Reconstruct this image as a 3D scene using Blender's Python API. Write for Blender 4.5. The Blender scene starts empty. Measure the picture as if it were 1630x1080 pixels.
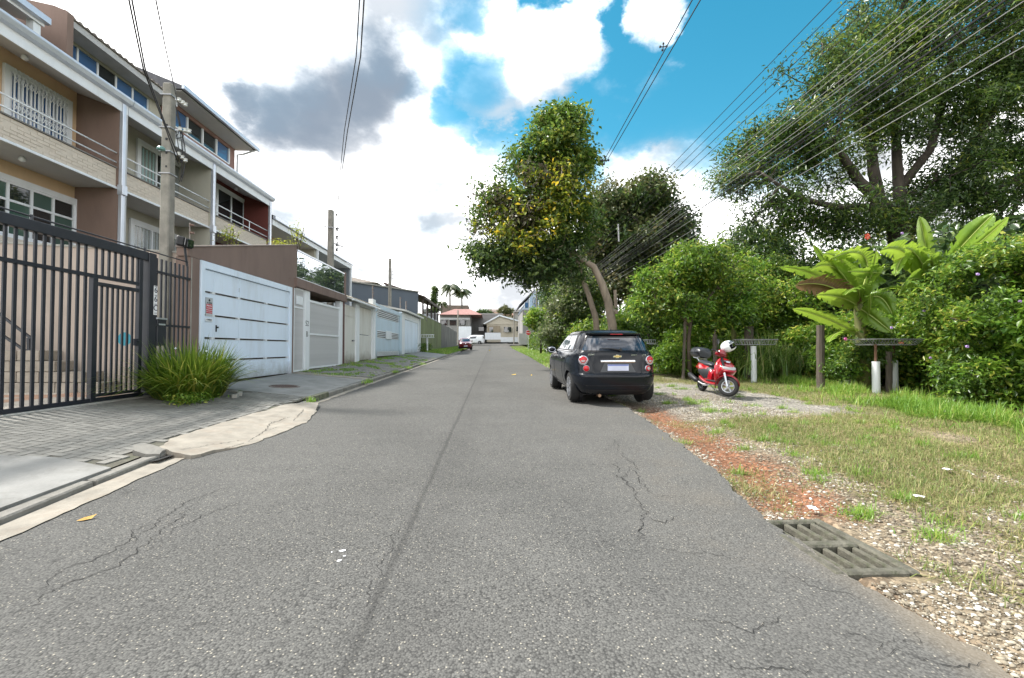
import bpy, bmesh, math, random
import numpy as np
from mathutils import Vector, Matrix, noise, Euler

random.seed(7); rng = np.random.default_rng(7)
S = bpy.context.scene; C = S.collection
R_ = math.radians; PI = math.pi

# ------------------------------------------------------------------ camera
YAW, PITCH, FPX, CAMZ, SLOPE = R_(2.61), R_(1.264), 680.0, 1.3, .018
cd = bpy.data.cameras.new('camera'); cam = bpy.data.objects.new('camera', cd); C.objects.link(cam)
cd.sensor_width = 36; cd.lens = 36 * FPX / 1630; cd.clip_start = .05; cd.clip_end = 3000
cam.location = (0, 0, CAMZ); cam.rotation_euler = (PI / 2 + PITCH, 0, -YAW)
S.camera = cam
S.render.engine = 'CYCLES'
S.view_settings.view_transform = 'Standard'; S.view_settings.look = 'None'
S.view_settings.exposure = 1.8; S.view_settings.gamma = 1
S.view_settings.use_curve_mapping = False
S.cycles.max_bounces = 6; S.cycles.transparent_max_bounces = 8
# ------------------------------------------------------------------ camera geometry: turn a measured picture point into a place
_a, _p = YAW, PITCH
_F = np.array([math.sin(_a)*math.cos(_p), math.cos(_a)*math.cos(_p), math.sin(_p)])
_R = np.array([math.cos(_a), -math.sin(_a), 0])
_U = np.array([-math.sin(_a)*math.sin(_p), -math.cos(_a)*math.sin(_p), math.cos(_p)])
def ray(px, py): return _F*FPX + _R*(px-815) + _U*(540-py)
def gz(y):
    if y < 70: return SLOPE*y
    if y < 105: return SLOPE*70 + .045*(y-70)
    return SLOPE*70 + .045*35 + .03*(min(y, 260)-105)
def at(px, py, D):
    v = ray(px, py)*(D/FPX); return Vector((v[0], v[1], CAMZ+v[2]))
def onx(px, py, X):
    v = ray(px, py); v = v*(X/v[0]); return (v[1], CAMZ+v[2])
def gr(px, py):
    v = ray(px, py); t = CAMZ/(SLOPE*v[1]-v[2]); return Vector((v[0]*t, v[1]*t, CAMZ+v[2]*t))

# ------------------------------------------------------------------ world and sun
SUN_EL, SUN_AZ = 52, -75          # azimuth from +Y towards +X
W = bpy.data.worlds.new('World'); S.world = W; W.use_nodes = True
def build_world():
    nt = W.node_tree; nt.nodes.clear(); N = nt.nodes.new; L = nt.links.new
    out = N('ShaderNodeOutputWorld'); bg = N('ShaderNodeBackground'); bg.inputs['Strength'].default_value = .1
    L(bg.outputs[0], out.inputs[0])
    sky = N('ShaderNodeTexSky'); sky.sky_type = 'NISHITA'; sky.sun_disc = False
    sky.sun_elevation = R_(SUN_EL); sky.sun_rotation = R_(SUN_AZ); sky.air_density = 1.0; sky.dust_density = .3; sky.ozone_density = 1.2
    hs = N('ShaderNodeHueSaturation'); hs.inputs['Hue'].default_value = .462; hs.inputs['Saturation'].default_value = 1.38; hs.inputs['Value'].default_value = .62
    L(sky.outputs[0], hs.inputs['Color'])
    tc = N('ShaderNodeTexCoord'); vec = tc.outputs['Generated']
    def math_(op, a, b=None, clamp=False):
        m = N('ShaderNodeMath'); m.operation = op; m.use_clamp = clamp
        for i, v in enumerate((a, b)):
            if v is None: continue
            if isinstance(v, (int, float)): m.inputs[i].default_value = v
            else: L(v, m.inputs[i])
        return m.outputs[0]
    def ramp(v, lo, hi, a=0., b=1.):
        m = N('ShaderNodeMapRange'); m.interpolation_type = 'SMOOTHSTEP'
        L(v, m.inputs[0]); m.inputs[1].default_value = lo; m.inputs[2].default_value = hi
        m.inputs[3].default_value = a; m.inputs[4].default_value = b
        return m.outputs[0]
    def nz(scale, detail=8, rough=.55, dist=0, z=1.6):
        mp = N('ShaderNodeMapping'); mp.inputs['Scale'].default_value = (1, 1, z); L(vec, mp.inputs[0])
        n = N('ShaderNodeTexNoise'); n.inputs['Scale'].default_value = scale; n.inputs['Detail'].default_value = detail
        n.inputs['Roughness'].default_value = rough; n.inputs['Distortion'].default_value = dist
        L(mp.outputs[0], n.inputs['Vector']); return n
    # direction slightly shaken by noise, so blobs get ragged outlines
    wob = nz(7, 9, .62); wobf = math_('SUBTRACT', wob.outputs['Fac'], .5)
    wc = N('ShaderNodeVectorMath'); wc.operation = 'SUBTRACT'; L(wob.outputs['Color'], wc.inputs[0]); wc.inputs[1].default_value = (.5, .5, .5)
    ws = N('ShaderNodeVectorMath'); ws.operation = 'SCALE'; L(wc.outputs[0], ws.inputs[0]); ws.inputs['Scale'].default_value = .13
    wa = N('ShaderNodeVectorMath'); wa.operation = 'ADD'; L(vec, wa.inputs[0]); L(ws.outputs[0], wa.inputs[1])
    wn = N('ShaderNodeVectorMath'); wn.operation = 'NORMALIZE'; L(wa.outputs[0], wn.inputs[0])
    def blob(px, py, deg, soft=.35):
        d = ray(px, py); d = d/np.linalg.norm(d)
        dp = N('ShaderNodeVectorMath'); dp.operation = 'DOT_PRODUCT'; L(wn.outputs[0], dp.inputs[0]); dp.inputs[1].default_value = tuple(d)
        return ramp(dp.outputs['Value'], math.cos(R_(deg*(1+soft))), math.cos(R_(deg*(1-soft))))
    def union(*bs):
        o = bs[0]
        for b in bs[1:]: o = math_('MAXIMUM', o, b)
        return o
    sep = N('ShaderNodeSeparateXYZ'); L(wn.outputs[0], sep.inputs[0])
    # high cloud sheet: covers the left and the low sky; open blue high on the right
    front = ramp(sep.outputs['Y'], -.15, .15)
    left = math_('MULTIPLY', ramp(sep.outputs['X'], -.22, .02, 1., 0.), front)
    low = ramp(sep.outputs['Z'], .34, .46, 1., 0.)
    n1 = nz(2.6, 9, .6)
    cover = math_('MAXIMUM', left, low)
    cover = math_('MAXIMUM', cover, ramp(n1.outputs['Fac'], .56, .66))
    n1b = nz(1.7, 8, .6); cover = math_('MAXIMUM', cover, math_('MULTIPLY', ramp(n1b.outputs['Fac'], .40, .54), math_('SUBTRACT', 1, front)))
    cover = math_('MAXIMUM', cover, union(blob(850, 110, 4.2), blob(770, 40, 3.6), blob(780, 150, 3.), blob(1040, 18, 2.4), blob(915, 75, 2.6), blob(1090, 315, 6.5, .15), blob(960, 310, 4.8, .2), blob(1180, 300, 4.5, .2)))
    holes = union(blob(760, 130, 3.0, .8), blob(745, 20, 1.6, .8), blob(900, 250, 6, .3), blob(720, 170, 1.8, .6), blob(1000, 160, 6., .3), blob(1220, 130, 10., .3))
    cover = math_('MULTIPLY', cover, math_('SUBTRACT', 1, math_('MULTIPLY', holes, .9)))
    thin = nz(5, 10, .6, .3)
    wisp = union(blob(650, 350, 4., .8), blob(420, 110, 4., .7), blob(480, 320, 3, .8), blob(700, 411, 2, .7), blob(560, 60, 3, .9))
    cover = math_('SUBTRACT', cover, math_('MULTIPLY', math_('MULTIPLY', wisp, thin.outputs['Fac']), .18), True)
    grey = union(blob(600, 120, 3.3, .75), blob(570, 155, 4.1, .7), blob(505, 178, 3.9, .7), blob(440, 182, 3.0, .8), blob(632, 125, 2.4, .7), blob(390, 165, 1.8, .9))
    grey = math_('MAXIMUM', grey, math_('MULTIPLY', union(blob(655, 352, 2.0, .8), blob(625, 340, 2, .8)), .35))
    gn = nz(9, 6, .55); gm = math_('MULTIPLY', grey, ramp(gn.outputs['Fac'], .1, .55, .8, 1.), True)
    # shading of the white clouds
    sn = nz(4.2, 8, .55)
    mw = N('ShaderNodeMix'); mw.data_type = 'RGBA'; L(ramp(sn.outputs['Fac'], .36, .58), mw.inputs[0])
    mw.inputs[6].default_value = (2.4, 2.5, 2.65, 1); mw.inputs[7].default_value = (9.8, 9.7, 9.6, 1)
    mg = N('ShaderNodeMix'); mg.data_type = 'RGBA'; L(gm, mg.inputs[0]); L(mw.outputs[2], mg.inputs[6]); mg.inputs[7].default_value = (.95, 1.15, 1.42, 1)
    ms = N('ShaderNodeMix'); ms.data_type = 'RGBA'; L(cover, ms.inputs[0]); L(hs.outputs[0], ms.inputs[6]); L(mg.outputs[2], ms.inputs[7])
    L(ms.outputs[2], bg.inputs['Color'])
build_world()
sd = bpy.data.lights.new('sun', 'SUN'); sun = bpy.data.objects.new('sun', sd); C.objects.link(sun)
sd.energy = 2.4; sd.angle = R_(5); sd.color = (1, .96, .9)
_az, _el = R_(SUN_AZ), R_(SUN_EL)
_sdir = Vector((math.sin(_az)*math.cos(_el), math.cos(_az)*math.cos(_el), math.sin(_el)))
sun.rotation_euler = _sdir.to_track_quat('Z', 'Y').to_euler(); sun.location = (-30, 10, 40)

# ------------------------------------------------------------------ materials
_M = {}
def lin(c):
    return tuple(((v/255)/12.92 if v/255 <= .04045 else ((v/255+.055)/1.055)**2.4) for v in c)
def mat(key, col=None, rough=.8, metal=0., var=.12, scale=3., bump=.15, bscale=60., streak=0., spec=.4, coat=0., dirt=None, dirt_amt=0., splash=0.):
    if key in _M: return _M[key]
    m = bpy.data.materials.new(key); m.use_nodes = True; nt = m.node_tree; N = nt.nodes.new; L = nt.links.new
    b = nt.nodes['Principled BSDF']
    b.inputs['Roughness'].default_value = rough; b.inputs['Metallic'].default_value = metal
    b.inputs['Specular IOR Level'].default_value = spec
    if coat: b.inputs['Coat Weight'].default_value = coat; b.inputs['Coat Roughness'].default_value = .04
    tc = N('ShaderNodeTexCoord')
    n = N('ShaderNodeTexNoise'); n.inputs['Scale'].default_value = scale; n.inputs['Detail'].default_value = 8; n.inputs['Roughness'].default_value = .6
    src = tc.outputs['Object']
    if streak:
        mp = N('ShaderNodeMapping'); mp.inputs['Scale'].default_value = (1, 1, streak); L(src, mp.inputs[0]); L(mp.outputs[0], n.inputs[0])
    else: L(src, n.inputs[0])
    mx = N('ShaderNodeMix'); mx.data_type = 'RGBA'; mr = N('ShaderNodeMapRange'); mr.inputs[1].default_value = .3; mr.inputs[2].default_value = .7
    L(n.outputs['Fac'], mr.inputs[0]); L(mr.outputs[0], mx.inputs[0])
    mx.inputs[6].default_value = (*[max(0, c*(1-var)) for c in col], 1); mx.inputs[7].default_value = (*[min(1, c*(1+var)) for c in col], 1)
    last = mx.outputs[2]
    if dirt:
        n2 = N('ShaderNodeTexNoise'); n2.inputs['Scale'].default_value = scale*.6+.7; n2.inputs['Detail'].default_value = 10; n2.inputs['Roughness'].default_value = .7
        mp2 = N('ShaderNodeMapping'); mp2.inputs['Scale'].default_value = (1.6, 1.6, .35 if streak else 1.4); mp2.inputs['Location'].default_value = (3.3, 8.1, 1)
        L(src, mp2.inputs[0]); L(mp2.outputs[0], n2.inputs[0])
        r2 = N('ShaderNodeMapRange'); r2.inputs[1].default_value = .5; r2.inputs[2].default_value = .78; r2.inputs[4].default_value = dirt_amt
        L(n2.outputs['Fac'], r2.inputs[0])
        m2 = N('ShaderNodeMix'); m2.data_type = 'RGBA'; L(r2.outputs[0], m2.inputs[0]); L(last, m2.inputs[6]); m2.inputs[7].default_value = (*dirt, 1); last = m2.outputs[2]
    if splash:      # soil splashed up the foot of the wall or gate
        sz = N('ShaderNodeSeparateXYZ'); L(tc.outputs['Object'], sz.inputs[0])
        n4 = N('ShaderNodeTexNoise'); n4.inputs['Scale'].default_value = 3.2; n4.inputs['Detail'].default_value = 9; n4.inputs['Roughness'].default_value = .75; L(tc.outputs['Object'], n4.inputs[0])
        ma = N('ShaderNodeMath'); ma.operation = 'MULTIPLY_ADD'; L(n4.outputs['Fac'], ma.inputs[0]); ma.inputs[1].default_value = -.9; L(sz.outputs['Z'], ma.inputs[2])
        r4 = N('ShaderNodeMapRange'); r4.inputs[1].default_value = -.45; r4.inputs[2].default_value = .0; r4.inputs[3].default_value = splash; r4.inputs[4].default_value = 0; L(ma.outputs[0], r4.inputs[0])
        m4 = N('ShaderNodeMix'); m4.data_type = 'RGBA'; L(r4.outputs[0], m4.inputs[0]); L(last, m4.inputs[6]); m4.inputs[7].default_value = (.17, .14, .10, 1); last = m4.outputs[2]
    L(last, b.inputs['Base Color'])
    if bump:
        n3 = N('ShaderNodeTexNoise'); n3.inputs['Scale'].default_value = bscale; n3.inputs['Detail'].default_value = 5; L(src, n3.inputs[0])
        bp = N('ShaderNodeBump'); bp.inputs['Strength'].default_value = bump; bp.inputs['Distance'].default_value = .01; L(n3.outputs['Fac'], bp.inputs['Height']); L(bp.outputs[0], b.inputs['Normal'])
    _M[key] = m; return m
def leafmat(key, c1, c2, c3=None, trans=.35, rough=.45, nscale=.8):
    if key in _M: return _M[key]
    rough = rough*.8 if rough < .6 else rough
    m = bpy.data.materials.new(key); m.use_nodes = True; nt = m.node_tree; N = nt.nodes.new; L = nt.links.new
    b = nt.nodes['Principled BSDF']; out = nt.nodes['Material Output']; b.inputs['Roughness'].default_value = rough; b.inputs['Specular IOR Level'].default_value = .5
    g = N('ShaderNodeNewGeometry'); cr = N('ShaderNodeValToRGB'); e = cr.color_ramp.elements
    e[0].color = (*c1, 1); e[1].color = (*c2, 1); e[1].position = .8
    if c3: k = e.new(.97); k.color = (*c3, 1)
    tc = N('ShaderNodeTexCoord'); n = N('ShaderNodeTexNoise'); n.inputs['Scale'].default_value = nscale; n.inputs['Detail'].default_value = 4; L(tc.outputs['Object'], n.inputs[0])
    ad = N('ShaderNodeMath'); ad.operation = 'MULTIPLY_ADD'; L(n.outputs['Fac'], ad.inputs[0]); ad.inputs[1].default_value = 1.3; ad.inputs[2].default_value = -.65
    s2 = N('ShaderNodeMath'); s2.operation = 'ADD'; s2.use_clamp = True; L(ad.outputs[0], s2.inputs[0]); L(g.outputs['Random Per Island'], s2.inputs[1])
    L(s2.outputs[0], cr.inputs[0]); L(cr.outputs[0], b.inputs['Base Color'])
    t = N('ShaderNodeBsdfTranslucent'); hs = N('ShaderNodeHueSaturation'); hs.inputs['Value'].default_value = 1.6; hs.inputs['Hue'].default_value = .485; L(cr.outputs[0], hs.inputs['Color']); L(hs.outputs[0], t.inputs['Color'])
    mx = N('ShaderNodeMixShader'); mx.inputs[0].default_value = trans; L(b.outputs[0], mx.inputs[1]); L(t.outputs[0], mx.inputs[2]); L(mx.outputs[0], out.inputs[0])
    _M[key] = m; return m
def glassmat(key, col=(.02, .03, .035), rough=.03, spec=1., alpha=1., metal=0.):
    if key in _M: return _M[key]
    m = bpy.data.materials.new(key); m.use_nodes = True; b = m.node_tree.nodes['Principled BSDF']
    b.inputs['Base Color'].default_value = (*col, 1); b.inputs['Roughness'].default_value = rough; b.inputs['Specular IOR Level'].default_value = spec
    b.inputs['IOR'].default_value = 1.6; b.inputs['Alpha'].default_value = alpha; b.inputs['Metallic'].default_value = metal
    nt = m.node_tree; n = nt.nodes.new('ShaderNodeTexNoise'); n.inputs['Scale'].default_value = 1.3
    bp = nt.nodes.new('ShaderNodeBump'); bp.inputs['Strength'].default_value = .04; bp.inputs['Distance'].default_value = .05
    tc = nt.nodes.new('ShaderNodeTexCoord'); nt.links.new(tc.outputs['Object'], n.inputs[0]); nt.links.new(n.outputs['Fac'], bp.inputs['Height']); nt.links.new(bp.outputs[0], b.inputs['Normal'])
    _M[key] = m; return m

# ------------------------------------------------------------------ mesh helpers
def wloc(o):
    v = Vector((0, 0, 0))
    while o is not None: v += o.location; o = o.parent
    return v
def tag(o, label=None, cat=None, group=None, kind=None):
    if label: o['label'] = label
    if cat: o['category'] = cat
    if group: o['group'] = group
    if kind: o['kind'] = kind
    return o
def thing(name, label, cat, loc=(0, 0, 0), rz=0, group=None):
    o = bpy.data.objects.new(name, None); C.objects.link(o); o.location = loc; o.rotation_euler = (0, 0, rz); o.empty_display_size = .2
    return tag(o, label, cat, group)
def link(name, me, parent=None, loc=(0, 0, 0), rot=(0, 0, 0), sc=None):
    o = bpy.data.objects.new(name, me); C.objects.link(o); o.parent = parent; o.location = loc; o.rotation_euler = rot
    if sc: o.scale = sc
    return o
def pin(name, me, parent, wl, rot=(0, 0, 0), sc=None):       # shared mesh placed at a world location under an unrotated parent
    return link(name, me, parent, Vector(wl)-(wloc(parent) if parent else Vector((0, 0, 0))), rot, sc)
class MB:
    def __init__(s): s.v = []; s.f = []; s.m = []; s.mi = 0
    def add(s, vs, fs):
        n = len(s.v); s.v += [tuple(v) for v in vs]; s.f += [tuple(i+n for i in f) for f in fs]; s.m += [s.mi]*len(fs); return s
    def box(s, x0, x1, y0, y1, z0, z1):
        if x0 > x1: x0, x1 = x1, x0
        if y0 > y1: y0, y1 = y1, y0
        if z0 > z1: z0, z1 = z1, z0
        return s.add([(x0, y0, z0), (x1, y0, z0), (x1, y1, z0), (x0, y1, z0), (x0, y0, z1), (x1, y0, z1), (x1, y1, z1), (x0, y1, z1)],
                     [(0, 3, 2, 1), (4, 5, 6, 7), (0, 1, 5, 4), (1, 2, 6, 5), (2, 3, 7, 6), (3, 0, 4, 7)])
    def hexa(s, b, t):      # bottom four and top four points
        return s.add(list(b)+list(t), [(3, 2, 1, 0), (4, 5, 6, 7), (0, 1, 5, 4), (1, 2, 6, 5), (2, 3, 7, 6), (3, 0, 4, 7)])
    def obox(s, c, size, rot=(0, 0, 0)):
        m = Euler(rot).to_matrix(); c = Vector(c); h = [k/2 for k in size]
        P = [c+m@Vector((sx*h[0], sy*h[1], sz*h[2])) for sz in (-1, 1) for sx, sy in ((-1, -1), (1, -1), (1, 1), (-1, 1))]
        return s.hexa(P[:4], P[4:])
    def beam(s, a, b, w, h=None, up=(0, 0, 1)):
        a = Vector(a); b = Vector(b); h = h or w; d = (b-a).normalized(); up = Vector(up)
        if abs(d.dot(up)) > .98: up = Vector((1, 0, 0))
        r = d.cross(up).normalized()*(w/2); u = r.cross(d).normalized()*(h/2)
        P = [p+q for p in (a, b) for q in (-r-u, r-u, r+u, -r+u)]
        return s.add(P, [(0, 1, 2, 3), (7, 6, 5, 4), (0, 4, 5, 1), (1, 5, 6, 2), (2, 6, 7, 3), (3, 7, 4, 0)])
    def tube(s, pts, rad, n=8, cap=True):
        pts = [Vector(p) for p in pts]; k = len(pts); rad = rad if isinstance(rad, (list, tuple)) else [rad]*k
        ref = None; base = len(s.v); V = []; Fc = []
        for i, p in enumerate(pts):
            d = (pts[min(i+1, k-1)]-pts[max(i-1, 0)])
            d = d.normalized() if d.length > 1e-9 else Vector((0, 0, 1))
            if ref is None: ref = Vector((0, 0, 1)) if abs(d.z) < .9 else Vector((1, 0, 0))
            r = (ref-d*ref.dot(d)); r = r.normalized() if r.length > 1e-6 else d.orthogonal().normalized(); ref = r; q = d.cross(r)
            for j in range(n):
                a = 2*PI*j/n; V.append(p+(r*math.cos(a)+q*math.sin(a))*rad[i])
        for i in range(k-1):
            for j in range(n):
                Fc.append((i*n+j, i*n+(j+1) % n, (i+1)*n+(j+1) % n, (i+1)*n+j))
        if cap: Fc.append(tuple(range(n-1, -1, -1))); Fc.append(tuple((k-1)*n+j for j in range(n)))
        return s.add(V, Fc)
    def cyl(s, a, b, r0, r1=None, n=16): return s.tube([a, b], [r0, r0 if r1 is None else r1], n)
    def prism(s, poly, off):    # planar polygon (3D points) swept by a vector
        n = len(poly); off = Vector(off); P = [Vector(p) for p in poly]
        return s.add(P+[p+off for p in P], [tuple(range(n-1, -1, -1)), tuple(range(n, 2*n))]+[(i, (i+1) % n, (i+1) % n+n, i+n) for i in range(n)])
    def grid(s, fn, nu, nv):
        V = [fn(i/nu, j/nv) for j in range(nv+1) for i in range(nu+1)]
        return s.add(V, [(j*(nu+1)+i, j*(nu+1)+i+1, (j+1)*(nu+1)+i+1, (j+1)*(nu+1)+i) for j in range(nv) for i in range(nu)])
    def lathe(s, prof, c=(0, 0, 0), axis='z', n=20, cap=True):   # prof: (r, h)
        V = []; c = Vector(c)
        for r, h in prof:
            for j in range(n):
                a = 2*PI*j/n; x, y = r*math.cos(a), r*math.sin(a)
                V.append(c+Vector({'z': (x, y, h), 'x': (h, x, y), 'y': (x, h, y)}[axis]))
        k = len(prof)
        Fc = [(i*n+j, i*n+(j+1) % n, (i+1)*n+(j+1) % n, (i+1)*n+j) for i in range(k-1) for j in range(n)]
        if cap: Fc += [tuple(range(n-1, -1, -1)), tuple((k-1)*n+j for j in range(n))]
        return s.add(V, Fc)
    def mesh(s, name, m, off=None, smooth=False, bevel=None):
        me = bpy.data.meshes.new(name)
        V = s.v if off is None else [(v[0]-off[0], v[1]-off[1], v[2]-off[2]) for v in s.v]
        me.from_pydata(V, [], s.f)
        ms = m if isinstance(m, (list, tuple)) else [m]
        for k in ms: me.materials.append(k)
        if len(ms) > 1: me.polygons.foreach_set('material_index', s.m)
        bm = bmesh.new(); bm.from_mesh(me); bmesh.ops.recalc_face_normals(bm, faces=bm.faces)
        if bevel: bmesh.ops.bevel(bm, geom=list(bm.edges), offset=bevel, segments=1, affect='EDGES', profile=.5)
        bm.to_mesh(me); bm.free()
        if smooth: me.shade_smooth()
        me.update(); return me
    def build(s, name, m, parent=None, local=False, smooth=False, bevel=None, angle=None):
        off = None
        if parent is not None and not local: off = wloc(parent)
        me = s.mesh(name, m, off, smooth, bevel)
        if angle is not None: me.set_sharp_from_angle(angle=R_(angle))
        return link(name, me, parent)
def np_mesh(name, V, F, m, parent=None, cols=None, smooth=False):
    me = bpy.data.meshes.new(name); V = np.asarray(V, np.float32); F = np.asarray(F, np.int32)
    if parent is not None: V = V-np.array(wloc(parent), np.float32)
    me.vertices.add(len(V)); me.vertices.foreach_set('co', V.ravel())
    k = F.shape[1]; me.loops.add(F.size); me.loops.foreach_set('vertex_index', F.ravel())
    me.polygons.add(len(F)); me.polygons.foreach_set('loop_start', np.arange(0, F.size, k, dtype=np.int32)); me.polygons.foreach_set('loop_total', np.full(len(F), k, np.int32))
    me.materials.append(m)
    if cols is not None:
        a = me.color_attributes.new('Col', 'FLOAT_COLOR', 'POINT'); a.data.foreach_set('color', np.c_[cols, np.ones(len(cols))].astype(np.float32).ravel())
    me.update(calc_edges=True)
    if smooth: me.shade_smooth()
    return link(name, me, parent)
def unit(a): return a/np.maximum(np.linalg.norm(a, axis=-1, keepdims=True), 1e-9)
def leaves(P, L, width=.42, droop=.3, fold=.18, dirs=None):
    """N folded leaves at points P with lengths L."""
    n = len(P); L = np.broadcast_to(L, (n,))[:, None]
    d = unit(rng.normal(size=(n, 3))) if dirs is None else dirs
    d = unit(d*[1, 1, .7]-[0, 0, droop]); up = unit(rng.normal(size=(n, 3))*.55+[0, 0, 1.])
    s = unit(np.cross(d, up)); nn = unit(np.cross(s, d))
    base = P; tip = P+d*L-nn*L*.12; mid = P+d*L*.45
    l = mid+s*L*width*.5+nn*L*fold*.5; r = mid-s*L*width*.5+nn*L*fold*.5
    V = np.stack([base, l, tip, r], 1).reshape(-1, 3); i = np.arange(n)[:, None]*4
    return V, np.concatenate([i+[0, 1, 2], i+[0, 2, 3]], 1).reshape(-1, 3)
def blades(P, H, lean, width, seg=3, curl=1.2):
    """N grass blades: base P, length H, horizontal lean vector (n,2), width."""
    n = len(P); H = np.broadcast_to(H, (n,)).reshape(-1, 1); w = np.broadcast_to(width, (n,)).reshape(-1, 1)
    ln = np.c_[lean, np.zeros(n)]; ll = np.linalg.norm(ln, axis=1, keepdims=True); side = unit(np.cross(unit(ln+1e-6), [0, 0, 1.]))
    rows = []
    for k in range(seg+1):
        t = k/seg; horiz = ln*H*(t**1.3)*1.0; z = H*(t-curl*.35*ll*t*t*1.6); c = P+horiz+np.c_[np.zeros((n, 2)), z[:, 0]]
        ww = w*(1-t**1.6)*.5
        if k < seg: rows += [c-side*ww, c+side*ww]
        else: rows += [c]
    V = np.stack(rows, 1); m = V.shape[1]; V = V.reshape(-1, 3); i = np.arange(n)[:, None]*m; F = []
    for k in range(seg-1): F += [i+[2*k, 2*k+1, 2*k+3], i+[2*k, 2*k+3, 2*k+2]]
    F += [i+[2*seg-2, 2*seg-1, 2*seg]]
    return V, np.concatenate(F, 1).reshape(-1, 3)
def merge(parts):
    V = []; F = []; k = 0
    for v, f in parts: V.append(v); F.append(f+k); k += len(v)
    return np.concatenate(V), np.concatenate(F)
def text_mesh(body, size, m, name='lettering', ext=.002):
    cu = bpy.data.curves.new('t', 'FONT'); cu.body = body; cu.size = size; cu.extrude = ext; cu.align_x = 'CENTER'; cu.align_y = 'CENTER'
    o = bpy.data.objects.new('t', cu); C.objects.link(o); bpy.context.view_layer.update()
    me = bpy.data.meshes.new_from_object(o.evaluated_get(bpy.context.evaluated_depsgraph_get())); me.name = name
    me.materials.clear(); me.materials.append(m); bpy.data.objects.remove(o); bpy.data.curves.remove(cu); return me
FACE_X = (PI/2, 0, PI/2)     # lettering that faces +X and reads towards +Y
# ------------------------------------------------------------------ palette
white_paint = mat('white_paint', (.72, .75, .78), .5, var=.05, bump=.05, dirt=(.45, .44, .4), dirt_amt=.25, streak=.4)
bluewhite = mat('blue_white_paint', (.66, .76, .88), .38, var=.04, scale=1.2, bump=.03, dirt=(.36, .37, .35), dirt_amt=.4, streak=.4, splash=.55)
black_steel = mat('black_steel', (.015, .018, .027), .38, var=.2, bump=.06, spec=.5, dirt=(.08, .075, .07), dirt_amt=.2)
black_plastic = mat('black_plastic', (.012, .012, .014), .45, var=.1, bump=.05)
concrete = mat('concrete', (.33, .32, .29), .9, var=.18, scale=1.5, bump=.4, bscale=45, dirt=(.11, .1, .085), dirt_amt=.55)
pole_concrete = mat('pole_concrete', (.25, .235, .205), .9, var=.22, scale=4, bump=.5, bscale=30, dirt=(.12, .11, .1), dirt_amt=.6)
alu = mat('brushed_aluminium', (.62, .66, .72), .32, .75, var=.05, bump=.02)
wood_post = mat('weathered_wood', (.10, .082, .066), .9, var=.4, scale=6, bump=.6, bscale=30, streak=.15, dirt=(.04, .05, .02), dirt_amt=.5)
def smooth01(t): t = max(0., min(1., t)); return t*t*(3-2*t)
def fbm(x, y, z=0, o=4):
    return noise.fractal(Vector((x, y, z)), .9, 2.1, o)
# edges of the carriageway
_KY = [-30, 0, 3, 4.8, 6, 8.5, 200]; _KX = [-3.35, -3.38, -3.42, -3.62, -3.68, -3.75, -3.75]
def kx(y): return float(np.interp(y, _KY, _KX))
_EY = [-30, 0, 2, 3.1, 4.3, 5.9, 8.2, 21, 36, 75, 200]; _EX = [2.0, 1.98, 2.0, 2.02, 2.23, 2.44, 2.62, 2.66, 3.0, 3.3, 3.3]
def ex(y): return float(np.interp(y, _EY, _EX))
WX = -6.3
_WY = [-30, 5.4, 8, 13.3, 18.3, 22.7, 30, 37, 53, 77, 110]; _WZ = [.40, .435, .435, .515, .645, .735, .88, 1.03, 1.25, 1.65, 3.2]
def wz(y): return float(np.interp(y, _WY, _WZ))
def swz(x, y):      # footway surface
    k = gz(y)+.10+.035*smooth01((8.1-y)/.3)*-1.0
    t = (kx(y)-x)/(kx(y)-WX); return k+(wz(y)-k)*max(0, min(1, t))
def verge(x, y):    # right-hand ground
    e = ex(y); u = smooth01((x-e+.15)/.8)
    n = .05*fbm(x*.5, y*.5)+.018*fbm(x*2.3, y*2.3, 3)+.007*fbm(x*9, y*9, 5)
    dip = -.07*math.exp(-((x-e-.45)/.28)**2)*smooth01((y-3.0)/.8)*smooth01((11-y)/3)
    dr = max(abs(x-2.16)-.25, abs(y-2.70)-.38, 0); u2 = smooth01((.3-dr)/.25)*smooth01((x-e-.0)/.06)
    return gz(y)+(-.075+u*.06+n*(.3+.7*u)+dip)*(1-u2)+(-.018+n*.2)*u2
# ------------------------------------------------------------------ ground sheet to the horizon
def build_ground():
    xs = [-900, -300, -120, -60, -30, -20, -12, -6.2, -3.8, 0, 3.5, 8, 14, 20, 30, 60, 120, 300, 900]; ys = [-900, -200, -60, -20]+[-12+4*i for i in range(40)]+[160, 200, 260, 400, 900]
    def z(x, y):
        g = gz(y)-.16
        if x < -6.25 and -12 < y < 78: g = min(g, wz(y)-.1)
        if x > 14: g += min(x-14, 60)*.03
        return g
    V = [(x, y, z(x, y)) for y in ys for x in xs]; nx = len(xs)
    F = [(j*nx+i, j*nx+i+1, (j+1)*nx+i+1, (j+1)*nx+i) for j in range(len(ys)-1) for i in range(nx-1)]
    m = mat('far_ground', (.085, .10, .045), .95, var=.4, scale=.2, bump=.5, bscale=3)
    tag(np_mesh('ground', V, F, m), kind='structure')
build_ground()
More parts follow.
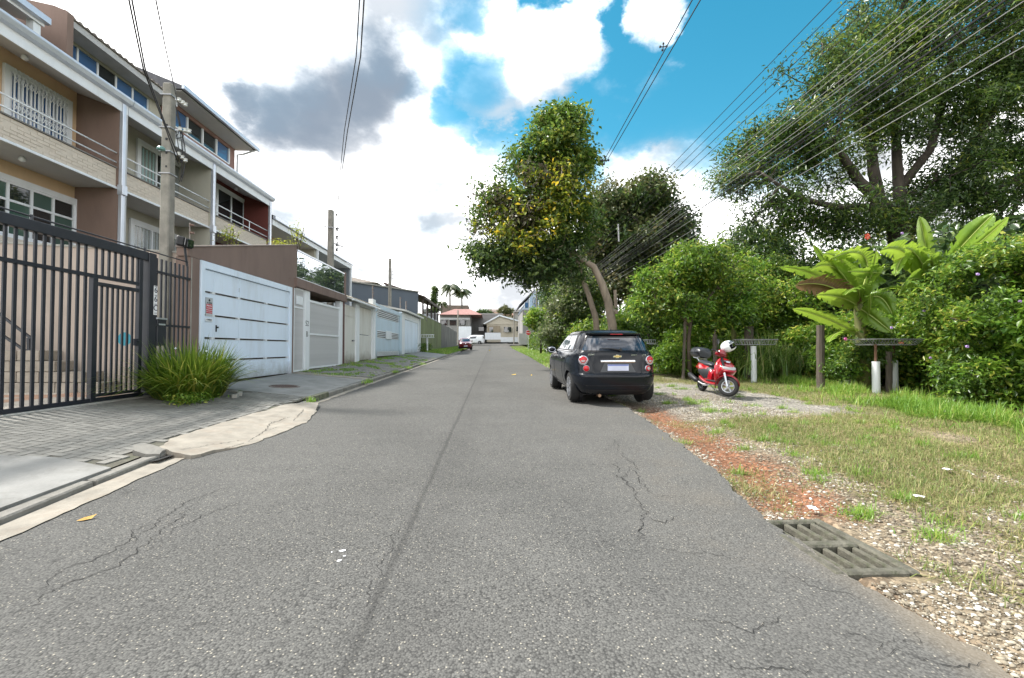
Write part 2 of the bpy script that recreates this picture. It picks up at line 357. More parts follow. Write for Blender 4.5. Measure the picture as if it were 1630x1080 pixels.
# ------------------------------------------------------------------ road
def asphalt_mat():
    m = bpy.data.materials.new('asphalt'); m.use_nodes = True; nt = m.node_tree; N = nt.nodes.new; L = nt.links.new; b = nt.nodes['Principled BSDF']
    tc = N('ShaderNodeTexCoord'); o = tc.outputs['Object']
    def noi(sc, det=6, ro=.6, v=o):
        n = N('ShaderNodeTexNoise'); n.inputs['Scale'].default_value = sc; n.inputs['Detail'].default_value = det; n.inputs['Roughness'].default_value = ro; L(v, n.inputs[0]); return n.outputs['Fac']
    def rng_(v, a, b_, c=0., d=1.):
        r = N('ShaderNodeMapRange'); L(v, r.inputs[0]); r.inputs[1].default_value = a; r.inputs[2].default_value = b_; r.inputs[3].default_value = c; r.inputs[4].default_value = d; return r.outputs[0]
    def mix(f, a, b_, bl='MIX'):
        x = N('ShaderNodeMix'); x.data_type = 'RGBA'; x.blend_type = bl
        if isinstance(f, float): x.inputs[0].default_value = f
        else: L(f, x.inputs[0])
        for i, v in ((6, a), (7, b_)):
            if isinstance(v, tuple): x.inputs[i].default_value = (*v, 1)
            else: L(v, x.inputs[i])
        return x.outputs[2]
    vo = N('ShaderNodeTexVoronoi'); vo.inputs['Scale'].default_value = 100; L(o, vo.inputs['Vector'])
    sep = N('ShaderNodeSeparateColor'); L(vo.outputs['Color'], sep.inputs[0])
    base = mix(rng_(noi(.55, 9, .65), .35, .68), (.084, .083, .079), (.124, .122, .116))
    base = mix(rng_(noi(3.2, 8, .7), .5, .75, 0, .45), base, (.060, .059, .057))
    agg = mix(sep.outputs[0], (.060, .059, .056), (.20, .195, .18))          # each stone its own grey
    base = mix(.40, base, agg)
    pale = rng_(sep.outputs[1], .93, .97); core = rng_(vo.outputs['Distance'], .25, .5, 1, 0)
    mm = N('ShaderNodeMath'); mm.operation = 'MULTIPLY'; L(pale, mm.inputs[0]); L(core, mm.inputs[1])
    base = mix(mm.outputs[0], base, (.36, .33, .27))
    base = mix(rng_(vo.outputs['Distance'], .45, .8, 0, .7), base, (.028, .028, .028))
    sx = N('ShaderNodeSeparateXYZ'); L(o, sx.inputs[0])
    # joint between the two paving lanes, with the dark oil band beside it
    def band(x0, w, wob, amt):
        a = N('ShaderNodeMath'); a.operation = 'MULTIPLY_ADD'; L(noi(1.1, 4), a.inputs[0]); a.inputs[1].default_value = wob; L(sx.outputs['X'], a.inputs[2])
        c = N('ShaderNodeMath'); c.operation = 'ADD'; L(a.outputs[0], c.inputs[0]); c.inputs[1].default_value = -x0-wob*.5
        d = N('ShaderNodeMath'); d.operation = 'ABSOLUTE'; L(c.outputs[0], d.inputs[0])
        return rng_(d.outputs[0], w*.2, w, amt, 0)
    J = -.58
    base = mix(band(J, .035, .05, .34), base, (.02, .02, .02))
    base = mix(band(J+.16, .30, .3, .11), base, (.035, .034, .033))
    base = mix(band(1.2, .8, .8, .12), base, (.12, .118, .112))
    base = mix(band(2.1, 1.3, .9, .12), base, (.165, .155, .138))  # edge dust, also painted paler to offset the dimmer light on the right
    base = mix(band(-2.6, 1.2, .8, .12), base, (.13, .127, .12))
    e_ = N('ShaderNodeMath'); e_.operation = 'MULTIPLY'; L(band(2.07, .26, .4, .5), e_.inputs[0]); L(rng_(sx.outputs['Y'], 2.0, 2.9, 1, 0), e_.inputs[1])
    base = mix(e_.outputs[0], base, (.22, .18, .13))
    e2_ = N('ShaderNodeMath'); e2_.operation = 'MULTIPLY'; L(rng_(noi(.9, 9, .7), .52, .7, 0, .4), e2_.inputs[0]); L(rng_(sx.outputs['X'], .6, 2.4, 0, 1), e2_.inputs[1])
    base = mix(e2_.outputs[0], base, (.15, .125, .095))
    st = rng_(noi(7, 3, .5), .70, .76, 0, .55); base = mix(st, base, (.03, .03, .03))
    L(base, b.inputs['Base Color']); b.inputs['Roughness'].default_value = .9; b.inputs['Specular IOR Level'].default_value = .08
    bp = N('ShaderNodeBump'); bp.inputs['Strength'].default_value = .4; bp.inputs['Distance'].default_value = .004
    L(rng_(vo.outputs['Distance'], 0, .8, 1, 0), bp.inputs['Height'])
    bp2 = N('ShaderNodeBump'); bp2.inputs['Strength'].default_value = .5; bp2.inputs['Distance'].default_value = .02; L(noi(1.3, 5), bp2.inputs['Height']); L(bp.outputs[0], bp2.inputs['Normal'])
    L(bp2.outputs[0], b.inputs['Normal']); return m
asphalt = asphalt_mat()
def build_road():
    ys = list(np.arange(-12, 0, .5))+list(np.arange(0, 14, .045))+list(np.arange(14, 110, .5)); V = []; F = []
    xs_n = 8
    for j, y in enumerate(ys):
        e = ex(y)+(.05*fbm(1.7, y*1.3)+.05*fbm(7, y*5)+.035*fbm(3, y*18))*(1 if y < 40 else 0); l = kx(y)+.02
        for i in range(xs_n+1):
            x = l+(e-l)*i/xs_n; V.append((x, y, gz(y)-.03*abs(((x+.5)/3)**2)*0))
        V.append((e+.015, y, gz(y)-.12))
    n = xs_n+2
    F = [(j*n+i, j*n+i+1, (j+1)*n+i+1, (j+1)*n+i) for j in range(len(ys)-1) for i in range(n-1)]
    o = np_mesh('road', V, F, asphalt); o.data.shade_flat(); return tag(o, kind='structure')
road = build_road()
# cross street at the end of the road
cs = MB(); cs.grid(lambda u, v: (-60+120*u, 84+9*v, gz(84+9*v)+.012), 12, 4); tag(cs.build('cross_street', asphalt), kind='structure')
crack_m = mat('crack_shadow', (.012, .012, .012), .95, var=.2, bump=0)
def crack(pts, w=.011, jag=.03, seed=0, name='crack', z=.004):
    P = [gr(*p) for p in pts]; V = []; F = []; L = []
    for a, b in zip(P[:-1], P[1:]):
        k = max(2, int((b-a).length/.02))
        L += [a.lerp(b, i/k) for i in range(k)]
    L.append(P[-1]); n = len(L)
    for i, p in enumerate(L):
        d = (L[min(i+1, n-1)]-L[max(i-1, 0)]).normalized(); s = Vector((d.y, -d.x, 0))
        j = jag*(fbm(p.x*5+seed, p.y*5)*1.0+.75*fbm(p.x*19+seed, p.y*19)+.5*fbm(p.x*60, p.y*60+seed)); ww = w*(.55+.8*abs(fbm(p.x*6, p.y*6, seed)))*min(1, 6*min(i, n-1-i)/n+.15)
        q = p+s*j; V += [q-s*ww/2, q+s*ww/2]
    V = [(v.x, v.y, gz(v.y)+z) for v in V]; F = [(2*i, 2*i+1, 2*i+3, 2*i+2) for i in range(n-1)]
    return V, F
def build_cracks():
    sets = [[(0, 985), (60, 955), (120, 925), (180, 905), (240, 860), (300, 810), (330, 790)], [(0, 965), (60, 940), (110, 905), (170, 880), (205, 865), (245, 835), (255, 830), (300, 798), (385, 768)],
            [(205, 865), (215, 845), (245, 835)], [(240, 860), (330, 820), (390, 795)],
            [(980, 700), (985, 720), (1010, 740), (1020, 770), (1047, 792)], [(1010, 742), (992, 760), (1014, 790), (1032, 825), (1012, 850), (998, 872)], [(1032, 825), (1058, 832), (1075, 823)], [(980, 735), (985, 760), (1000, 775)],
            [(1390, 1015), (1430, 1022), (1470, 1010)], [(1340, 1008), (1390, 1018), (1408, 1042)], [(1090, 985), (1180, 1000), (1260, 985)], [(1130, 1050), (1210, 1070), (1300, 1060)],
            [(985, 700), (960, 720)], [(1047, 792), (1100, 790)], [(1040, 875), (1120, 880), (1190, 895)], [(640, 830), (610, 900), (580, 980)], [(1230, 900), (1290, 930), (1380, 960)], [(1400, 1040), (1500, 1050), (1580, 1060)]]
    for i, s in enumerate(sets):
        V, F = crack(s, .0065 if i < 8 else .004, .045, i*3.1)
        np_mesh('crack', V, F, crack_m, road)
build_cracks()
# ------------------------------------------------------------------ small marks on the asphalt
yellow_paint = mat('yellow_road_paint', (.55, .40, .05), .7); mk = MB()
for y in (55, 57.2, 59.4): mk.box(-.45, -.33, y, y+1.4, gz(y)+.006, gz(y+1.4)+.009)
mk.build('centre_marking', yellow_paint, road)
tar = mat('tar_patch', (.03, .03, .03), .7)
mk = MB(); mk.grid(lambda u, v: (-3.7+6.2*u, 29+.35*v+.25*math.sin(u*3), gz(29+.35*v+.25*math.sin(u*3))+.004), 20, 1); mk.build('tar_joint', tar, road)
# ------------------------------------------------------------------ footway: concrete bed, kerb, pavers
def strip(name, x0f, x1f, y0, y1, zf, m, dy=.25, nx=8, kind='structure', parent=None):
    ny = max(1, int((y1-y0)/dy)); mb = MB()
    mb.grid(lambda u, v: ((lambda y: (lambda x: (x, y, zf(x, y)))(x0f(y)+(x1f(y)-x0f(y))*u))(y0+(y1-y0)*v)), nx, ny)
    o = mb.build(name, m, parent)
    return tag(o, kind=kind) if parent is None else o
joint_m = mat('joint_sand', (.09, .085, .065), .95, var=.3, scale=8, bump=.5, dirt=(.05, .075, .02), dirt_amt=.8)
bed = strip('footway', lambda y: kx(y)-.12, lambda y: WX-.02, -6, 80, lambda x, y: swz(x, y)-.012, joint_m)
slab_c = mat('footway_concrete', (.215, .212, .20), .88, var=.2, scale=2.2, bump=.35, bscale=40, dirt=(.09, .085, .07), dirt_amt=.6)
slab_w = mat('ramp_concrete', (.245, .222, .185), .88, var=.25, scale=4, bump=.45, bscale=30, dirt=(.22, .16, .11), dirt_amt=.5)
def slab(name, poly, m, lift=.004, th=.07, zf=swz, n=14, parent=bed):
    """irregular concrete slab over a footway polygon, subdivided so that it follows the fall"""
    bm = bmesh.new(); vs = [bm.verts.new((x, y, 0)) for x, y in poly]; bm.faces.new(vs)
    x0, x1 = min(p[0] for p in poly), max(p[0] for p in poly); y0, y1 = min(p[1] for p in poly), max(p[1] for p in poly)
    for a, b, no in ((x0, x1, (1, 0, 0)), (y0, y1, (0, 1, 0))):
        k = max(1, int((b-a)/.3))
        for i in range(1, k):
            c = a+(b-a)*i/k; bmesh.ops.bisect_plane(bm, geom=list(bm.verts)+list(bm.edges)+list(bm.faces), plane_co=(c, 0, 0) if no[0] else (0, c, 0), plane_no=no)
    r = bmesh.ops.extrude_face_region(bm, geom=list(bm.faces)); low = [v for v in r['geom'] if isinstance(v, bmesh.types.BMVert)]
    ls = set(low)
    for v in bm.verts: v.co.z = zf(v.co.x, v.co.y)+lift-(th if v in ls else 0)
    bmesh.ops.recalc_face_normals(bm, faces=bm.faces)
    me = bpy.data.meshes.new(name); bm.to_mesh(me); bm.free(); me.materials.append(m); return link(name, me, parent)
slab('concrete_slab', [(-3.55, -6), (-3.55, 3.0), (-3.66, 4.3), (-4.3, 4.45), (-5.4, 4.25), (-6.28, 4.1), (-6.28, -6)], slab_c)
slab('concrete_slab', [(-3.87, 9.25), (-3.87, 13.25), (-6.28, 13.6), (-6.28, 9.7), (-5.4, 9.45)], slab_c, .006)
slab('concrete_slab', [(-3.87, 29.2), (-3.87, 37), (-6.28, 37.2), (-6.28, 29.6)], slab_c, .006)
slab('driveway_strip', [(-3.87, 13.3), (-3.87, 13.75), (-6.28, 14.15), (-6.28, 13.65)], slab_w, .010)
kerb_m0 = mat('kerb_concrete', (.19, .18, .16), .9, var=.25, scale=3, bump=.6, bscale=25, dirt=(.045, .05, .03), dirt_amt=.8)
def ragged(poly, amp=.05, k=7):
    out = []
    for i, a in enumerate(poly):
        b = poly[(i+1) % len(poly)]
        for u in range(k): x, y = a[0]+(b[0]-a[0])*u/k, a[1]+(b[1]-a[1])*u/k; out.append((x+amp*fbm(x*4, y*4, 2)+amp*.5*fbm(x*15, y*15, 2), y+amp*.7*fbm(x*5, y*5, 6)))
    return out
# ramp of poured concrete that spills over the kerb into the gutter
def ramp_z(x, y):
    t = smooth01((-2.98-x)/.9); return gz(y)+.012+t*(swz(kx(y)-.2, y)+.02-gz(y)-.012)+.008*fbm(x*3, y*3)
slab('kerb_ramp', ragged([(-3.33, 4.86), (-3.03, 5.5), (-2.93, 6.2), (-2.96, 6.9), (-3.15, 7.8), (-3.45, 8.6), (-3.67, 8.3), (-3.89, 7.9), (-3.93, 6.9), (-3.93, 5.9), (-3.88, 5.3), (-3.72, 4.98)]), slab_w, .0, .06, zf=ramp_z)
slab('broken_slab', ragged([(-3.64, 4.94), (-3.60, 4.82), (-3.68, 4.74), (-3.84, 4.76), (-3.90, 4.86), (-3.82, 4.96)], .03, 3), kerb_m0, .0, .05, zf=lambda x, y: gz(y)+.105+.10*(y-4.7)-.3*(x+3.75))
for i, s in enumerate(([(-3.15, 5.2), (-3.1, 5.6), (-3.2, 6.2), (-3.12, 6.8), (-3.25, 7.3), (-3.4, 7.9)], [(-3.5, 5.0), (-3.28, 5.5), (-3.2, 5.65)], [(-3.2, 6.2), (-3.35, 6.6), (-3.33, 7.2)])):
    P = [(a[0]+(b[0]-a[0])*u/20+.02*fbm(u, i), a[1]+(b[1]-a[1])*u/20) for a, b in zip(s[:-1], s[1:]) for u in range(20)]; V = [(x+q, y, ramp_z(x, y)+.005) for x, y in [(x+.02*fbm(x*30, y*30)+.015*fbm(y*9, 3), y) for x, y in P] for q in (-.004, .004)]
    np_mesh('crack', V, [(2*k, 2*k+1, 2*k+3, 2*k+2) for k in range(len(P)-1)], crack_m, bed)
hole_shade = MB(); hole_shade.grid(lambda u, v: (-3.72+.22*u, 4.66+.3*v, gz(4.8)+.012+.03*u), 2, 2); hole_shade.build('kerb_hole', crack_m, bed)  # flat near-black sheet, painted shade inside the hole at the broken kerb
gut = strip('gutter_strip', lambda y: kx(y)+.26+.03*fbm(1, y*3), lambda y: kx(y)+.02, -6, 4.9, lambda x, y: gz(y)+.008+.02*(kx(y)+.26-x), slab_w, .08, 3)
gut = strip('gutter_strip', lambda y: kx(y)+.16+.03*fbm(1, y*3), lambda y: kx(y)+.01, 8.4, 50, lambda x, y: gz(y)+.008+.02*(kx(y)+.2-x), slab_w, .1, 2)
kerb_m = mat('kerb_concrete', (.30, .29, .26), .9, var=.2, scale=3, bump=.6, bscale=25, dirt=(.045, .05, .03), dirt_amt=.8)
moss_m = mat('mossy_kerb', (.13, .13, .09), .95, var=.3, scale=6, bump=.8, bscale=25, dirt=(.035, .05, .012), dirt_amt=1.)
def build_kerbs():
    y = -6.
    while y < 50:
        ln = .98
        if 4.75 < y+ln*.5 < 8.2: y += 1.0; continue
        a, b = y+.012, y+ln; top = .10 if y > 8 else .055; lift = .035 if 8.1 < y < 9.3 else 0; w = .12
        mb = MB(); P = []
        for yy in (a, b):
            x = kx(yy)+random.uniform(-.012, .012); z = gz(yy)+random.uniform(-.006, .006)
            P.append([(x-w, yy, z-.1), (x+.02, yy, z-.1), (x, yy, z+top+lift), (x-w, yy, z+top+lift+.004)])
        mb.hexa([P[0][0], P[0][1], P[1][1], P[1][0]], [P[0][3], P[0][2], P[1][2], P[1][3]])
        mb.build('kerb_stone', moss_m if 8.1 < y < 9.3 else kerb_m, bed, bevel=.012); y += 1.0
build_kerbs()
paver_m = mat('paver', (.185, .178, .16), .88, var=.22, scale=2.2, bump=.4, bscale=50, dirt=(.08, .085, .06), dirt_amt=.7)
def paver_variation():
    nt = paver_m.node_tree; b = nt.nodes['Principled BSDF']; src = b.inputs['Base Color'].links[0].from_socket
    oi = nt.nodes.new('ShaderNodeObjectInfo'); g = nt.nodes.new('ShaderNodeNewGeometry'); a = nt.nodes.new('ShaderNodeMath'); a.operation = 'ADD'; nt.links.new(oi.outputs['Random'], a.inputs[0]); nt.links.new(g.outputs['Random Per Island'], a.inputs[1])
    f = nt.nodes.new('ShaderNodeMath'); f.operation = 'FRACT'; nt.links.new(a.outputs[0], f.inputs[0])
    mr = nt.nodes.new('ShaderNodeMapRange'); mr.inputs[3].default_value = .86; mr.inputs[4].default_value = 1.16; nt.links.new(f.outputs[0], mr.inputs[0])
    vm = nt.nodes.new('ShaderNodeVectorMath'); vm.operation = 'SCALE'; nt.links.new(src, vm.inputs[0]); nt.links.new(mr.outputs[0], vm.inputs['Scale']); nt.links.new(vm.outputs[0], b.inputs['Base Color'])
paver_variation()
def build_pavers():
    pm = MB(); w, l, h = .0955, .1955, .05; c = .004
    pm.hexa([(-l/2, -w/2, -h), (l/2, -w/2, -h), (l/2, w/2, -h), (-l/2, w/2, -h)], [(-l/2+c, -w/2+c, 0), (l/2-c, -w/2+c, 0), (l/2-c, w/2-c, 0), (-l/2+c, w/2-c, 0)])
    me = pm.mesh('paver', paver_m); out = []
    spots = []
    u = .1
    for a in range(-60, 60):
        for b_ in range(-60, 340):
            x = -5.+a*u*1+0; y = 4+b_*u
            k = (a+b_) % 4
            # horizontal brick occupies cells k=0,1 ; vertical brick occupies k=2 with the cell above
            if (a-b_) % 4 == 0: spots.append((x+u, y+u/2, 0))
            elif (a-b_) % 4 == 3: spots.append((x+u/2, y+u, PI/2))
    def inside(x, y):
        if x > kx(y)-.2 or x < WX+.07: return False
        if 4.2 < y < 9.5:
            if y < 4.5 and x > -5.4: return y > 4.42+(-4.3-x)*-.1
            if x > -4.3 and 4.85 < y < 8.3: return x < -3.99
            if y > 9.3 and x > -5.4: return False
            return True
        return 14.1 < y < 29.3
    near = sorted([s for s in spots if s[1] < 9.7 and inside(s[0], s[1])], key=lambda s: s[0]**2+s[1]**2)
    far = [s for s in spots if s[1] >= 9.7 and inside(s[0], s[1])]
    def pose(s):
        x, y, r = s; z = swz(x, y)+random.uniform(-.001, .0015); sx = (swz(x+.1, y)-swz(x-.1, y))/.2; sy = (swz(x, y+.1)-swz(x, y-.1))/.2
        n = Vector((-sx+random.uniform(-.008, .008), -sy+random.uniform(-.008, .008), 1)).normalized()
        q = n.to_track_quat('Z', 'Y').to_matrix() if False else Matrix.Rotation(0, 3, 'Z')
        m = Vector((0, 0, 1)).rotation_difference(n).to_matrix() @ Matrix.Rotation(r, 3, 'Z')
        return Vector((x, y, z)), m
    for s in near[:300]:
        p, m = pose(s); link('paver', me, bed, p, m.to_euler())
    base = [Vector(v.co) for v in me.vertices]; fc = [tuple(p.vertices) for p in me.polygons]
    for grp in (near[300:], far):
        mb = MB()
        for s in grp:
            p, m = pose(s); mb.add([p+m@v for v in base], fc)
        o = mb.build('paver_field', paver_m, bed); o['kind'] = 'stuff'
build_pavers()
# manhole cover in the concrete driveway
def manhole():
    p = gr(445, 629); x, y = -5.0, 10.55; z = swz(x, y)+.012
    t = thing('manhole_cover', 'round rusty dark manhole cover set in the pale concrete driveway', 'manhole cover', (x, y, z))
    m = mat('rusty_iron', (.10, .065, .055), .7, .3, var=.3, scale=9, bump=.4)
    a = MB(); a.lathe([(.34, -.02), (.34, .004), (.30, .006), (.30, -.02)], n=36); a.build('rim', mat('iron_rim', (.16, .14, .12), .7, var=.3), t, local=True)
    a = MB(); a.lathe([(.29, -.02), (.29, .002), (0.001, .002)], n=36)
    for i in range(-5, 6):
        h = math.sqrt(max(0, .26**2-(i*.048)**2)); a.box(i*.048-.009, i*.048+.009, -h, h, .002, .008)
        a.box(-h, h, i*.048-.009, i*.048+.009, .002, .0075)
    a.build('lid', m, t, local=True); t.rotation_euler = (0, -math.atan((swz(x-.3, y)-swz(x+.3, y))/.6)*-1, 0)
manhole()
# ------------------------------------------------------------------ right verge
def verge_mat():
    m = bpy.data.materials.new('verge_soil'); m.use_nodes = True; nt = m.node_tree; N = nt.nodes.new; L = nt.links.new; b = nt.nodes['Principled BSDF']
    at_ = N('ShaderNodeVertexColor'); at_.layer_name = 'Col'; tc = N('ShaderNodeTexCoord')
    vo = N('ShaderNodeTexVoronoi'); vo.inputs['Scale'].default_value = 38; L(tc.outputs['Object'], vo.inputs['Vector']); sp = N('ShaderNodeSeparateColor'); L(vo.outputs['Color'], sp.inputs[0])
    mr = N('ShaderNodeMapRange'); mr.inputs[3].default_value = .55; mr.inputs[4].default_value = 1.5; L(sp.outputs[0], mr.inputs[0])
    n = N('ShaderNodeTexNoise'); n.inputs['Scale'].default_value = 14; n.inputs['Detail'].default_value = 9; n.inputs['Roughness'].default_value = .75; L(tc.outputs['Object'], n.inputs[0])
    m2 = N('ShaderNodeMapRange'); m2.inputs[1].default_value = .3; m2.inputs[2].default_value = .7; m2.inputs[3].default_value = .6; m2.inputs[4].default_value = 1.35; L(n.outputs['Fac'], m2.inputs[0])
    v1 = N('ShaderNodeVectorMath'); v1.operation = 'SCALE'; L(at_.outputs[0], v1.inputs[0]); L(mr.outputs[0], v1.inputs['Scale'])
    v2 = N('ShaderNodeVectorMath'); v2.operation = 'SCALE'; L(v1.outputs[0], v2.inputs[0]); L(m2.outputs[0], v2.inputs['Scale']); L(v2.outputs[0], b.inputs['Base Color'])
    b.inputs['Roughness'].default_value = .95; b.inputs['Specular IOR Level'].default_value = .15
    bp = N('ShaderNodeBump'); bp.inputs['Strength'].default_value = .9; bp.inputs['Distance'].default_value = .012; mm = N('ShaderNodeMath'); mm.operation = 'ADD'; L(vo.outputs['Distance'], mm.inputs[0]); L(n.outputs['Fac'], mm.inputs[1])
    L(mm.outputs[0], bp.inputs['Height']); bp.invert = True; L(bp.outputs[0], b.inputs['Normal']); return m
RED = np.array([.185, .090, .052]); GRAV = np.array([.205, .165, .115]); GREY = np.array([.21, .195, .17]); EARTH = np.array([.17, .125, .065]); GRN = np.array([.09, .12, .03])
def grassiness(x, y):
    d = x-ex(y); g = .88+.75*fbm(x*.55+3, y*.55, 2)+.35*fbm(x*2, y*2, 8)
    g += .42*smooth01((d-3.4)/2.5)-.75*smooth01((1.6-d)/.8)
    if y > 7: g -= .9*smooth01((y-6.8)/1.0)*smooth01((14.2-y)/2)*smooth01((4.6-d)/1.2)*smooth01((d+1)/.5)
    g -= 1.3*smooth01((2.3-y)/.3)*smooth01((.8-d)/.35)
    if y > 15: g += .5*smooth01((y-15)/2)
    if y > 24: g = 1.2
    return max(0., min(1., g))
def ground_colour(x, y):
    d = x-ex(y); n = fbm(x*1.3, y*1.3, 9); k = fbm(x*4, y*4, 4)
    c = GRAV*(1+.18*k)
    gy = smooth01((y-6.5)/1.6); c = c*(1-gy)+GREY*(1+.25*k)*gy
    r = math.exp(-((d-.45-.15*n)/.36)**4)*smooth01((y-2.9)/.4)*smooth01((9.5-y)/1.5)
    r += .65*math.exp(-((d-.05)/.12)**2)*smooth01((3.2-y)/.5)*.4
    r = min(1, r*(1.1+.5*k)); c = c*(1-r)+RED*(1+.25*k)*r
    g = grassiness(x, y); e = smooth01((g-.25)/.5)*.75; c = c*(1-e)+(EARTH*.8+GRN*.2)*e
    if y > 24: c = GRN*.9
    return np.clip(c, .01, .9)
def build_verge():
    ys = np.concatenate([np.arange(-3, 1, .3), np.arange(1, 8, .055), np.arange(8, 16, .1), np.arange(16, 82, .7)]); xs = np.concatenate([np.arange(0, 4.5, .055), np.arange(4.5, 9, .1), np.arange(9, 16, .35)])
    V = []; Cc = []
    for y in ys:
        e = ex(y)-.12
        for x in xs: X = e+x; V.append((X, y, verge(X, y)-(.5 if 1.90 < X < 2.41 and 2.32 < y < 3.08 else 0))); Cc.append(ground_colour(X, y))
    nx = len(xs); F = [(j*nx+i, j*nx+i+1, (j+1)*nx+i+1, (j+1)*nx+i) for j in range(len(ys)-1) for i in range(nx-1)]
    return tag(np_mesh('verge', V, F, verge_mat(), cols=np.array(Cc), smooth=True), kind='structure')
verge_o = build_verge()
def build_gravel():
    n = 42000; P = []; k = 0
    while len(P) < n and k < 500000:
        k += 1; y = 1.2+random.random()**1.5*9; d = .02+random.random()**1.2*(2.8 if y > 2.2 else 3.5); x = ex(y)+d
        g = grassiness(x, y); red = math.exp(-((d-.42)/.3)**2)*(y > 2.7)
        if 1.92 < x < 2.46 and 2.25 < y < 3.07: continue
        if random.random() < (1-g)*(1-.88*red): P.append((x, y, verge(x, y)+.004))
    P = np.array(P); n = len(P); s = (.004+rng.random(n)**5*.014)
    ico = bmesh.new(); bmesh.ops.create_icosphere(ico, subdivisions=1, radius=1); IV = np.array([v.co[:] for v in ico.verts]); IF = np.array([[v.index for v in f.verts] for f in ico.faces]); ico.free()
    sc = rng.uniform(.55, 1.3, (n, 3))*[1, 1, .6]; th = rng.uniform(0, 2*PI, n); jit = rng.uniform(.75, 1.2, (n, 12, 1))
    v = IV[None]*sc[:, None]*jit*s[:, None, None]; c, si = np.cos(th)[:, None], np.sin(th)[:, None]
    v = np.stack([v[..., 0]*c-v[..., 1]*si, v[..., 0]*si+v[..., 1]*c, v[..., 2]], -1)+P[:, None]
    m = leafmat('gravel_stone', (.11, .09, .065), (.33, .285, .21), (.50, .48, .43), trans=0., rough=.85, nscale=1.5)
    tag(np_mesh('gravel', v.reshape(-1, 3), (IF[None]+np.arange(n)[:, None, None]*12).reshape(-1, 3), m), 'loose pale gravel stones strewn along the right road edge', 'gravel', kind='stuff')
build_gravel()
grass_m = leafmat('grass_blade', (.09, .14, .03), (.21, .25, .07), (.36, .32, .15), trans=.3, rough=.6, nscale=.6)
lush_m = leafmat('lush_grass_blade', (.10, .21, .025), (.20, .34, .05), (.36, .38, .11), trans=.35, rough=.5, nscale=.6)
dry_m = leafmat('dry_grass_blade', (.20, .18, .08), (.36, .31, .15), (.15, .19, .06), trans=.2, rough=.7, nscale=.6)
def blade_patch(name, P, hmin, hmax, m, label, lean=.7, w=.006, cat='grass'):
    P = np.array(P); n = len(P); a = rng.uniform(0, 2*PI, n); r = rng.uniform(.1, lean, n)
    H = rng.uniform(hmin, hmax, n); V, F = blades(P, H, np.c_[np.cos(a)*r, np.sin(a)*r], w*rng.uniform(.6, 1.4, n), 2)
    return tag(np_mesh(name, V, F, m), label, cat, kind='stuff')
def scatter_grass():
    A = []; B = []; D = []; k = 0
    while len(A) < 95000 and k < 900000:      # clumps of short blades
        k += 1; y = 1.6+random.random()**1.6*14; x = ex(y)+.1+random.random()**1.1*8.
        if y < (x-3)*.9-.6: continue
        g = grassiness(x, y)
        if random.random() > g**1.6: continue
        if 1.92 < x < 2.5 and 2.22 < y < 3.1: continue
        for q in range(5):
            a, b_ = x+random.gauss(0, .05), y+random.gauss(0, .05); (A if random.random() < .55 else D).append((a, b_, verge(a, b_)-.005))
    blade_patch('short_grass', A, .04, .14, grass_m, 'patchy green grass on the gravel verge', 1.9, .006)
    blade_patch('dry_grass', D, .03, .13, dry_m, 'dry yellowed grass mixed into the gravel verge', 2.2, .005)
    T = []
    for _ in range(150):                      # distinct tufts
        y = 2.2+random.random()**1.3*10; d = random.choice([.05, .1, .9, 1.3, 1.8, 2.4, 3, 3.6, 4.2])+random.gauss(0, .12); x = ex(y)+d
        if d < .3 and random.random() < .6: continue
        if 1.9 < x < 2.55 and 2.2 < y < 3.15: continue
        s = random.uniform(.05, .13)
        for q in range(random.randint(50, 150)): a, b_ = x+random.gauss(0, s*.6), y+random.gauss(0, s*.5); T.append((a, b_, verge(a, b_)-.01))
    blade_patch('grass_tufts', T, .06, .17, lush_m, 'bright grass tufts scattered over the gravel verge', 1.5, .006)
    G = []
    while len(G) < 26000:                     # rank grass at the foot of the hedge
        y = 3+random.random()*14; h = float(np.interp(y, [3, 5.6, 8, 10, 12.5, 15, 17], [7.3, 7.7, 8.1, 9.0, 9.4, 9.0, 7.6])); x = h+random.gauss(.1, .5)
        if fbm(x*1.2, y*1.2, 5) < -.05+.3*random.random(): continue
        G.append((x, y, verge(x, y)-.02))
    blade_patch('rank_grass', G, .12, .42, lush_m, 'taller bright green grass along the foot of the hedge', 1.3, .014)
    H = []
    while len(H) < 16000:
        y = 17+random.random()**1.5*55; x = ex(y)+.05+random.random()*5; H.append((x, y, verge(x, y)-.02))
    blade_patch('lawn_grass', H, .08, .25, lush_m, 'bright green grass strip right of the far road', .7, .03)
    K = []
    while len(K) < 12000:
        y = 37.3+random.random()**1.3*36; x = -3.85-random.random()*2.3; K.append((x, y, swz(x, y)-.02))
    blade_patch('roadside_grass', K, .1, .3, lush_m, 'bright green grass strip in front of the green wall', .7, .03)
    J = []
    while len(J) < 9000:                      # weeds between the far pavers
        y = 13.6+random.random()*16; x = -3.9-random.random()*2.35
        if fbm(x*1.6, y*.8, 11) < .12+.15*(x > -4.6): continue
        J.append((x, y, swz(x, y)-.01))
    blade_patch('paver_weeds', J, .03, .09, lush_m, 'low weeds and moss growing between the far pavers', .9, .02)
    Q = []
    for (cx, cy, s, nn) in ((-3.62, 12.6, .12, 160), (-3.6, 8.7, .08, 60), (-3.7, 16.5, .14, 120), (-3.7, 19, .15, 110), (-6.1, 24.5, .2, 120), (-6.1, 19, .15, 90), (-5.7, 29.3, .35, 260), (-6.1, 14.3, .1, 60), (-3.6, 22, .2, 110)):
        for q in range(nn): a, b_ = cx+random.gauss(0, s*.5), cy+random.gauss(0, s); Q.append((a, b_, swz(a, b_)-.02))
    blade_patch('kerb_weeds', Q, .05, .2, lush_m, 'small weeds growing out of the kerb and wall joints', .9, .012)
scatter_grass()
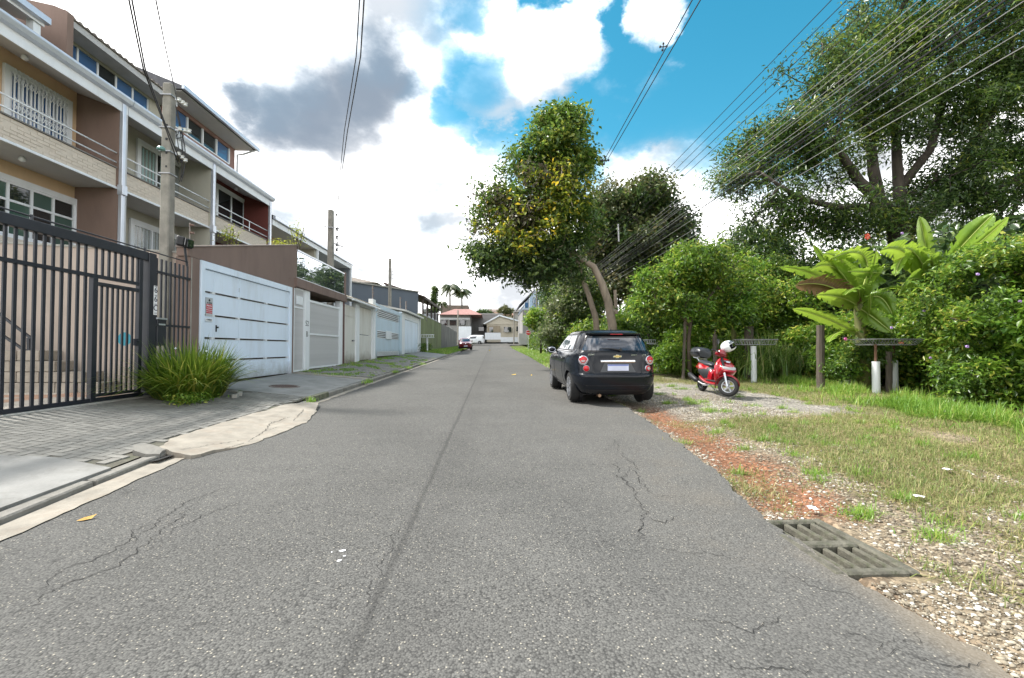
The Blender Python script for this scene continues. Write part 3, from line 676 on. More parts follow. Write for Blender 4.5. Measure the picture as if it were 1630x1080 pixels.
# ------------------------------------------------------------------ storm drain grate, right road edge
def drain():
    t = thing('storm_drain_grate', 'mossy concrete storm drain grate sunk in the right road edge', 'drain grate', (2.16, 2.70, gz(2.70)-.020))
    m = mat('mossy_concrete', (.095, .09, .07), .92, var=.4, scale=14, bump=1., bscale=40, dirt=(.03, .04, .012), dirt_amt=1.)
    X0, X1, Y0, Y1 = -.25, .25, -.38, .38; ym = 0.0
    a = MB(); a.box(X0, X0+.06, Y0, Y1, -.09, .022); a.box(X1-.06, X1, Y0, Y1, -.09, .018); a.box(X0+.06, X1-.06, Y0, Y0+.06, -.09, .02); a.box(X0+.06, X1-.06, Y1-.06, Y1, -.09, .015); a.box(X0+.06, X1-.06, ym-.04, ym+.04, -.09, .014)
    a.build('frame', m, t, local=True, bevel=.012)
    bar = MB(); bar.box(-.016, .016, -.14, .14, -.045, .012); bm_ = bar.mesh('bar', m, bevel=.01)
    for s_, yc in ((0, -.18), (1, .18)):
        for i in range(4):
            link('bar', bm_, t, (X0+.06+.045+i*.0975, yc, -.002-.004*((i+s_) % 2)), (random.uniform(-.02, .02), random.uniform(-.03, .03), 0))
    p = MB(); p.box(X0+.02, X1-.02, Y0+.02, Y1-.02, -.42, -.4); p.box(X0+.02, X0+.03, Y0, Y1, -.4, -.09); p.box(X1-.03, X1-.02, Y0, Y1, -.4, -.09)
    p.build('pit', mat('pit_mud', (.015, .016, .006), .95, var=.5, scale=8), t, local=True)
drain()
# ------------------------------------------------------------------ litter and fallen leaves
def litter():
    leaf_dry = mat('dry_leaf', (.42, .25, .06), .8, var=.3, scale=30, bump=0); yl = mat('yellow_leaf', (.65, .45, .03), .7, var=.2, scale=30, bump=0); paper = mat('white_paper', (.8, .8, .8), .8)
    def fl(px, py, s, m, label, rz, zf=None):
        p = gr(px, py); z = zf(p.x, p.y) if zf else gz(p.y)
        a = MB(); a.add([(-s, 0, .004), (-.3*s, .4*s, .014), (.5*s, .3*s, .02), (s, 0, .03), (.5*s, -.3*s, .008), (-.3*s, -.4*s, .006), (0, 0, .004)], [(0, 6, 1), (1, 6, 2), (2, 6, 3), (3, 6, 4), (4, 6, 5), (5, 6, 0)])
        o = a.build('fallen_leaf', m); o.location = (p.x, p.y, z+.002); o.rotation_euler = (0, 0, rz); return tag(o, label, 'leaf')
    fl(138, 828, .055, leaf_dry, 'single curled brown leaf lying on the near left asphalt', .6)
    fl(818, 597, .10, yl, 'yellow leaf lying on the road, nearer of the two before the parked car', .3)
    fl(846, 598, .07, yl, 'yellow leaf lying on the road just left of the parked car', 1.3)
    for px, py, s, lb in ((1463, 795, .035, 'scrap of white litter on the grass right of the drain'), (1293, 813, .04, 'grey flat scrap on the red soil behind the drain'), (1508, 750, .035, 'white scrap in the grass at the right edge'), (1350, 617, .06, 'crumpled white litter near the white stub pipe')):
        p = gr(px, py); a = MB(); a.grid(lambda u, v: ((u-.5)*s*2, (v-.5)*s*1.4, .012*fbm(u*3, v*3, px)+.02), 4, 3); o = a.build('litter_scrap', paper); o.location = (p.x, p.y, verge(p.x, p.y)+.03); o.rotation_euler = (0, 0, px); tag(o, lb, 'litter')
    a = MB(); random.seed(5)
    for (px, py, s) in ((545, 878, .02), (540, 893, .018), (548, 886, .012), (528, 880, .008), (1388, 893, 0)):
        if not s: continue
        p = gr(px, py); n = 9; a.add([(p.x, p.y, gz(p.y)+.004)]+[(p.x+s*random.uniform(.5, 1.2)*math.cos(2*PI*i/n), p.y+s*random.uniform(.4, 1)*math.sin(2*PI*i/n), gz(p.y)+.004) for i in range(n)], [(0, i+1, (i+1) % n+1) for i in range(n)])
    a.build('paint_spot', paper, road)
litter()
# ------------------------------------------------------------------ left side: walls and gates along the footway
brown_wall = mat('brown_render', lin((124, 106, 98)), .9, var=.08, scale=1.6, bump=.35, bscale=70, dirt=(.10, .075, .06), dirt_amt=.45, streak=.4, splash=.6)
beige_wall = mat('beige_render', lin((170, 156, 145)), .9, var=.07, scale=1.2, bump=.25, bscale=70, dirt=(.18, .15, .12), dirt_amt=.4, streak=.4)
tan_wall = mat('tan_render', lin((208, 180, 146)), .9, var=.05, scale=1.2, bump=.2, bscale=60, dirt=(.3, .25, .18), dirt_amt=.2, streak=.4)
cocoa_wall = mat('cocoa_render', lin((126, 106, 96)), .9, var=.08, scale=1.2, bump=.25, bscale=60, dirt=(.1, .07, .06), dirt_amt=.3, streak=.4)
sage_wall = mat('grey_green_render', lin((172, 169, 156)), .9, var=.06, scale=1.2, bump=.2, bscale=60, dirt=(.15, .15, .12), dirt_amt=.3, streak=.4)
wine_wall = mat('wine_render', lin((104, 56, 50)), .9, var=.1, scale=1.2, bump=.2, bscale=60, dirt=(.06, .03, .03), dirt_amt=.3, streak=.4)
rose_wall = mat('rose_brown_render', lin((142, 112, 104)), .9, var=.06, scale=1.2, bump=.2, bscale=60, dirt=(.15, .1, .09), dirt_amt=.3, streak=.4)
soffit_m = mat('soffit_plaster', (.52, .52, .52), .8, var=.04, bump=.05)
dark_glass = glassmat('dark_window_glass', (.015, .02, .022), .02)
blue_glass = glassmat('blue_tint_glass', (.05, .12, .26), .02, 1.)
mirror_glass = glassmat('mirror_glass', (.42, .46, .52), .02, 1., 1., .92)
curtain_m = mat('pale_curtain', (.55, .58, .6), .9, var=.15, scale=9, bump=.3, bscale=20)
green_curtain = mat('green_curtain', (.10, .19, .16), .8, var=.4, scale=9, bump=.3, bscale=20)
def bars_v(parent, mtl, X, ys, z0, z1, w=.045, d=.045, name='bar', round_=False):
    a = MB()
    if round_: a.cyl((0, 0, z0), (0, 0, z1), w/2, n=8)
    else: a.box(-d/2, d/2, -w/2, w/2, z0, z1)
    me = a.mesh(name, mtl); base = wloc(parent)
    return [link(name, me, parent, (X-base.x, y-base.y, -base.z)) for y in ys]
def black_gate():
    t = thing('sliding_gate', 'tall black steel bar driveway gate with walk-in door at the left edge', 'gate', (WX, 5.6, .43))
    a = MB(); a.box(WX-.05, WX+.05, 2.6, 8.03, 2.90, 3.05); a.build('top_beam', black_steel, t, bevel=.006)
    a = MB(); a.box(WX-.03, WX+.03, 2.6, 8.0, .455, .515); a.build('rail', black_steel, t)
    a = MB(); a.box(WX-.028, WX+.028, 2.6, 7.93, 2.42, 2.475); a.build('rail', black_steel, t)
    ys = [y for y in np.arange(5.79-.122*24, 6.93, .122)]
    bars_v(t, black_steel, WX, ys, .515, 2.42, .042, .022); bars_v(t, black_steel, WX-.002, ys+[7.06+.115*i for i in range(8)], 2.475, 2.90, .036, .022)
    a = MB(); a.box(WX-.035, WX+.035, 6.98, 7.07, .455, 2.42); a.box(WX-.034, WX+.034, 7.86, 7.94, .515, 2.90)
    a.box(WX-.024, WX+.036, 7.07, 7.86, 2.30, 2.36); a.box(WX-.024, WX+.036, 7.07, 7.86, .53, .58)
    a.build('door_frame', black_steel, t, bevel=.004)
    bars_v(t, black_steel, WX, [7.07+.79*(i+1)/8 for i in range(7)], .58, 2.30, .034, .02, 'door_bar')
    a = MB(); a.box(WX-.03, WX+.045, 7.8, 7.86, 1.35, 1.47); a.cyl((WX+.045, 7.83, 1.43), (WX+.08, 7.83, 1.43), .012); a.build('lock', black_steel, t)
    a = MB(); a.cyl((WX, 2.6, 3.13), (WX, 9.1, 3.085), .012, n=6); [a.cyl((WX, y, 3.03), (WX, y, 3.13), .018, n=6) for y in (6.1, 8.0)]; a.build('top_wire', black_steel, t)
    p = thing('gate_post', 'black steel gate post carrying the white number plate', 'gate post', (WX, 8.12, .42))
    a = MB(); a.box(WX-.06, WX+.06, 8.04, 8.21, .40, 3.05); a.build('post', black_steel, p, bevel=.008)
    pl = MB(); pl.box(WX+.061, WX+.069, 8.145, 8.22, 1.92, 2.46); plate = pl.build('number_plate', mat('enamel_white', (.8, .8, .8), .35, var=.02, bump=0), p)
    navy = mat('navy_lettering', (.012, .016, .05), .5, bump=0)
    for i, ch in enumerate('66C'):
        link('digit', text_mesh(ch, .15, navy, 'digit'), plate, Vector((WX+.071, 8.183, 2.375-.165*i))-wloc(plate), FACE_X)
    d = MB()
    for i in range(4): d.box(WX+.069, WX+.072, 8.155, 8.21, 2.455-.165*i-.012, 2.455-.165*i-.002); 
    d.build('plate_bar', navy, plate)
    r = thing('steel_railing', 'black steel bar railing between the gate post and brown pillar', 'railing', (WX, 8.3, .42))
    bars_v(r, black_steel, WX-.01, [8.30+.115*i for i in range(8)], .45, 3.0, .034, .02)
    for z_ in (2.72, 1.72, .5): a = MB(); a.box(WX-.045, WX+.025, 8.21, 9.16, z_, z_+.04); a.build('rail', black_steel, r)
    a = MB(); a.box(WX-.14, WX+.02, 8.30, 8.52, 1.35, 1.85); a.build('letter_box', black_steel, r, bevel=.01)
    a = MB(); a.box(WX-.145, WX+.03, 8.29, 8.53, 1.85, 1.88); a.box(WX+.021, WX+.026, 8.33, 8.49, 1.74, 1.77); a.build('letter_flap', alu, r)
    f = thing('floodlight', 'pair of black floodlights on a short pole above the railing', 'floodlight', (WX, 9.08, 3.0))
    a = MB(); a.cyl((WX, 9.08, 3.0), (WX, 9.0, 3.38), .022, n=8); a.build('pole', black_steel, f)
    for y, rz in ((8.86, .5), (9.06, -.25)):
        a = MB(); a.obox((WX+.02, y, 3.46), (.13, .16, .19), (0, .12, rz)); h = a.build('lamp_head', black_plastic, f, bevel=.02)
        g = MB(); g.obox((WX+.09, y+math.sin(rz)*.07, 3.455), (.01, .13, .15), (0, .12, rz)); g.build('lens', dark_glass, h)
    w = thing('sill_track', 'pale concrete sill strip running under the black gate', 'sill', (WX, 5.4, .42))
    a = MB(); a.box(WX-.07, WX+.1, 2.6, 8.25, .36, .45); a.build('sill', concrete, w, bevel=.01)
black_gate()
def courtyard():
    tile = mat('court_tile', (.50, .44, .37), .6, var=.1, scale=2, bump=.1); tile2 = mat('court_tile_terracotta', (.45, .27, .18), .6, var=.1, scale=2, bump=.1)
    fl = tag(MB().box(-13, WX-.08, -2, 9.2, .28, .425).build('courtyard_floor', joint_m), kind='structure')
    a = MB(); a.box(-.22, .22, -.22, .22, -.01, .01); m1 = a.mesh('tile', tile, bevel=.004); b = MB(); b.box(-.22, .22, -.22, .22, -.01, .01); m2 = b.mesh('tile', tile2, bevel=.004)
    for i in range(9):
        for j in range(12): link('tile', m2 if (i == 3 or j == 9) else m1, fl, (WX-.32-i*.45, 4.1+j*.45, .43+random.uniform(-.001, .001)))
    w = thing('courtyard_wall', 'beige rendered side wall seen through the black gate bars', 'wall', (-9, 9.27, .4))
    a = MB(); a.hexa([(-13.5, 9.18, .3), (WX-.04, 9.18, .3), (WX-.04, 9.36, .3), (-13.5, 9.36, .3)], [(-13.5, 9.18, 3.62), (WX-.04, 9.18, 3.28), (WX-.04, 9.36, 3.28), (-13.5, 9.36, 3.62)]); a.build('render', beige_wall, w)
    a = MB(); a.hexa([(-13.5, 9.16, 3.62), (WX-.04, 9.16, 3.28), (WX-.04, 9.38, 3.28), (-13.5, 9.38, 3.62)], [(-13.5, 9.16, 3.66), (WX-.04, 9.16, 3.32), (WX-.04, 9.38, 3.32), (-13.5, 9.38, 3.66)]); a.build('coping', concrete, w)
    block = mat('court_block', (.33, .29, .24), .9, var=.25, scale=3, bump=.5, dirt=(.1, .09, .07), dirt_amt=.5)
    s = thing('courtyard_steps', 'block-faced steps with dark handrails behind the black gate', 'steps', (-8.9, 8.8, .43))
    P0 = at(-60, 618, 8.75); a = MB()
    for r in range(4):
        n = 7-r
        for i in range(n):
            x0 = -10.6+i*.42+(r % 2)*.12
            if x0 > -7.75-r*.42: continue
            bb = MB(); bb.box(x0, x0+.405, 8.72+random.uniform(-.008, .008), 9.17, .43+r*.21, .43+r*.21+.2); bb.build('block', block, s, bevel=.008)
    for k in range(3):
        a = MB(); p = at(-30, 478+k*33, 8.55); q = at(50 if k == 0 else 47, 539+k*24, 8.55); a.beam(p, q, .04); a.build('handrail', black_steel, s)
    a = MB(); a.beam(at(46, 538, 8.55), at(49, 612, 8.55), .05); a.build('rail_post', black_steel, s)
    h = thing('garden_hose', 'green garden hose coiled on a blue holder behind the door bars', 'hose', at(203, 560, 8.9)); c = wloc(h)
    a = MB(); a.tube([c+Vector((.16*math.cos(u*.45)*(1+.03*math.sin(u)), .02*math.sin(u*1.7)-.05, .34*math.sin(u*.45)-.08)) for u in range(0, 43)], .018, 6); a.tube([c+Vector((.05*math.sin(u), -.04, -.3-.07*u)) for u in range(5)], .016, 6); a.build('hose_coil', mat('hose_green', (.02, .16, .09), .5), h, smooth=True)
    a = MB(); a.lathe([(.14, -.06), (.15, 0), (.14, .05)], c+Vector((0, -.02, .26)), 'y', 18); a.build('holder', mat('holder_blue', (.03, .25, .33), .5), h)
courtyard()
def white_garage():
    y0, y1 = 9.47, 13.66; z0 = .50
    t = thing('brown_front_wall', 'brown rendered front wall with raking top around the pale blue garage gate', 'wall', (WX, 9.3, .45))
    a = MB(); a.box(WX-.3, WX, 9.17, y0, .35, 3.22); a.build('pillar', brown_wall, t, bevel=.01)
    a = MB(); a.box(WX-.29, WX+.012, 9.20, 9.215, .42, 3.2); a.build('pillar_joint', concrete, t)
    a = MB(); a.prism([(WX-.005, 9.12, 3.225), (WX-.005, 14.0, 3.225), (WX-.005, 14.0, 4.62), (WX-.005, 9.12, 3.40)], (-.24, 0, 0)); a.build('parapet', brown_wall, t)
    a = MB(); a.prism([(WX+.015, 9.1, 3.40), (WX+.015, 14.02, 4.62), (WX+.015, 14.02, 4.65), (WX+.015, 9.1, 3.43)], (-.28, 0, 0)); a.build('coping', mat('wall_coping', (.22, .18, .16), .8), t)
    a = MB(); a.box(WX-.3, WX-.005, y1, 13.84, .4, 3.225); a.build('pillar', brown_wall, t)
    g = thing('garage_gate', 'pale blue-white panelled garage gate with dark slots and alarm sign', 'garage gate', (WX, 11.5, .5))
    a = MB(); fw = .13
    a.box(WX-.10, WX+.035, y0, y0+fw, z0-.02, 3.21); a.box(WX-.10, WX+.035, y1-fw, y1, z0-.02, 3.21); a.box(WX-.10, WX+.033, y0+fw, y1-fw, 3.05, 3.21)
    a.build('gate_frame', bluewhite, g, bevel=.008)
    ycol = [y0+fw, 9.96, 10.93, y1-fw]; zr = [.54, 1.03, 1.53, 2.04, 2.55, 3.04]; sl = .028
    for ci in range(3):
        a0, a1 = ycol[ci]+.004, ycol[ci+1]-.004
        for ri in range(5):
            p = MB(); p.box(WX-.06, WX-.012, a0, a1, zr[ri]+(sl if ri else 0), zr[ri+1]-(sl if ri < 4 else 0)); p.build('panel', bluewhite, g, bevel=.003)
        for ri in range(1, 5):
            n = 2 if ci == 2 else 1
            for q in range(n):
                b0 = a0+(a1-a0)*q/n+.03; b1 = a0+(a1-a0)*(q+1)/n-.06
                s = MB(); z = zr[ri]; s.box(WX-.058, WX-.004, a0+(a1-a0)*q/n+.001, b0, z-sl+.001, z+sl-.001); s.box(WX-.058, WX-.004, b1, a0+(a1-a0)*(q+1)/n-.001, z-sl+.001, z+sl-.001)
                s.box(WX-.058, WX-.004, b0, b1, z-sl+.001, z-sl+.009); s.box(WX-.058, WX-.004, b0, b1, z+sl-.009, z+sl-.001); s.build('slot_frame', white_paint, g)
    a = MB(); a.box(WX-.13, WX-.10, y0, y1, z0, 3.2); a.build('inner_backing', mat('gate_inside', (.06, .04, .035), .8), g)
    a = MB(); a.cyl((WX-.012, 10.05, 1.78), (WX+.04, 10.05, 1.78), .018, n=10); a.box(WX-.012, WX-.004, 10.03, 10.07, 1.68, 1.83); a.build('lock', black_plastic, g)
    a = MB(); a.box(WX-.012, WX+.006, 10.9, 10.92, 2.7, 2.8); a.build('latch', alu, g)
    s = thing('alarm_sign', 'small red and white alarm warning sign on the pale blue gate', 'sign', (WX, 9.78, 2.2))
    X = WX-.008; a = MB(); a.box(X, X+.012, 9.67, 9.90, 2.02, 2.43); a.build('plate', mat('sign_grey', (.42, .45, .47), .4, bump=0), s)
    a = MB(); a.box(X+.012, X+.014, 9.685, 9.885, 2.08, 2.285); a.build('red_field', mat('sign_red', (.45, .012, .03), .4, bump=0), s)
    a = MB(); a.lathe([(.028, 0), (.028, .003)], (X+.012, 9.785, 2.37), 'x', 14); a.build('emblem', black_plastic, s)
    link('lettering', text_mesh('ALARME', .045, black_plastic), s, Vector((X+.014, 9.785, 2.31))-wloc(s), FACE_X)
    for tx, sz, zz in (('Alarme', .06, 2.25), ('24 HORAS', .036, 2.195), ('MONITORADO', .029, 2.15), ('LOCAL PROTEGIDO', .022, 2.11)):
        link('lettering', text_mesh(tx, sz, white_paint), s, Vector((X+.016, 9.785, zz))-wloc(s), FACE_X)
    l = thing('letter_slot_plate', 'small white letter plate under the alarm sign', 'letter plate', (WX, 9.78, 1.95)); a = MB(); a.box(X, X+.014, 9.66, 9.90, 1.90, 1.97); a.build('plate', white_paint, l)
    link('lettering', text_mesh('CORREIO', .04, black_plastic), l, Vector((X+.016, 9.78, 1.935))-wloc(l), FACE_X)
white_garage()
def fence_post(px, py0, py1, D, label, n=5, rod=True, w=.03):
    p0 = at(px, py1, D); p1 = at(px, py0, D); t = thing('electric_fence_post', label, 'fence post', p0, group=None)
    a = MB(); a.cyl(p0, p1, w, n=6); a.build('rod', mat('galvanised_rod', (.28, .25, .23), .6, .3), t)
    me = MB().lathe([(.02, -.02), (.045, -.015), (.045, .015), (.02, .02)], (0, 0, 0), 'z', 8).mesh('insulator', mat('insulator_brown', (.16, .1, .08), .5))
    for i in range(n): pin('insulator', me, t, p0.lerp(p1, (i+.7)/n)+Vector((.05, 0, 0)))
fence_post(457, 404, 452, 13.3, 'brown insulator post fixed on the wall right of the garage gate', 4)
fence_post(302, 355, 404, 9.1, 'electric fence post with insulators above the brown pillar', 4, w=.012)
fence_post(593, 455, 480, 24, 'grey electric fence rod above the small tiled canopy', 5)
fence_post(637, 473, 492, 30, 'white electric fence rod above the pale blue gate', 3)
fence_post(646, 480, 494, 33, 'electric fence rod above the plain white garage door', 4)
fence_post(679, 485, 512, 40, 'grey rod standing on top of the green wall', 3)
def glass_balcony_house():
    t = thing('terrace_gatehouse', 'terrace with mirrored glass balustrade over the grey slatted gates', 'terrace', (WX, 16, .6))
    a = MB(); a.box(-11.4, WX+.06, 13.86, 18.55, 3.27, 3.56); sl_ = a.build('terrace_slab', brown_wall, t)
    pc = [13.86+.67*i for i in range(8)]
    for i in range(7): b = MB(); b.box(WX+.063, WX+.078, pc[i]+.006, min(pc[i+1], 18.55)-.006, 3.275, 3.555); b.build('fascia_panel', brown_wall, t)
    a = MB(); a.box(WX-.3, WX, 18.27, 18.5, .5, 3.268); a.build('column', mat('oxblood_paint', (.09, .022, .022), .6, var=.15), t)
    a = MB(); a.box(WX-.14, WX+.02, 18.42, 18.6, 3.561, 4.55); a.build('end_post', brown_wall, t)
    fr = MB(); fr.box(WX-.03, WX+.02, 14.02, 18.42, 4.45, 4.50); fr.box(WX-.03, WX+.02, 14.02, 18.42, 3.562, 3.60); b = fr.build('balustrade_frame', alu, t)
    ys = np.linspace(14.03, 18.4, 5)
    for i in range(4): g = MB(); g.box(WX-.012, WX, ys[i]+.005, ys[i+1]-.005, 3.601, 4.449); g.build('glass_pane', mirror_glass, b)
    gm = mat('silver_slat', (.55, .56, .57), .5, .2, var=.12, bump=.05, splash=.5)
    d = thing('slatted_walk_door', 'narrow grey slatted walk-in door between brown pillar and white column', 'door', (WX, 14.3, .53))
    a = MB(); a.box(WX-.06, WX-.01, 13.86, 13.90, .55, 3.26); a.box(WX-.06, WX-.01, 14.57, 14.62, .55, 3.26); a.box(WX-.06, WX-.01, 13.90, 14.57, 2.60, 2.66); a.box(WX-.06, WX-.01, 13.90, 14.57, 3.2, 3.26); a.box(WX-.06, WX-.01, 13.90, 14.57, .55, .6); a.build('door_frame', white_paint, d)
    bars_v(d, gm, WX-.03, np.linspace(13.94, 14.53, 9), .6, 2.60, .035, .02, 'slat'); bars_v(d, gm, WX-.03, np.linspace(13.94, 14.53, 9), 2.66, 3.2, .035, .02, 'slat')
    a = MB(); a.box(WX-.018, WX+.02, 14.0, 14.45, 2.72, 3.0); a.build('letter_box', white_paint, d, bevel=.01)
    a = MB(); a.box(WX-.2, WX+.01, 14.63, 14.95, .55, 3.26); c = a.build('white_column', white_paint, t, bevel=.01)
    link('number', text_mesh('52', .26, black_plastic, 'number'), t, Vector((WX+.013, 14.79, 2.14))-wloc(t), FACE_X); link('number', text_mesh('B', .26, black_plastic, 'number'), t, Vector((WX+.013, 14.79, 1.78))-wloc(t), FACE_X)
    g = thing('slatted_garage_gate', 'wide grey vertical-slat garage gate below the glass balustrade', 'garage gate', (WX, 16.4, .6))
    a = MB(); a.box(WX-.06, WX, 14.96, 15.03, .58, 3.26); a.box(WX-.06, WX, 17.86, 17.93, .58, 3.0); a.box(WX-.06, WX, 15.03, 17.86, 2.90, 2.98); a.box(WX-.058, WX+.002, 15.03, 17.86, 1.77, 1.83); a.box(WX-.06, WX, 15.03, 17.86, .60, .66); a.build('gate_frame', white_paint, g)
    ys = np.linspace(15.09, 17.8, 34); bars_v(g, gm, WX-.03, ys, .66, 1.77, .045, .015, 'slat'); bars_v(g, gm, WX-.03, ys, 1.83, 2.90, .045, .015, 'slat')
    a = MB(); a.box(WX-.12, WX-.075, 15.0, 17.9, .6, 2.88); a.build('backing', mat('grey_sheet', (.42, .43, .44), .6), g)
    a = MB(); a.box(WX-.2, WX+.005, 17.94, 18.26, .58, 3.26); a.build('white_column', white_paint, t, bevel=.01)
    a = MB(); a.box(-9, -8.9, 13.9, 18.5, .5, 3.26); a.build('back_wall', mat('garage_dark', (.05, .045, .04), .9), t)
glass_balcony_house()
def beige_gates():
    off = mat('off_white_metal', (.62, .61, .57), .6, var=.05, scale=1.5, bump=.06, dirt=(.35, .3, .22), dirt_amt=.5, streak=.4, splash=.7)
    t = thing('tiled_gate_front', 'cream garage front under a small tiled canopy past the dark red column', 'gate', (WX, 21, .7))
    a = MB(); a.box(WX-.12, WX-.04, 18.56, 20.0, .66, 3.2); a.build('walk_door', off, t, bevel=.01)
    a = MB(); a.box(WX-.035, WX-.02, 18.65, 19.9, 2.72, 2.75); a.box(WX-.035, WX-.02, 18.65, 19.9, .8, .83); a.build('door_trim', off, t)
    a = MB(); a.cyl((WX-.04, 19.6, 1.65), (WX+.03, 19.6, 1.65), .03); a.cyl((WX+.02, 19.45, 1.65), (WX+.02, 19.75, 1.65), .02); a.build('door_handle', black_steel, t)
    a = MB(); a.box(WX-.2, WX+.02, 20.01, 20.5, .66, 3.4); a.build('column', white_paint, t, bevel=.01)
    for z0, z1 in ((.74, 1.95), (1.98, 3.3)):
        for i in range(3): a = MB(); a.box(WX-.1, WX-.05, 20.52+i*.71, 20.52+(i+1)*.71-.012, z0, z1); a.build('panel', off, t, bevel=.006)
    a = MB(); a.box(WX-.2, WX+.04, 22.67, 23.2, .7, 3.9); a.build('column', white_paint, t, bevel=.01)
    a = MB(); a.box(WX-.15, WX+.02, 20.52, 22.66, 3.32, 3.5); a.build('lintel', white_paint, t)
    tm = mat('cream_roof_tile', (.50, .44, .34), .85, var=.3, scale=5, bump=.5, dirt=(.18, .15, .1), dirt_amt=.7)
    me = MB()
    for k in range(5):
        u0, u1 = k/5, (k+1)/5; me.add([(-.11+.22*u0, 0, .04*math.sin(PI*u0)), (-.11+.22*u1, 0, .04*math.sin(PI*u1)), (-.11+.22*u1, .42, .04*math.sin(PI*u1)+.01), (-.11+.22*u0, .42, .04*math.sin(PI*u0)+.01)], [(0, 1, 2, 3)])
    me = me.mesh('tile', tm)
    a = MB(); a.prism([(WX+.24, 18.62, 3.42), (WX+.24, 18.62, 3.47), (WX-1.3, 18.62, 3.93), (WX-1.3, 18.62, 3.8)], (0, 4.5, 0)); a.build('canopy_deck', off, t)
    for i in range(20):
        for j in range(4):
            pin('tile', me, t, (WX+.27-j*.36, 18.74+i*.226, 3.475+j*.108+.012*(random.random())), (R_(0), math.atan(.30)*0, PI/2) if False else (0, 0, 0)).matrix_local = Matrix.Translation(Vector((WX+.27-j*.36, 18.74+i*.226, 3.475+j*.108))-wloc(t)) @ Matrix.Rotation(PI/2, 4, 'Z') @ Matrix.Rotation(math.atan(.30), 4, 'X')
    a = MB(); a.cyl((WX+.06, 22.9, 3.2), (WX+.06, 22.9, .8), .04, n=8); a.cyl((WX+.28, 18.65, 3.42), (WX+.28, 23.2, 3.40), .05, n=8); a.tube([(WX+.28, 23.1, 3.4), (WX+.1, 23.0, 3.2), (WX+.06, 22.9, 3.1)], .04, 8); a.build('gutter_pipe', white_paint, t)
    pb = mat('pale_blue_metal', (.50, .62, .72), .5, var=.05, scale=1.2, bump=.04, dirt=(.33, .34, .32), dirt_amt=.4, streak=.4, splash=.6)
    g = thing('pale_blue_gate', 'pale blue gate with three horizontally slatted bands', 'gate', (WX, 26.5, .8))
    a = MB(); a.box(WX-.15, WX+.02, 23.22, 23.6, .74, 3.75); a.box(WX-.15, WX+.02, 29.3, 29.9, .85, 3.75); a.box(WX-.15, WX+.018, 23.6, 29.3, 3.5, 3.74); a.build('gate_frame', pb, g)
    for z0, z1 in ((2.42, 2.9), (1.25, 1.75)): a = MB(); a.box(WX-.1, WX-.04, 23.61, 29.29, z0-.12, z1+.12); a.build('panel', pb, g)
    sm = MB(); sm.box(-.02, .02, 0, 5.6, -.022, .022); me = sm.mesh('slat', white_paint)
    for z0, z1 in ((3.06, 3.48), (1.9, 2.28), (.9, 1.1)):
        n = max(3, int((z1-z0)/.085))
        for i in range(n+1): pin('slat', me, g, (WX-.05, 23.65, z0+(z1-z0)*i/n))
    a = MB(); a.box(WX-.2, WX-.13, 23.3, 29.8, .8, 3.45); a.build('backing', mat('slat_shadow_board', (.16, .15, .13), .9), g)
    a = MB(); a.box(WX-.03, WX+.03, 25.6, 26.9, 1.85, 2.35); a.build('letter_box', white_paint, g, bevel=.02)
    w = thing('plain_white_garage', 'plain white garage front with a flat tiled eave beside the green wall', 'garage gate', (WX, 33.5, .9))
    a = MB(); a.box(WX-.2, WX+.02, 29.92, 30.9, .85, 3.85); a.box(WX-.2, WX+.02, 36.4, 37.2, .95, 3.85); a.box(WX-.2, WX+.018, 30.9, 36.4, 3.4, 3.85); a.build('front_frame', white_paint, w)
    for i in range(4): a = MB(); a.box(WX-.1, WX-.03, 30.92+i*1.37, 30.92+(i+1)*1.37-.02, .95, 3.39); a.build('panel', bluewhite, w, bevel=.01)
    a = MB(); a.prism([(WX+.35, 29.9, 3.86), (WX+.35, 29.9, 3.98), (WX-1.5, 29.9, 4.35), (WX-1.5, 29.9, 4.2)], (0, 7.4, 0)); a.build('eave', off, w)
    a = MB(); a.cyl((WX+.07, 37.1, 3.9), (WX+.07, 37.1, 1.1), .05, n=8); a.build('downpipe', white_paint, w)
beige_gates()
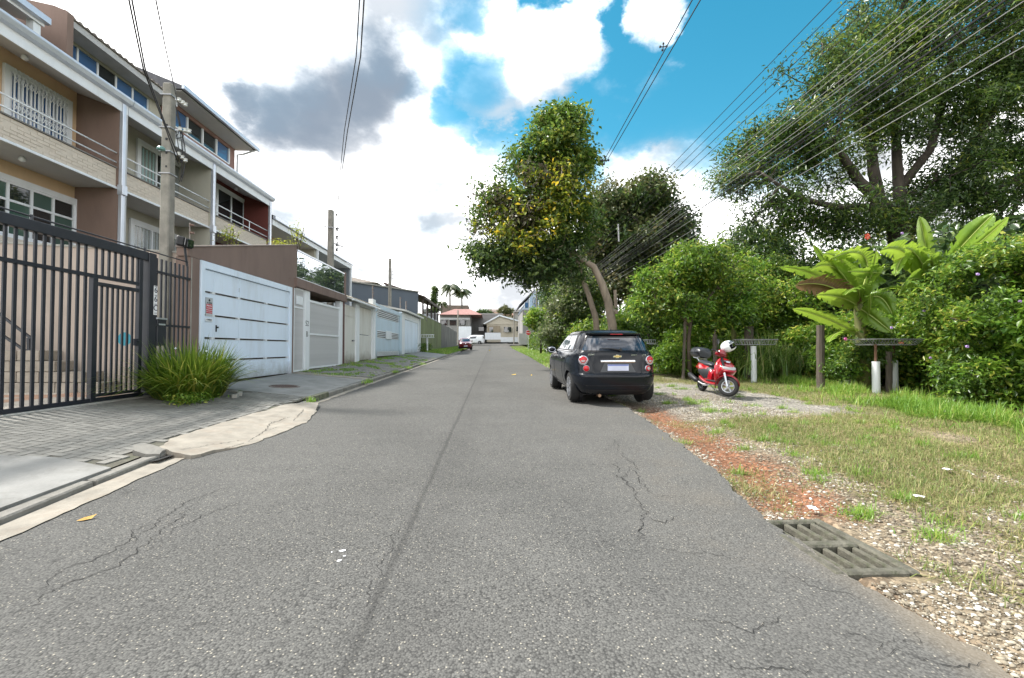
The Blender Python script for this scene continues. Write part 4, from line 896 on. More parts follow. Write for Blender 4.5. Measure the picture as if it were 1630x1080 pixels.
def far_left_walls():
    gm = mat('mossy_green_wall', (.17, .19, .09), .95, var=.25, scale=.8, bump=.5, bscale=20, dirt=(.06, .065, .03), dirt_amt=.7, streak=.3)
    t = thing('green_wall', 'olive green mossy boundary wall behind the white street bin', 'wall', (WX, 44, 1)); a = MB(); a.box(WX-.2, WX, 37.25, 52.8, .8, 4.3); a.build('render', gm, t)
    a = MB(); a.box(WX-.24, WX+.03, 37.25, 52.8, 4.3, 4.38); a.build('coping', concrete, t)
    cm = mat('dark_block_wall', (.16, .155, .14), .95, var=.3, scale=.9, bump=.6, bscale=15, dirt=(.05, .05, .045), dirt_amt=.8, streak=.25)
    t = thing('dark_concrete_wall', 'dark streaked concrete wall continuing past the green wall', 'wall', (WX, 62, 1.2))
    for i in range(8): a = MB(); a.box(WX-.2, WX, 52.85+i*2.9, 52.85+(i+1)*2.9-.06, 1, 4.35+.1*(i % 2)-i*.03); a.build('wall_panel', cm, t)
    P = Vector((-11.6, 35.2, 0)); Q = Vector((-7.15, 41.4, 0)); d = (Q-P).normalized(); n = Vector((-d.y, d.x, 0)); gw = mat('slate_blue_render', (.115, .135, .165), .85, var=.06, scale=.5, bump=.1, dirt=(.09, .1, .11), dirt_amt=.3, streak=.3)
    t = thing('slate_grey_building', 'tall slate grey blank-walled building above the white gates', 'building', (-10, 38, 1))
    a = MB(); a.hexa([P+n*12+Vector((0, 0, .8)), P+Vector((0, 0, .8)), Q+Vector((0, 0, .8)), Q+n*12+Vector((0, 0, .8))], [P+n*12+Vector((0, 0, 6.7)), P+Vector((0, 0, 6.7)), Q+Vector((0, 0, 6.7)), Q+n*12+Vector((0, 0, 6.7))]); a.build('wall', gw, t)
    a = MB(); a.beam(P+Vector((0, 0, 6.75)), Q+Vector((0, 0, 6.75)), .3, .1); a.build('coping', concrete, t)
    pg = thing('pergola_roof', 'brown tiled veranda roof on posts with glass behind the green wall', 'veranda', (-8, 47, 4)); tm = mat('brown_roof_tile', (.11, .075, .06), .8, var=.3, scale=3, bump=.4)
    a = MB(); a.prism([(-6.5, 41.6, 6.25), (-6.5, 41.6, 6.35), (-10.5, 41.6, 7.7), (-10.5, 41.6, 7.5)], (0, 12.4, 0)); a.build('roof', tm, pg)
    a = MB(); a.box(-6.65, -6.5, 41.6, 54, 6.1, 6.25); a.build('fascia', mat('dark_timber', (.06, .045, .035), .7), pg)
    me = MB().box(-.08, .08, -.08, .08, 0, 2.2).mesh('post', mat('dark_timber'))
    for i in range(5): pin('post', me, pg, (-6.8, 42+i*2.9, 4.0))
    ys = [42.2+2.9*i for i in range(5)]
    for i in range(4): a = MB(); a.box(-6.83, -6.8, ys[i], ys[i+1]-.3, 4.2, 5.6); a.build('glass_pane', mirror_glass, pg)
    a = MB(); a.box(-10.5, -10.3, 41.6, 54, 3.5, 7.4); a.build('wall', white_paint, pg)
far_left_walls()
# ------------------------------------------------------------------ townhouses
clad = mat('pale_stone_cladding', (.58, .51, .43), .85, var=.08, scale=5, bump=.3, dirt=(.38, .3, .22), dirt_amt=.4)
roof_tile_m = mat('grey_brown_roof_tile', (.17, .145, .125), .9, var=.3, scale=3, bump=.5, dirt=(.08, .075, .06), dirt_amt=.6)
alu_gut = mat('gutter_metal', (.55, .58, .64), .35, .6, var=.05, bump=.02)
XF, XB = -11.5, -12.7
def window(t, X, y0, y1, z0, z1, cols=2, rows=(1.,), frame=.09, glass=None, curtain=None, fm=None, name='window', trim=.0):
    fm = fm or white_paint; a = MB()
    if trim: a.box(X-.02, X+.05, y0-trim, y1+trim, z1, z1+trim); a.box(X-.02, X+.05, y0-trim, y1+trim, z0-trim*.6, z0); a.box(X-.02, X+.05, y0-trim, y0, z0, z1); a.box(X-.02, X+.05, y1, y1+trim, z0, z1)
    s = .055; a.box(X-.01, X+.025, y0, y0+s, z0, z1); a.box(X-.01, X+.025, y1-s, y1, z0, z1); a.box(X-.01, X+.025, y0+s, y1-s, z0, z0+s); a.box(X-.01, X+.025, y0+s, y1-s, z1-s, z1)
    ys = np.linspace(y0+s, y1-s, cols+1); zs = [z0+s]
    for r in rows: zs.append(zs[-1]+(z1-z0-2*s)*r/sum(rows))
    for y in ys[1:-1]: a.box(X-.012, X+.027, y-.03, y+.03, z0+s, z1-s)
    for z in zs[1:-1]: a.box(X-.011, X+.024, y0+s, y1-s, z-.03, z+.03)
    w = a.build(name, fm, t)
    for i in range(cols):
        for j in range(len(rows)):
            g = MB(); g.box(X-.02, X-.008, ys[i]+.001, ys[i+1]-.001, zs[j]+.001, zs[j+1]-.001); g.build('pane', glass[(i+j) % len(glass)] if isinstance(glass, list) else (glass or dark_glass), w)
    return w
def curtain_obj(t, X, y0, y1, z0, z1, m):
    a = MB(); a.grid(lambda u, v: (X+.02*math.sin(u*(y1-y0)*40), y0+(y1-y0)*u, z0+(z1-z0)*v), 40, 1); return a.build('curtain', m, t)
see_glass = glassmat('clear_window_glass', (.3, .35, .36), .02, .8, .32)
def wavy_roof(t, x0, z0, x1, z1, y0, y1, m, pitch=.2, name='roof'):
    n = int((y1-y0)/pitch)*8; a = MB()
    a.grid(lambda u, v: (x0+(x1-x0)*v, y0+(y1-y0)*u, z0+(z1-z0)*v+.03*math.sin(u*n/8*2*PI)), n, 6); a.grid(lambda u, v: (x0+(x1-x0)*v, y0+(y1-y0)*u, z0-.06+(z1-z0)*v), 1, 1)
    a.grid(lambda u, v: (x0, y0+(y1-y0)*u, z0+.03*math.sin(u*n/8*2*PI)*v-.06*(1-v)), n, 1)
    return a.build(name, m, t)
def rails(t, y0, y1, zs, posts=(), r=.022):
    for z in zs: a = MB(); a.cyl((XF+.02, y0, z), (XF+.02, y1, z), r, n=8); a.build('rail', white_paint, t, smooth=True)
    for y in posts: a = MB(); a.cyl((XF+.02, y, 6.84), (XF+.02, y, zs[0]), .02, n=8); a.build('rail_post', white_paint, t)
def townhouse(label, Y0, Y1, back, side, gutz=9.05, cladding=True):
    t = thing('townhouse', label, 'house', (XF, (Y0+Y1)/2, .5), group='three-storey townhouses in a row')
    a = MB(); a.box(-20, XB, Y0+.02, Y1-.2, .3, gutz+.3); a.build('back_wall', back, t)
    a = MB(); a.prism([(XF+.06, Y1-.24, .4), (XF+.06, Y1-.24, gutz-.41), (XB+.002, Y1-.24, gutz+.055), (XB+.002, Y1-.24, .4)], (0, .235, 0)); a.build('dividing_wall', side, t)
    a = MB(); a.box(XB+.002, XF-.002, Y0+.02, Y1-.26, 6.20, 6.36); a.build('balcony_slab', soffit_m, t)
    a = MB(); a.box(XF-.001, XF+.04, Y0+.02, Y1-.245, 6.17, 6.235); a.build('drip_edge', white_paint, t)
    a = MB(); a.box(XF-.12, XF, Y0+.02, Y1-.245, 6.237, 6.80); p = a.build('parapet', clad, t)
    if cladding:
        me = MB().box(0, .006, -.145, .145, -.04, .04).mesh('cladding_stone', clad, bevel=.004)
        for r in range(6):
            for i in range(int((Y1-Y0-.3)/.3)):
                yy = Y0+.2+i*.3+(r % 2)*.15
                if yy+.15 < Y1-.25 and (i*7+r*3) % 5 < 4: pin('cladding_stone', me, p, (XF+random.uniform(0, .006), yy, 6.29+r*.09))
    a = MB(); a.box(XF-.16, XF+.04, Y0+.02, Y1-.245, 6.802, 6.84); a.build('parapet_cap', mat('dark_cap', (.16, .15, .14), .7), t)
    a = MB(); a.box(XB+.002, XF-.001, Y0+.02, Y1-.26, 3.3, 3.45); a.box(XF-.12, XF, Y0+.02, Y1-.245, 3.3, 3.95); a.build('lower_balcony', clad, t)
    a = MB(); a.prism([(XF+.10, Y0+.02, gutz-.42), (XF+.10, Y0+.02, gutz-.36), (XB+.002, Y0+.02, gutz+.12), (XB+.002, Y0+.02, gutz+.06)], (0, Y1-Y0-.03, 0)); a.build('soffit', soffit_m, t)
    a = MB(); a.box(XF+.1, XF+.13, Y0, Y1, gutz-.48, gutz-.20); a.build('fascia', white_paint, t)
    a = MB(); a.prism([(XF+.131, Y0, gutz-.2), (XF+.26, Y0, gutz-.17), (XF+.30, Y0, gutz-.06), (XF+.30, Y0, gutz), (XF+.27, Y0, gutz), (XF+.25, Y0, gutz-.1), (XF+.05, Y0, gutz-.1), (XF+.05, Y0, gutz-.2)], (0, Y1-Y0, 0)); a.build('gutter', alu_gut, t)
    a = MB(); a.box(XF+.061, XF+.17, Y1-.23, Y1-.11, .5, gutz-.22); a.box(XF+.05, XF+.22, Y1-.26, Y1-.08, 6.0, 6.3); a.build('downpipe', alu_gut, t, bevel=.01)
    a = MB(); a.box(XF-.1, XF+.12, Y1-.095, Y1-.0, .5, gutz-.25); a.build('wall_end', soffit_m, t)
    wavy_roof(t, XF+.2, gutz, -14.3, gutz+1.55, Y0, Y1, roof_tile_m)
    a = MB(); a.prism([(-14.2, Y0+.05, gutz+.5), (-14.2, Y0+.05, gutz+1.4), (-17, Y0+.05, gutz+2.8), (-20, Y0+.05, gutz+1.4), (-20, Y0+.05, gutz-.1), (-14.2, Y0+.05, gutz-.1)], (0, Y1-Y0-.1, 0)); a.build('attic', side, t)
    b = MB(); b.lathe([(.03, 0), (.06, -.03), (.075, -.09), (.04, -.13), (.002, -.14)], (XF-.5, (Y0+Y1)/2+.2, gutz-.22), 'z', 10); b.build('lamp_globe', white_paint, t, smooth=True)
    b = MB(); b.lathe([(.03, 0), (.06, -.03), (.075, -.09), (.04, -.13), (.002, -.14)], (XF-.5, (Y0+Y1)/2+.2, 6.20), 'z', 10); b.build('lamp_globe', white_paint, t, smooth=True)
    return t
def yz(px, py, X): return onx(px, py, X)
def build_townhouses():
    U = [(8.6, 13.72), (13.74, 17.98), (18.0, 22.42)]
    # first house: tan recess, lattice grille window
    t = townhouse('tan three-storey townhouse with lattice window grille at the left edge', *U[0], tan_wall, cocoa_wall)
    y1, z1 = yz(104, 166, XB); y0, _ = yz(13, 103, XB); _, z0 = yz(104, 232, XB)
    window(t, XB+.03, y0, y1, z0, z1, 6, (1,), glass=blue_glass, trim=.14)
    a = MB(); k = 15; me_b = []
    gx = XB+.12
    ys = [y0+.05+(y1-y0-.1)*i/(k-1) for i in range(k)]
    g = MB(); g.box(gx-.012, gx+.012, y0, y1, z1-.03, z1); gr_ = g.build('grille', white_paint, t); g = MB(); g.box(gx-.012, gx+.012, y0, y1, z0, z0+.03); g.build('grille_rail', white_paint, gr_)
    b = MB(); b.box(-.008, .008, -.016, .016, 0, z1-z0-.06); bm_ = b.mesh('grille_bar', white_paint)
    for y in ys: pin('grille_bar', bm_, gr_, (gx, y, z0+.03))
    lat = MB()
    for za, zb in ((z0+.95, z0+1.35), (z0+.25, z0+.6)):
        for i in range(k-1):
            for s in (0, 1):
                zm = (za+zb)/2
                for (p, q) in (((ys[i], za), (ys[i+1], zm)), ((ys[i+1], za), (ys[i], zm)), ((ys[i], zm), (ys[i+1], zb)), ((ys[i+1], zm), (ys[i], zb))):
                    if s == 0: lat.beam((gx+.012, p[0], p[1]), (gx+.012, q[0], q[1]), .012, .012)
    o = lat.build('lattice', white_paint, gr_); o['kind'] = 'stuff'
    y1, z1 = yz(117, 325, XB); z0 = z1-1.42; window(t, XB+.03, y1-3.0, y1, z0, z1, 5, (2, 1), glass=[green_glass, dark_glass], trim=.15)
    sb = MB().box(0, .03, -.07, .07, -.07, .07).mesh('sill_tile', white_paint, bevel=.005)
    for i in range(16): pin('sill_tile', sb, t, (XB+.02, y1-3.05+i*.2, z0-.30))
    rails(t, U[0][0], 13.45, (7.27, 6.98))
    # dormer A, white eave upper left
    a = MB(); a.box(-16.5, -13.9, 8.6, 12.85, 9.0, 10.5); a.build('dormer_wall', cocoa_wall, t)
    a = MB(); a.prism([(-13.0, 8.5, 10.62), (-13.0, 8.5, 10.88), (-17, 8.5, 12.2), (-17, 8.5, 11.9)], (0, 4.3, 0)); a.build('dormer_roof', white_paint, t)
    a = MB(); a.prism([(-12.86, 8.5, 10.72), (-12.86, 8.5, 10.9), (-12.99, 8.5, 10.9), (-12.99, 8.5, 10.7)], (0, 4.35, 0)); a.build('dormer_gutter', alu_gut, t)
    a = MB(); a.box(-13.25, -13.05, 12.55, 12.75, 9.2, 10.7); a.build('dormer_column', white_paint, t)
    # second house
    t = townhouse('grey-green townhouse behind the concrete pole with a glazed attic strip', *U[1], sage_wall, sage_wall)
    y0, z1 = yz(221, 228, XB); y1 = y0+2.25; window(t, XB+.03, y0, y1, 6.42, z1, 3, (1,), glass=[see_glass, dark_glass, see_glass], trim=.13); curtain_obj(t, XB+.005, y0, y0+1.4, 6.45, z1-.1, mat('mint_curtain', (.36, .55, .52), .8, var=.2, scale=2))
    y0, z1 = yz(210, 355, XB); window(t, XB+.03, y0, y0+2.5, z1-1.25, z1, 3, (1,), glass=see_glass, trim=.14); curtain_obj(t, XB+.005, y0, y0+2.5, z1-1.25, z1, curtain_m)
    rails(t, 13.8, 17.72, (7.27, 6.98))
    DG = -13.8
    a = MB(); a.prism([(-13.0, 13.45, 9.3), (-13.0, 13.45, 11.62), (-13.4, 13.45, 11.78), (-17.5, 13.45, 12.6), (-17.5, 13.45, 9.3)], (0, .2, 0)); a.build('attic_side_wall', cocoa_wall, t)
    a = MB(); a.box(DG-.15, DG, 13.66, 18.2, 9.3, 10.52); a.box(DG-.15, DG-.02, 13.66, 18.2, 11.33, 11.6); a.box(DG-.15, DG+.02, 13.66, 13.95, 10.52, 11.33); a.box(DG-.15, DG+.0, 17.62, 18.2, 10.52, 11.33); a.build('attic_wall', sage_wall, t)
    ys = np.linspace(13.96, 17.6, 6)
    for i in range(5): g = MB(); g.box(DG-.08, DG-.06, ys[i]+.03, ys[i+1]-.03, 10.53, 11.32); g.build('attic_pane', blue_glass if i != 2 else dark_glass, t)
    g = MB(); [g.box(DG-.09, DG-.03, y-.03, y+.03, 10.53, 11.32) for y in ys]; g.box(DG-.09, DG-.03, 13.96, 17.6, 10.5, 10.53); g.build('attic_frame', white_paint, t)
    a = MB(); a.box(-13.2, -13.78, 13.66, 18.25, 11.40, 11.44); a.box(-13.2, -13.16, 13.5, 18.25, 11.38, 11.62); a.build('attic_fascia', mat('grey_fascia', (.42, .42, .42), .7), t)
    wavy_roof(t, -13.1, 11.66, -17, 12.6, 13.45, 18.3, roof_tile_m, .24, 'attic_roof')
    # third house
    t = townhouse('wine red townhouse with raised rose-brown attic, third in the row', *U[2], wine_wall, wine_wall)
    y0, z1 = yz(345, 298, XB); window(t, XB+.03, y0, y0+2.1, 6.42, z1, 2, (1,), glass=dark_glass, trim=.14)
    rails(t, 18.05, 22.2, (7.3, 6.98), (20.6,))
    a = MB(); X3 = -13.8
    a.box(X3-.2, X3, 18.25, 23.3, 9.3, 10.98); a.box(X3-.2, X3, 18.25, 23.3, 11.78, 12.15); a.box(X3-.2, X3, 18.25, 18.75, 10.98, 11.78); a.box(X3-.2, X3, 22.85, 23.3, 10.98, 11.78)
    a.box(-18, X3-.2, 23.1, 23.3, 8.5, 12.3); a.box(-18, X3-.2, 18.25, 18.45, 9.3, 12.3); a.build('attic_wall', rose_wall, t)
    ys = np.linspace(18.76, 22.84, 5)
    for i in range(4): g = MB(); g.box(X3-.08, X3-.06, ys[i]+.03, ys[i+1]-.03, 11.0, 11.77); g.build('attic_pane', [blue_glass, dark_glass, dark_glass, blue_glass][i], t)
    g = MB(); [g.box(X3-.09, X3+.01, y-.035, y+.035, 10.99, 11.77) for y in ys]; g.box(X3-.09, X3+.01, 18.76, 22.84, 10.93, 10.99); g.build('attic_frame', white_paint, t)
    a = MB(); a.prism([(-12.8, 18.0, 12.02), (-12.8, 18.0, 12.16), (-15.4, 18.0, 13.2), (-18.3, 18, 12.2), (-18.3, 18, 12.05)], (0, 5.6, 0)); a.build('attic_roof', mat('slate_roof', (.11, .11, .12), .7, var=.2, scale=4), t)
    a = MB(); a.box(-12.9, X3, 18.1, 23.5, 11.97, 12.015); a.build('attic_soffit', soffit_m, t)
    a = MB(); a.box(-12.79, -12.68, 17.95, 23.65, 12.0, 12.17); a.build('attic_gutter', alu_gut, t)
    a = MB(); a.tube([(-12.75, 23.45, 12.0), (-13.4, 23.4, 11.75), (-13.7, 23.38, 11.7), (-13.7, 23.38, 9)], .05, 8); a.build('downpipe', white_paint, t)
    # two lower houses further on
    for i, (a0, a1, wl, lb) in enumerate(((22.5, 28.4, tan_wall, 'lower cream house with a long eave just past the wine red townhouse'), (28.42, 35.0, mat('blue_grey_render', (.2, .215, .235), .85), 'lower blue-grey house at the far end of the terrace row'))):
        t = thing('row_house', lb, 'house', (XF, (a0+a1)/2, .5)); a = MB(); a.box(-20, XB, a0, a1-.2, .3, 7.9); a.build('wall', wl, t)
        a = MB(); a.box(XB, XF, a1-.35, a1-.01, .3, 7.85); a.build('end_wall', sage_wall if i == 0 else wl, t)
        a = MB(); a.box(XB, XF+.1, a0, a1, 7.72, 7.78); a.build('soffit', soffit_m, t); a = MB(); a.box(XF+.1, XF+.14, a0, a1, 7.70, 7.98); a.build('fascia', white_paint, t)
        a = MB(); a.box(XF+.141, XF+.28, a0, a1, 8.0, 8.16); a.build('gutter', alu_gut, t); wavy_roof(t, XF+.2, 8.17, -15.5, 9.4, a0, a1, roof_tile_m, .24)
        a = MB(); a.box(XF+.01, XF+.13, a1-.16, a1-.03, .5, 7.72); a.build('downpipe', white_paint, t)
        window(t, XB+.03, a0+1.6, a0+3.6, 5.2, 6.9, 2, (1,), glass=dark_glass, trim=.1)
        a = MB(); a.box(XB, XF, a0, a1-.4, 4.4, 4.6); a.build('balcony_slab', soffit_m, t)
green_glass = glassmat('green_curtained_glass', (.05, .10, .085), .05)
build_townhouses()
def far_roof_house():
    t = thing('hip_roof_house', 'white house with grey tiled hip roof peeking over the slate building', 'house', (-19, 62, 1))
    a = MB(); a.box(-25, -16, 58, 70, 1, 10.0); a.build('wall', white_paint, t)
    a = MB(); P = [(-26, 57, 10), (-15.2, 57, 10), (-15.2, 71, 10), (-26, 71, 10), (-20.6, 60, 11.4), (-20.6, 68, 11.4)]; a.add(P, [(0, 1, 4), (1, 2, 5, 4), (2, 3, 5), (3, 0, 4, 5), (0, 3, 2, 1)]); a.build('roof', roof_tile_m, t)
far_roof_house()
# ------------------------------------------------------------------ trees
bark_dark = mat('dark_bark', (.055, .045, .036), .95, var=.4, scale=5, bump=.8, bscale=22, streak=.3, dirt=(.10, .10, .08), dirt_amt=.5)
bark_pale = mat('pale_bark', (.27, .22, .17), .95, var=.3, scale=5, bump=.8, bscale=25, streak=.3, dirt=(.12, .1, .075), dirt_amt=.7)
bark_brown = mat('brown_bark', (.075, .058, .042), .95, var=.4, scale=6, bump=.8, bscale=25, streak=.3)
def tree(name, label, cat, base, trunk, crowns, bark, group=None, twig=.012, seed=0, spread=.5, thick=1.):
    """trunk: list of polylines [(point, radius)...]; crowns: (blobs[(centre, radii)], clusters, leaves each, leaf length, material, width, shell, gap, name)"""
    global rng
    rng = np.random.default_rng(seed+11); rnd = random.Random(seed)
    t = thing(name, label, cat, base, 0, group)
    nodes = []; par = []; rad0 = []
    tb = MB()
    for k, pl in enumerate(trunk):
        tb.tube([p for p, r in pl], [r for p, r in pl], 12)
        start = len(nodes)
        for (p, r), (q, r2) in zip(pl[:-1], pl[1:]):
            for u in range(4): nodes.append(Vector(p).lerp(Vector(q), u/4)); par.append(-1); rad0.append(r)
        nodes.append(Vector(pl[-1][0])); par.append(-1); rad0.append(pl[-1][1])
    tb.build('trunk', bark, t, smooth=True)
    ntr = len(nodes); crown_parts = []; tops = [Vector(pl[-1][0]) for pl in trunk]
    for (blobs, ncl, per, ll, m, wd, shell, gap, nm) in crowns:
        cl = []; vols = np.array([r[0]*r[1]*r[2] for c, r in blobs])**.75; vols = vols/vols.sum(); tries = 0
        while len(cl) < ncl and tries < ncl*20:
            tries += 1; c, r = blobs[rnd.choices(range(len(blobs)), vols)[0]]
            d = Vector((rnd.gauss(0, 1), rnd.gauss(0, 1), rnd.gauss(0, 1))).normalized(); s = rnd.random()**shell
            p = Vector(c)+Vector((d.x*r[0], d.y*r[1], d.z*r[2]))*s
            if fbm(p.x*.55+seed, p.y*.55, p.z*.55) < gap: continue
            cl.append(p)
        top = tops[0]; cl.sort(key=lambda p: min((p-q).length for q in tops))
        arr = np.zeros((ntr+len(cl)*5+len(nodes)+10, 3)); 
        for i, q in enumerate(nodes): arr[i] = q
        for p in cl:
            n = len(nodes); dd = np.linalg.norm(arr[:n]-np.array(p), axis=1)
            dd = dd + np.where(np.arange(n) < ntr, .35*(np.arange(n) < 0), 0)
            j = int(dd.argmin()); a = nodes[j]; L = (p-a).length; k = max(1, min(4, int(L/.5))); prev = j
            for u in range(1, k+1):
                f = u/k; q = a.lerp(p, f)+Vector((rnd.gauss(0, 1), rnd.gauss(0, 1), rnd.gauss(0, .7)))*L*.06*(1 if u < k else 0)+Vector((0, 0, -L*.10*math.sin(PI*f)*-1))
                arr[len(nodes)] = q; nodes.append(q); par.append(prev); rad0.append(0); prev = len(nodes)-1
            if len(nodes) > len(arr)-6: arr = np.concatenate([arr, np.zeros((2000, 3))])
        P = np.repeat(np.array([p[:] for p in cl]), per, 0)
        g = rng.normal(size=P.shape); P = P+g*spread*np.array([1, 1, .75])*.6
        V, F = leaves(P, ll*(.45+rng.random(len(P))**1.5*1.15), wd)
        crown_parts.append((nm, V, F, m))
    cnt = np.zeros(len(nodes))
    for i in range(len(nodes)-1, ntr-1, -1):
        cnt[i] += 1
        if par[i] >= 0: cnt[par[i]] += cnt[i]
    V = []; F = []; ns = 5; k = 0
    mx = max(r for r in rad0)
    for i in range(ntr, len(nodes)):
        a, b = nodes[par[i]], nodes[i]; rb = min(twig*thick*cnt[i]**.42, mx*.75); ra = min(twig*thick*max(cnt[par[i]], cnt[i])**.42, rb*1.35, mx*.75) if par[i] >= ntr else rb*1.15
        d = b-a
        if d.length < 1e-4: continue
        r = d.orthogonal().normalized(); q = d.cross(r).normalized()
        for c, rr in ((a, ra), (b, rb)):
            for s in range(ns): an = 2*PI*s/ns; V.append(c+(r*math.cos(an)+q*math.sin(an))*rr)
        F += [(k+s, k+(s+1) % ns, k+(s+1) % ns+ns, k+s+ns) for s in range(ns)]; k += 2*ns
    if V: np_mesh('branches', np.array([v[:] for v in V]), np.array(F), bark, t, smooth=True)
    for nm, v, f, m in crown_parts: np_mesh(nm, v, f, m, t)
    return t
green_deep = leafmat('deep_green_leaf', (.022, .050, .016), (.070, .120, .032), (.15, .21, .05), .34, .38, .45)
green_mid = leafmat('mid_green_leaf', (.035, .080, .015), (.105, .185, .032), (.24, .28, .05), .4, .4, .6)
green_light = leafmat('light_green_leaf', (.06, .15, .018), (.18, .30, .036), (.36, .38, .07), .45, .42, .7)
yellow_leaf_m = leafmat('yellowing_leaf', (.07, .11, .016), (.22, .27, .028), (.58, .46, .035), .35, .45, 1.2)
purple_leaf = leafmat('bronze_leaf', (.05, .045, .03), (.11, .10, .055), (.12, .15, .04), .25, .5, .8)
olive_leaf = leafmat('olive_leaf', (.045, .060, .025), (.125, .14, .05), (.19, .17, .07), .3, .5, .5)
def A(px, py, D): return at(px, py, D)
def blob(px, py, D, rx, rz, ry=None): return (A(px, py, D), (rx, ry or rx, rz))
def street_tree():
    D = 19.5; b = gr(973, 585); s = D/680
    b = Vector((A(973, 560, D).x, A(973, 560, D).y, gz(D)-.05))
    tr = [[(b, .24), (A(975, 520, D), .21), (A(968, 480, D), .19), (A(958, 452, D), .17), (A(945, 425, D), .15), (A(925, 413, D), .12), (A(905, 400, D-.3), .1)],
          [(Vector((A(955, 550, D+.6).x, A(955, 550, D+.6).y, gz(D))), .16), (A(948, 505, D+.6), .14), (A(937, 470, D+.5), .12), (A(925, 440, D+.3), .10), (A(918, 412, D), .09), (A(905, 370, D), .07)],
          [(A(941, 480, D+.5), .09), (A(930, 445, D+.5), .07), (A(921, 415, D+.4), .06), (A(925, 350, D), .05)]]
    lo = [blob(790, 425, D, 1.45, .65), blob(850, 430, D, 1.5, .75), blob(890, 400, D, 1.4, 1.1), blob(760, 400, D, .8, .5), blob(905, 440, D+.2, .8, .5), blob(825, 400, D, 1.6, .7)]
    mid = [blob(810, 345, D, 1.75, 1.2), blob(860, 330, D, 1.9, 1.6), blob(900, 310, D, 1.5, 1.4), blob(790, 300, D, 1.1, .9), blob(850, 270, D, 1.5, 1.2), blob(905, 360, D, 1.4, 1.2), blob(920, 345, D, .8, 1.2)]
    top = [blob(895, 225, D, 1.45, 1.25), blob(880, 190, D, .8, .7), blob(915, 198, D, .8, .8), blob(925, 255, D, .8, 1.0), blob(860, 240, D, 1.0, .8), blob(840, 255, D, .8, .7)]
    yel = [blob(800, 370, D-1.3, 1.0, .75), blob(865, 325, D-1.5, 1.5, 1.6), blob(765, 365, D-.6, .5, .6), blob(900, 290, D-1.2, .8, 1.2), blob(840, 380, D-1.5, 1.2, .6), blob(930, 340, D-.8, .45, .6)]
    br = [blob(790, 320, D-.6, 1.1, .9), blob(860, 290, D-1.0, 1.1, 1.0), blob(770, 350, D-.3, .6, .9), blob(830, 345, D-1.2, 1.2, .8)]
    tree('street_tree', 'yellowing broadleaf street tree with leaning pale trunks behind the parked car', 'tree', b, tr,
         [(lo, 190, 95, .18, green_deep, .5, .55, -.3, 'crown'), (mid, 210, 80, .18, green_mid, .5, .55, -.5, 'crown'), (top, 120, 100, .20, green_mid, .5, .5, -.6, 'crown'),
          (yel+mid[:3], 170, 36, .19, yellow_leaf_m, .5, .65, -.3, 'yellow_foliage'), (br, 70, 45, .17, purple_leaf, .5, .6, -.3, 'bronze_foliage')], bark_pale, seed=3, spread=.42)
    sp = MB(); sp.cyl(A(981, 500, D-.05), A(979, 462, D-.05), .09, .075, 10)
    st = [o for o in C.objects if o.name.startswith('street_tree')][0]; sp.build('cut_limb', bark_pale, st)
    g = MB()
    for (px, py) in ((980, 520), (957, 470)): pass
street_tree()
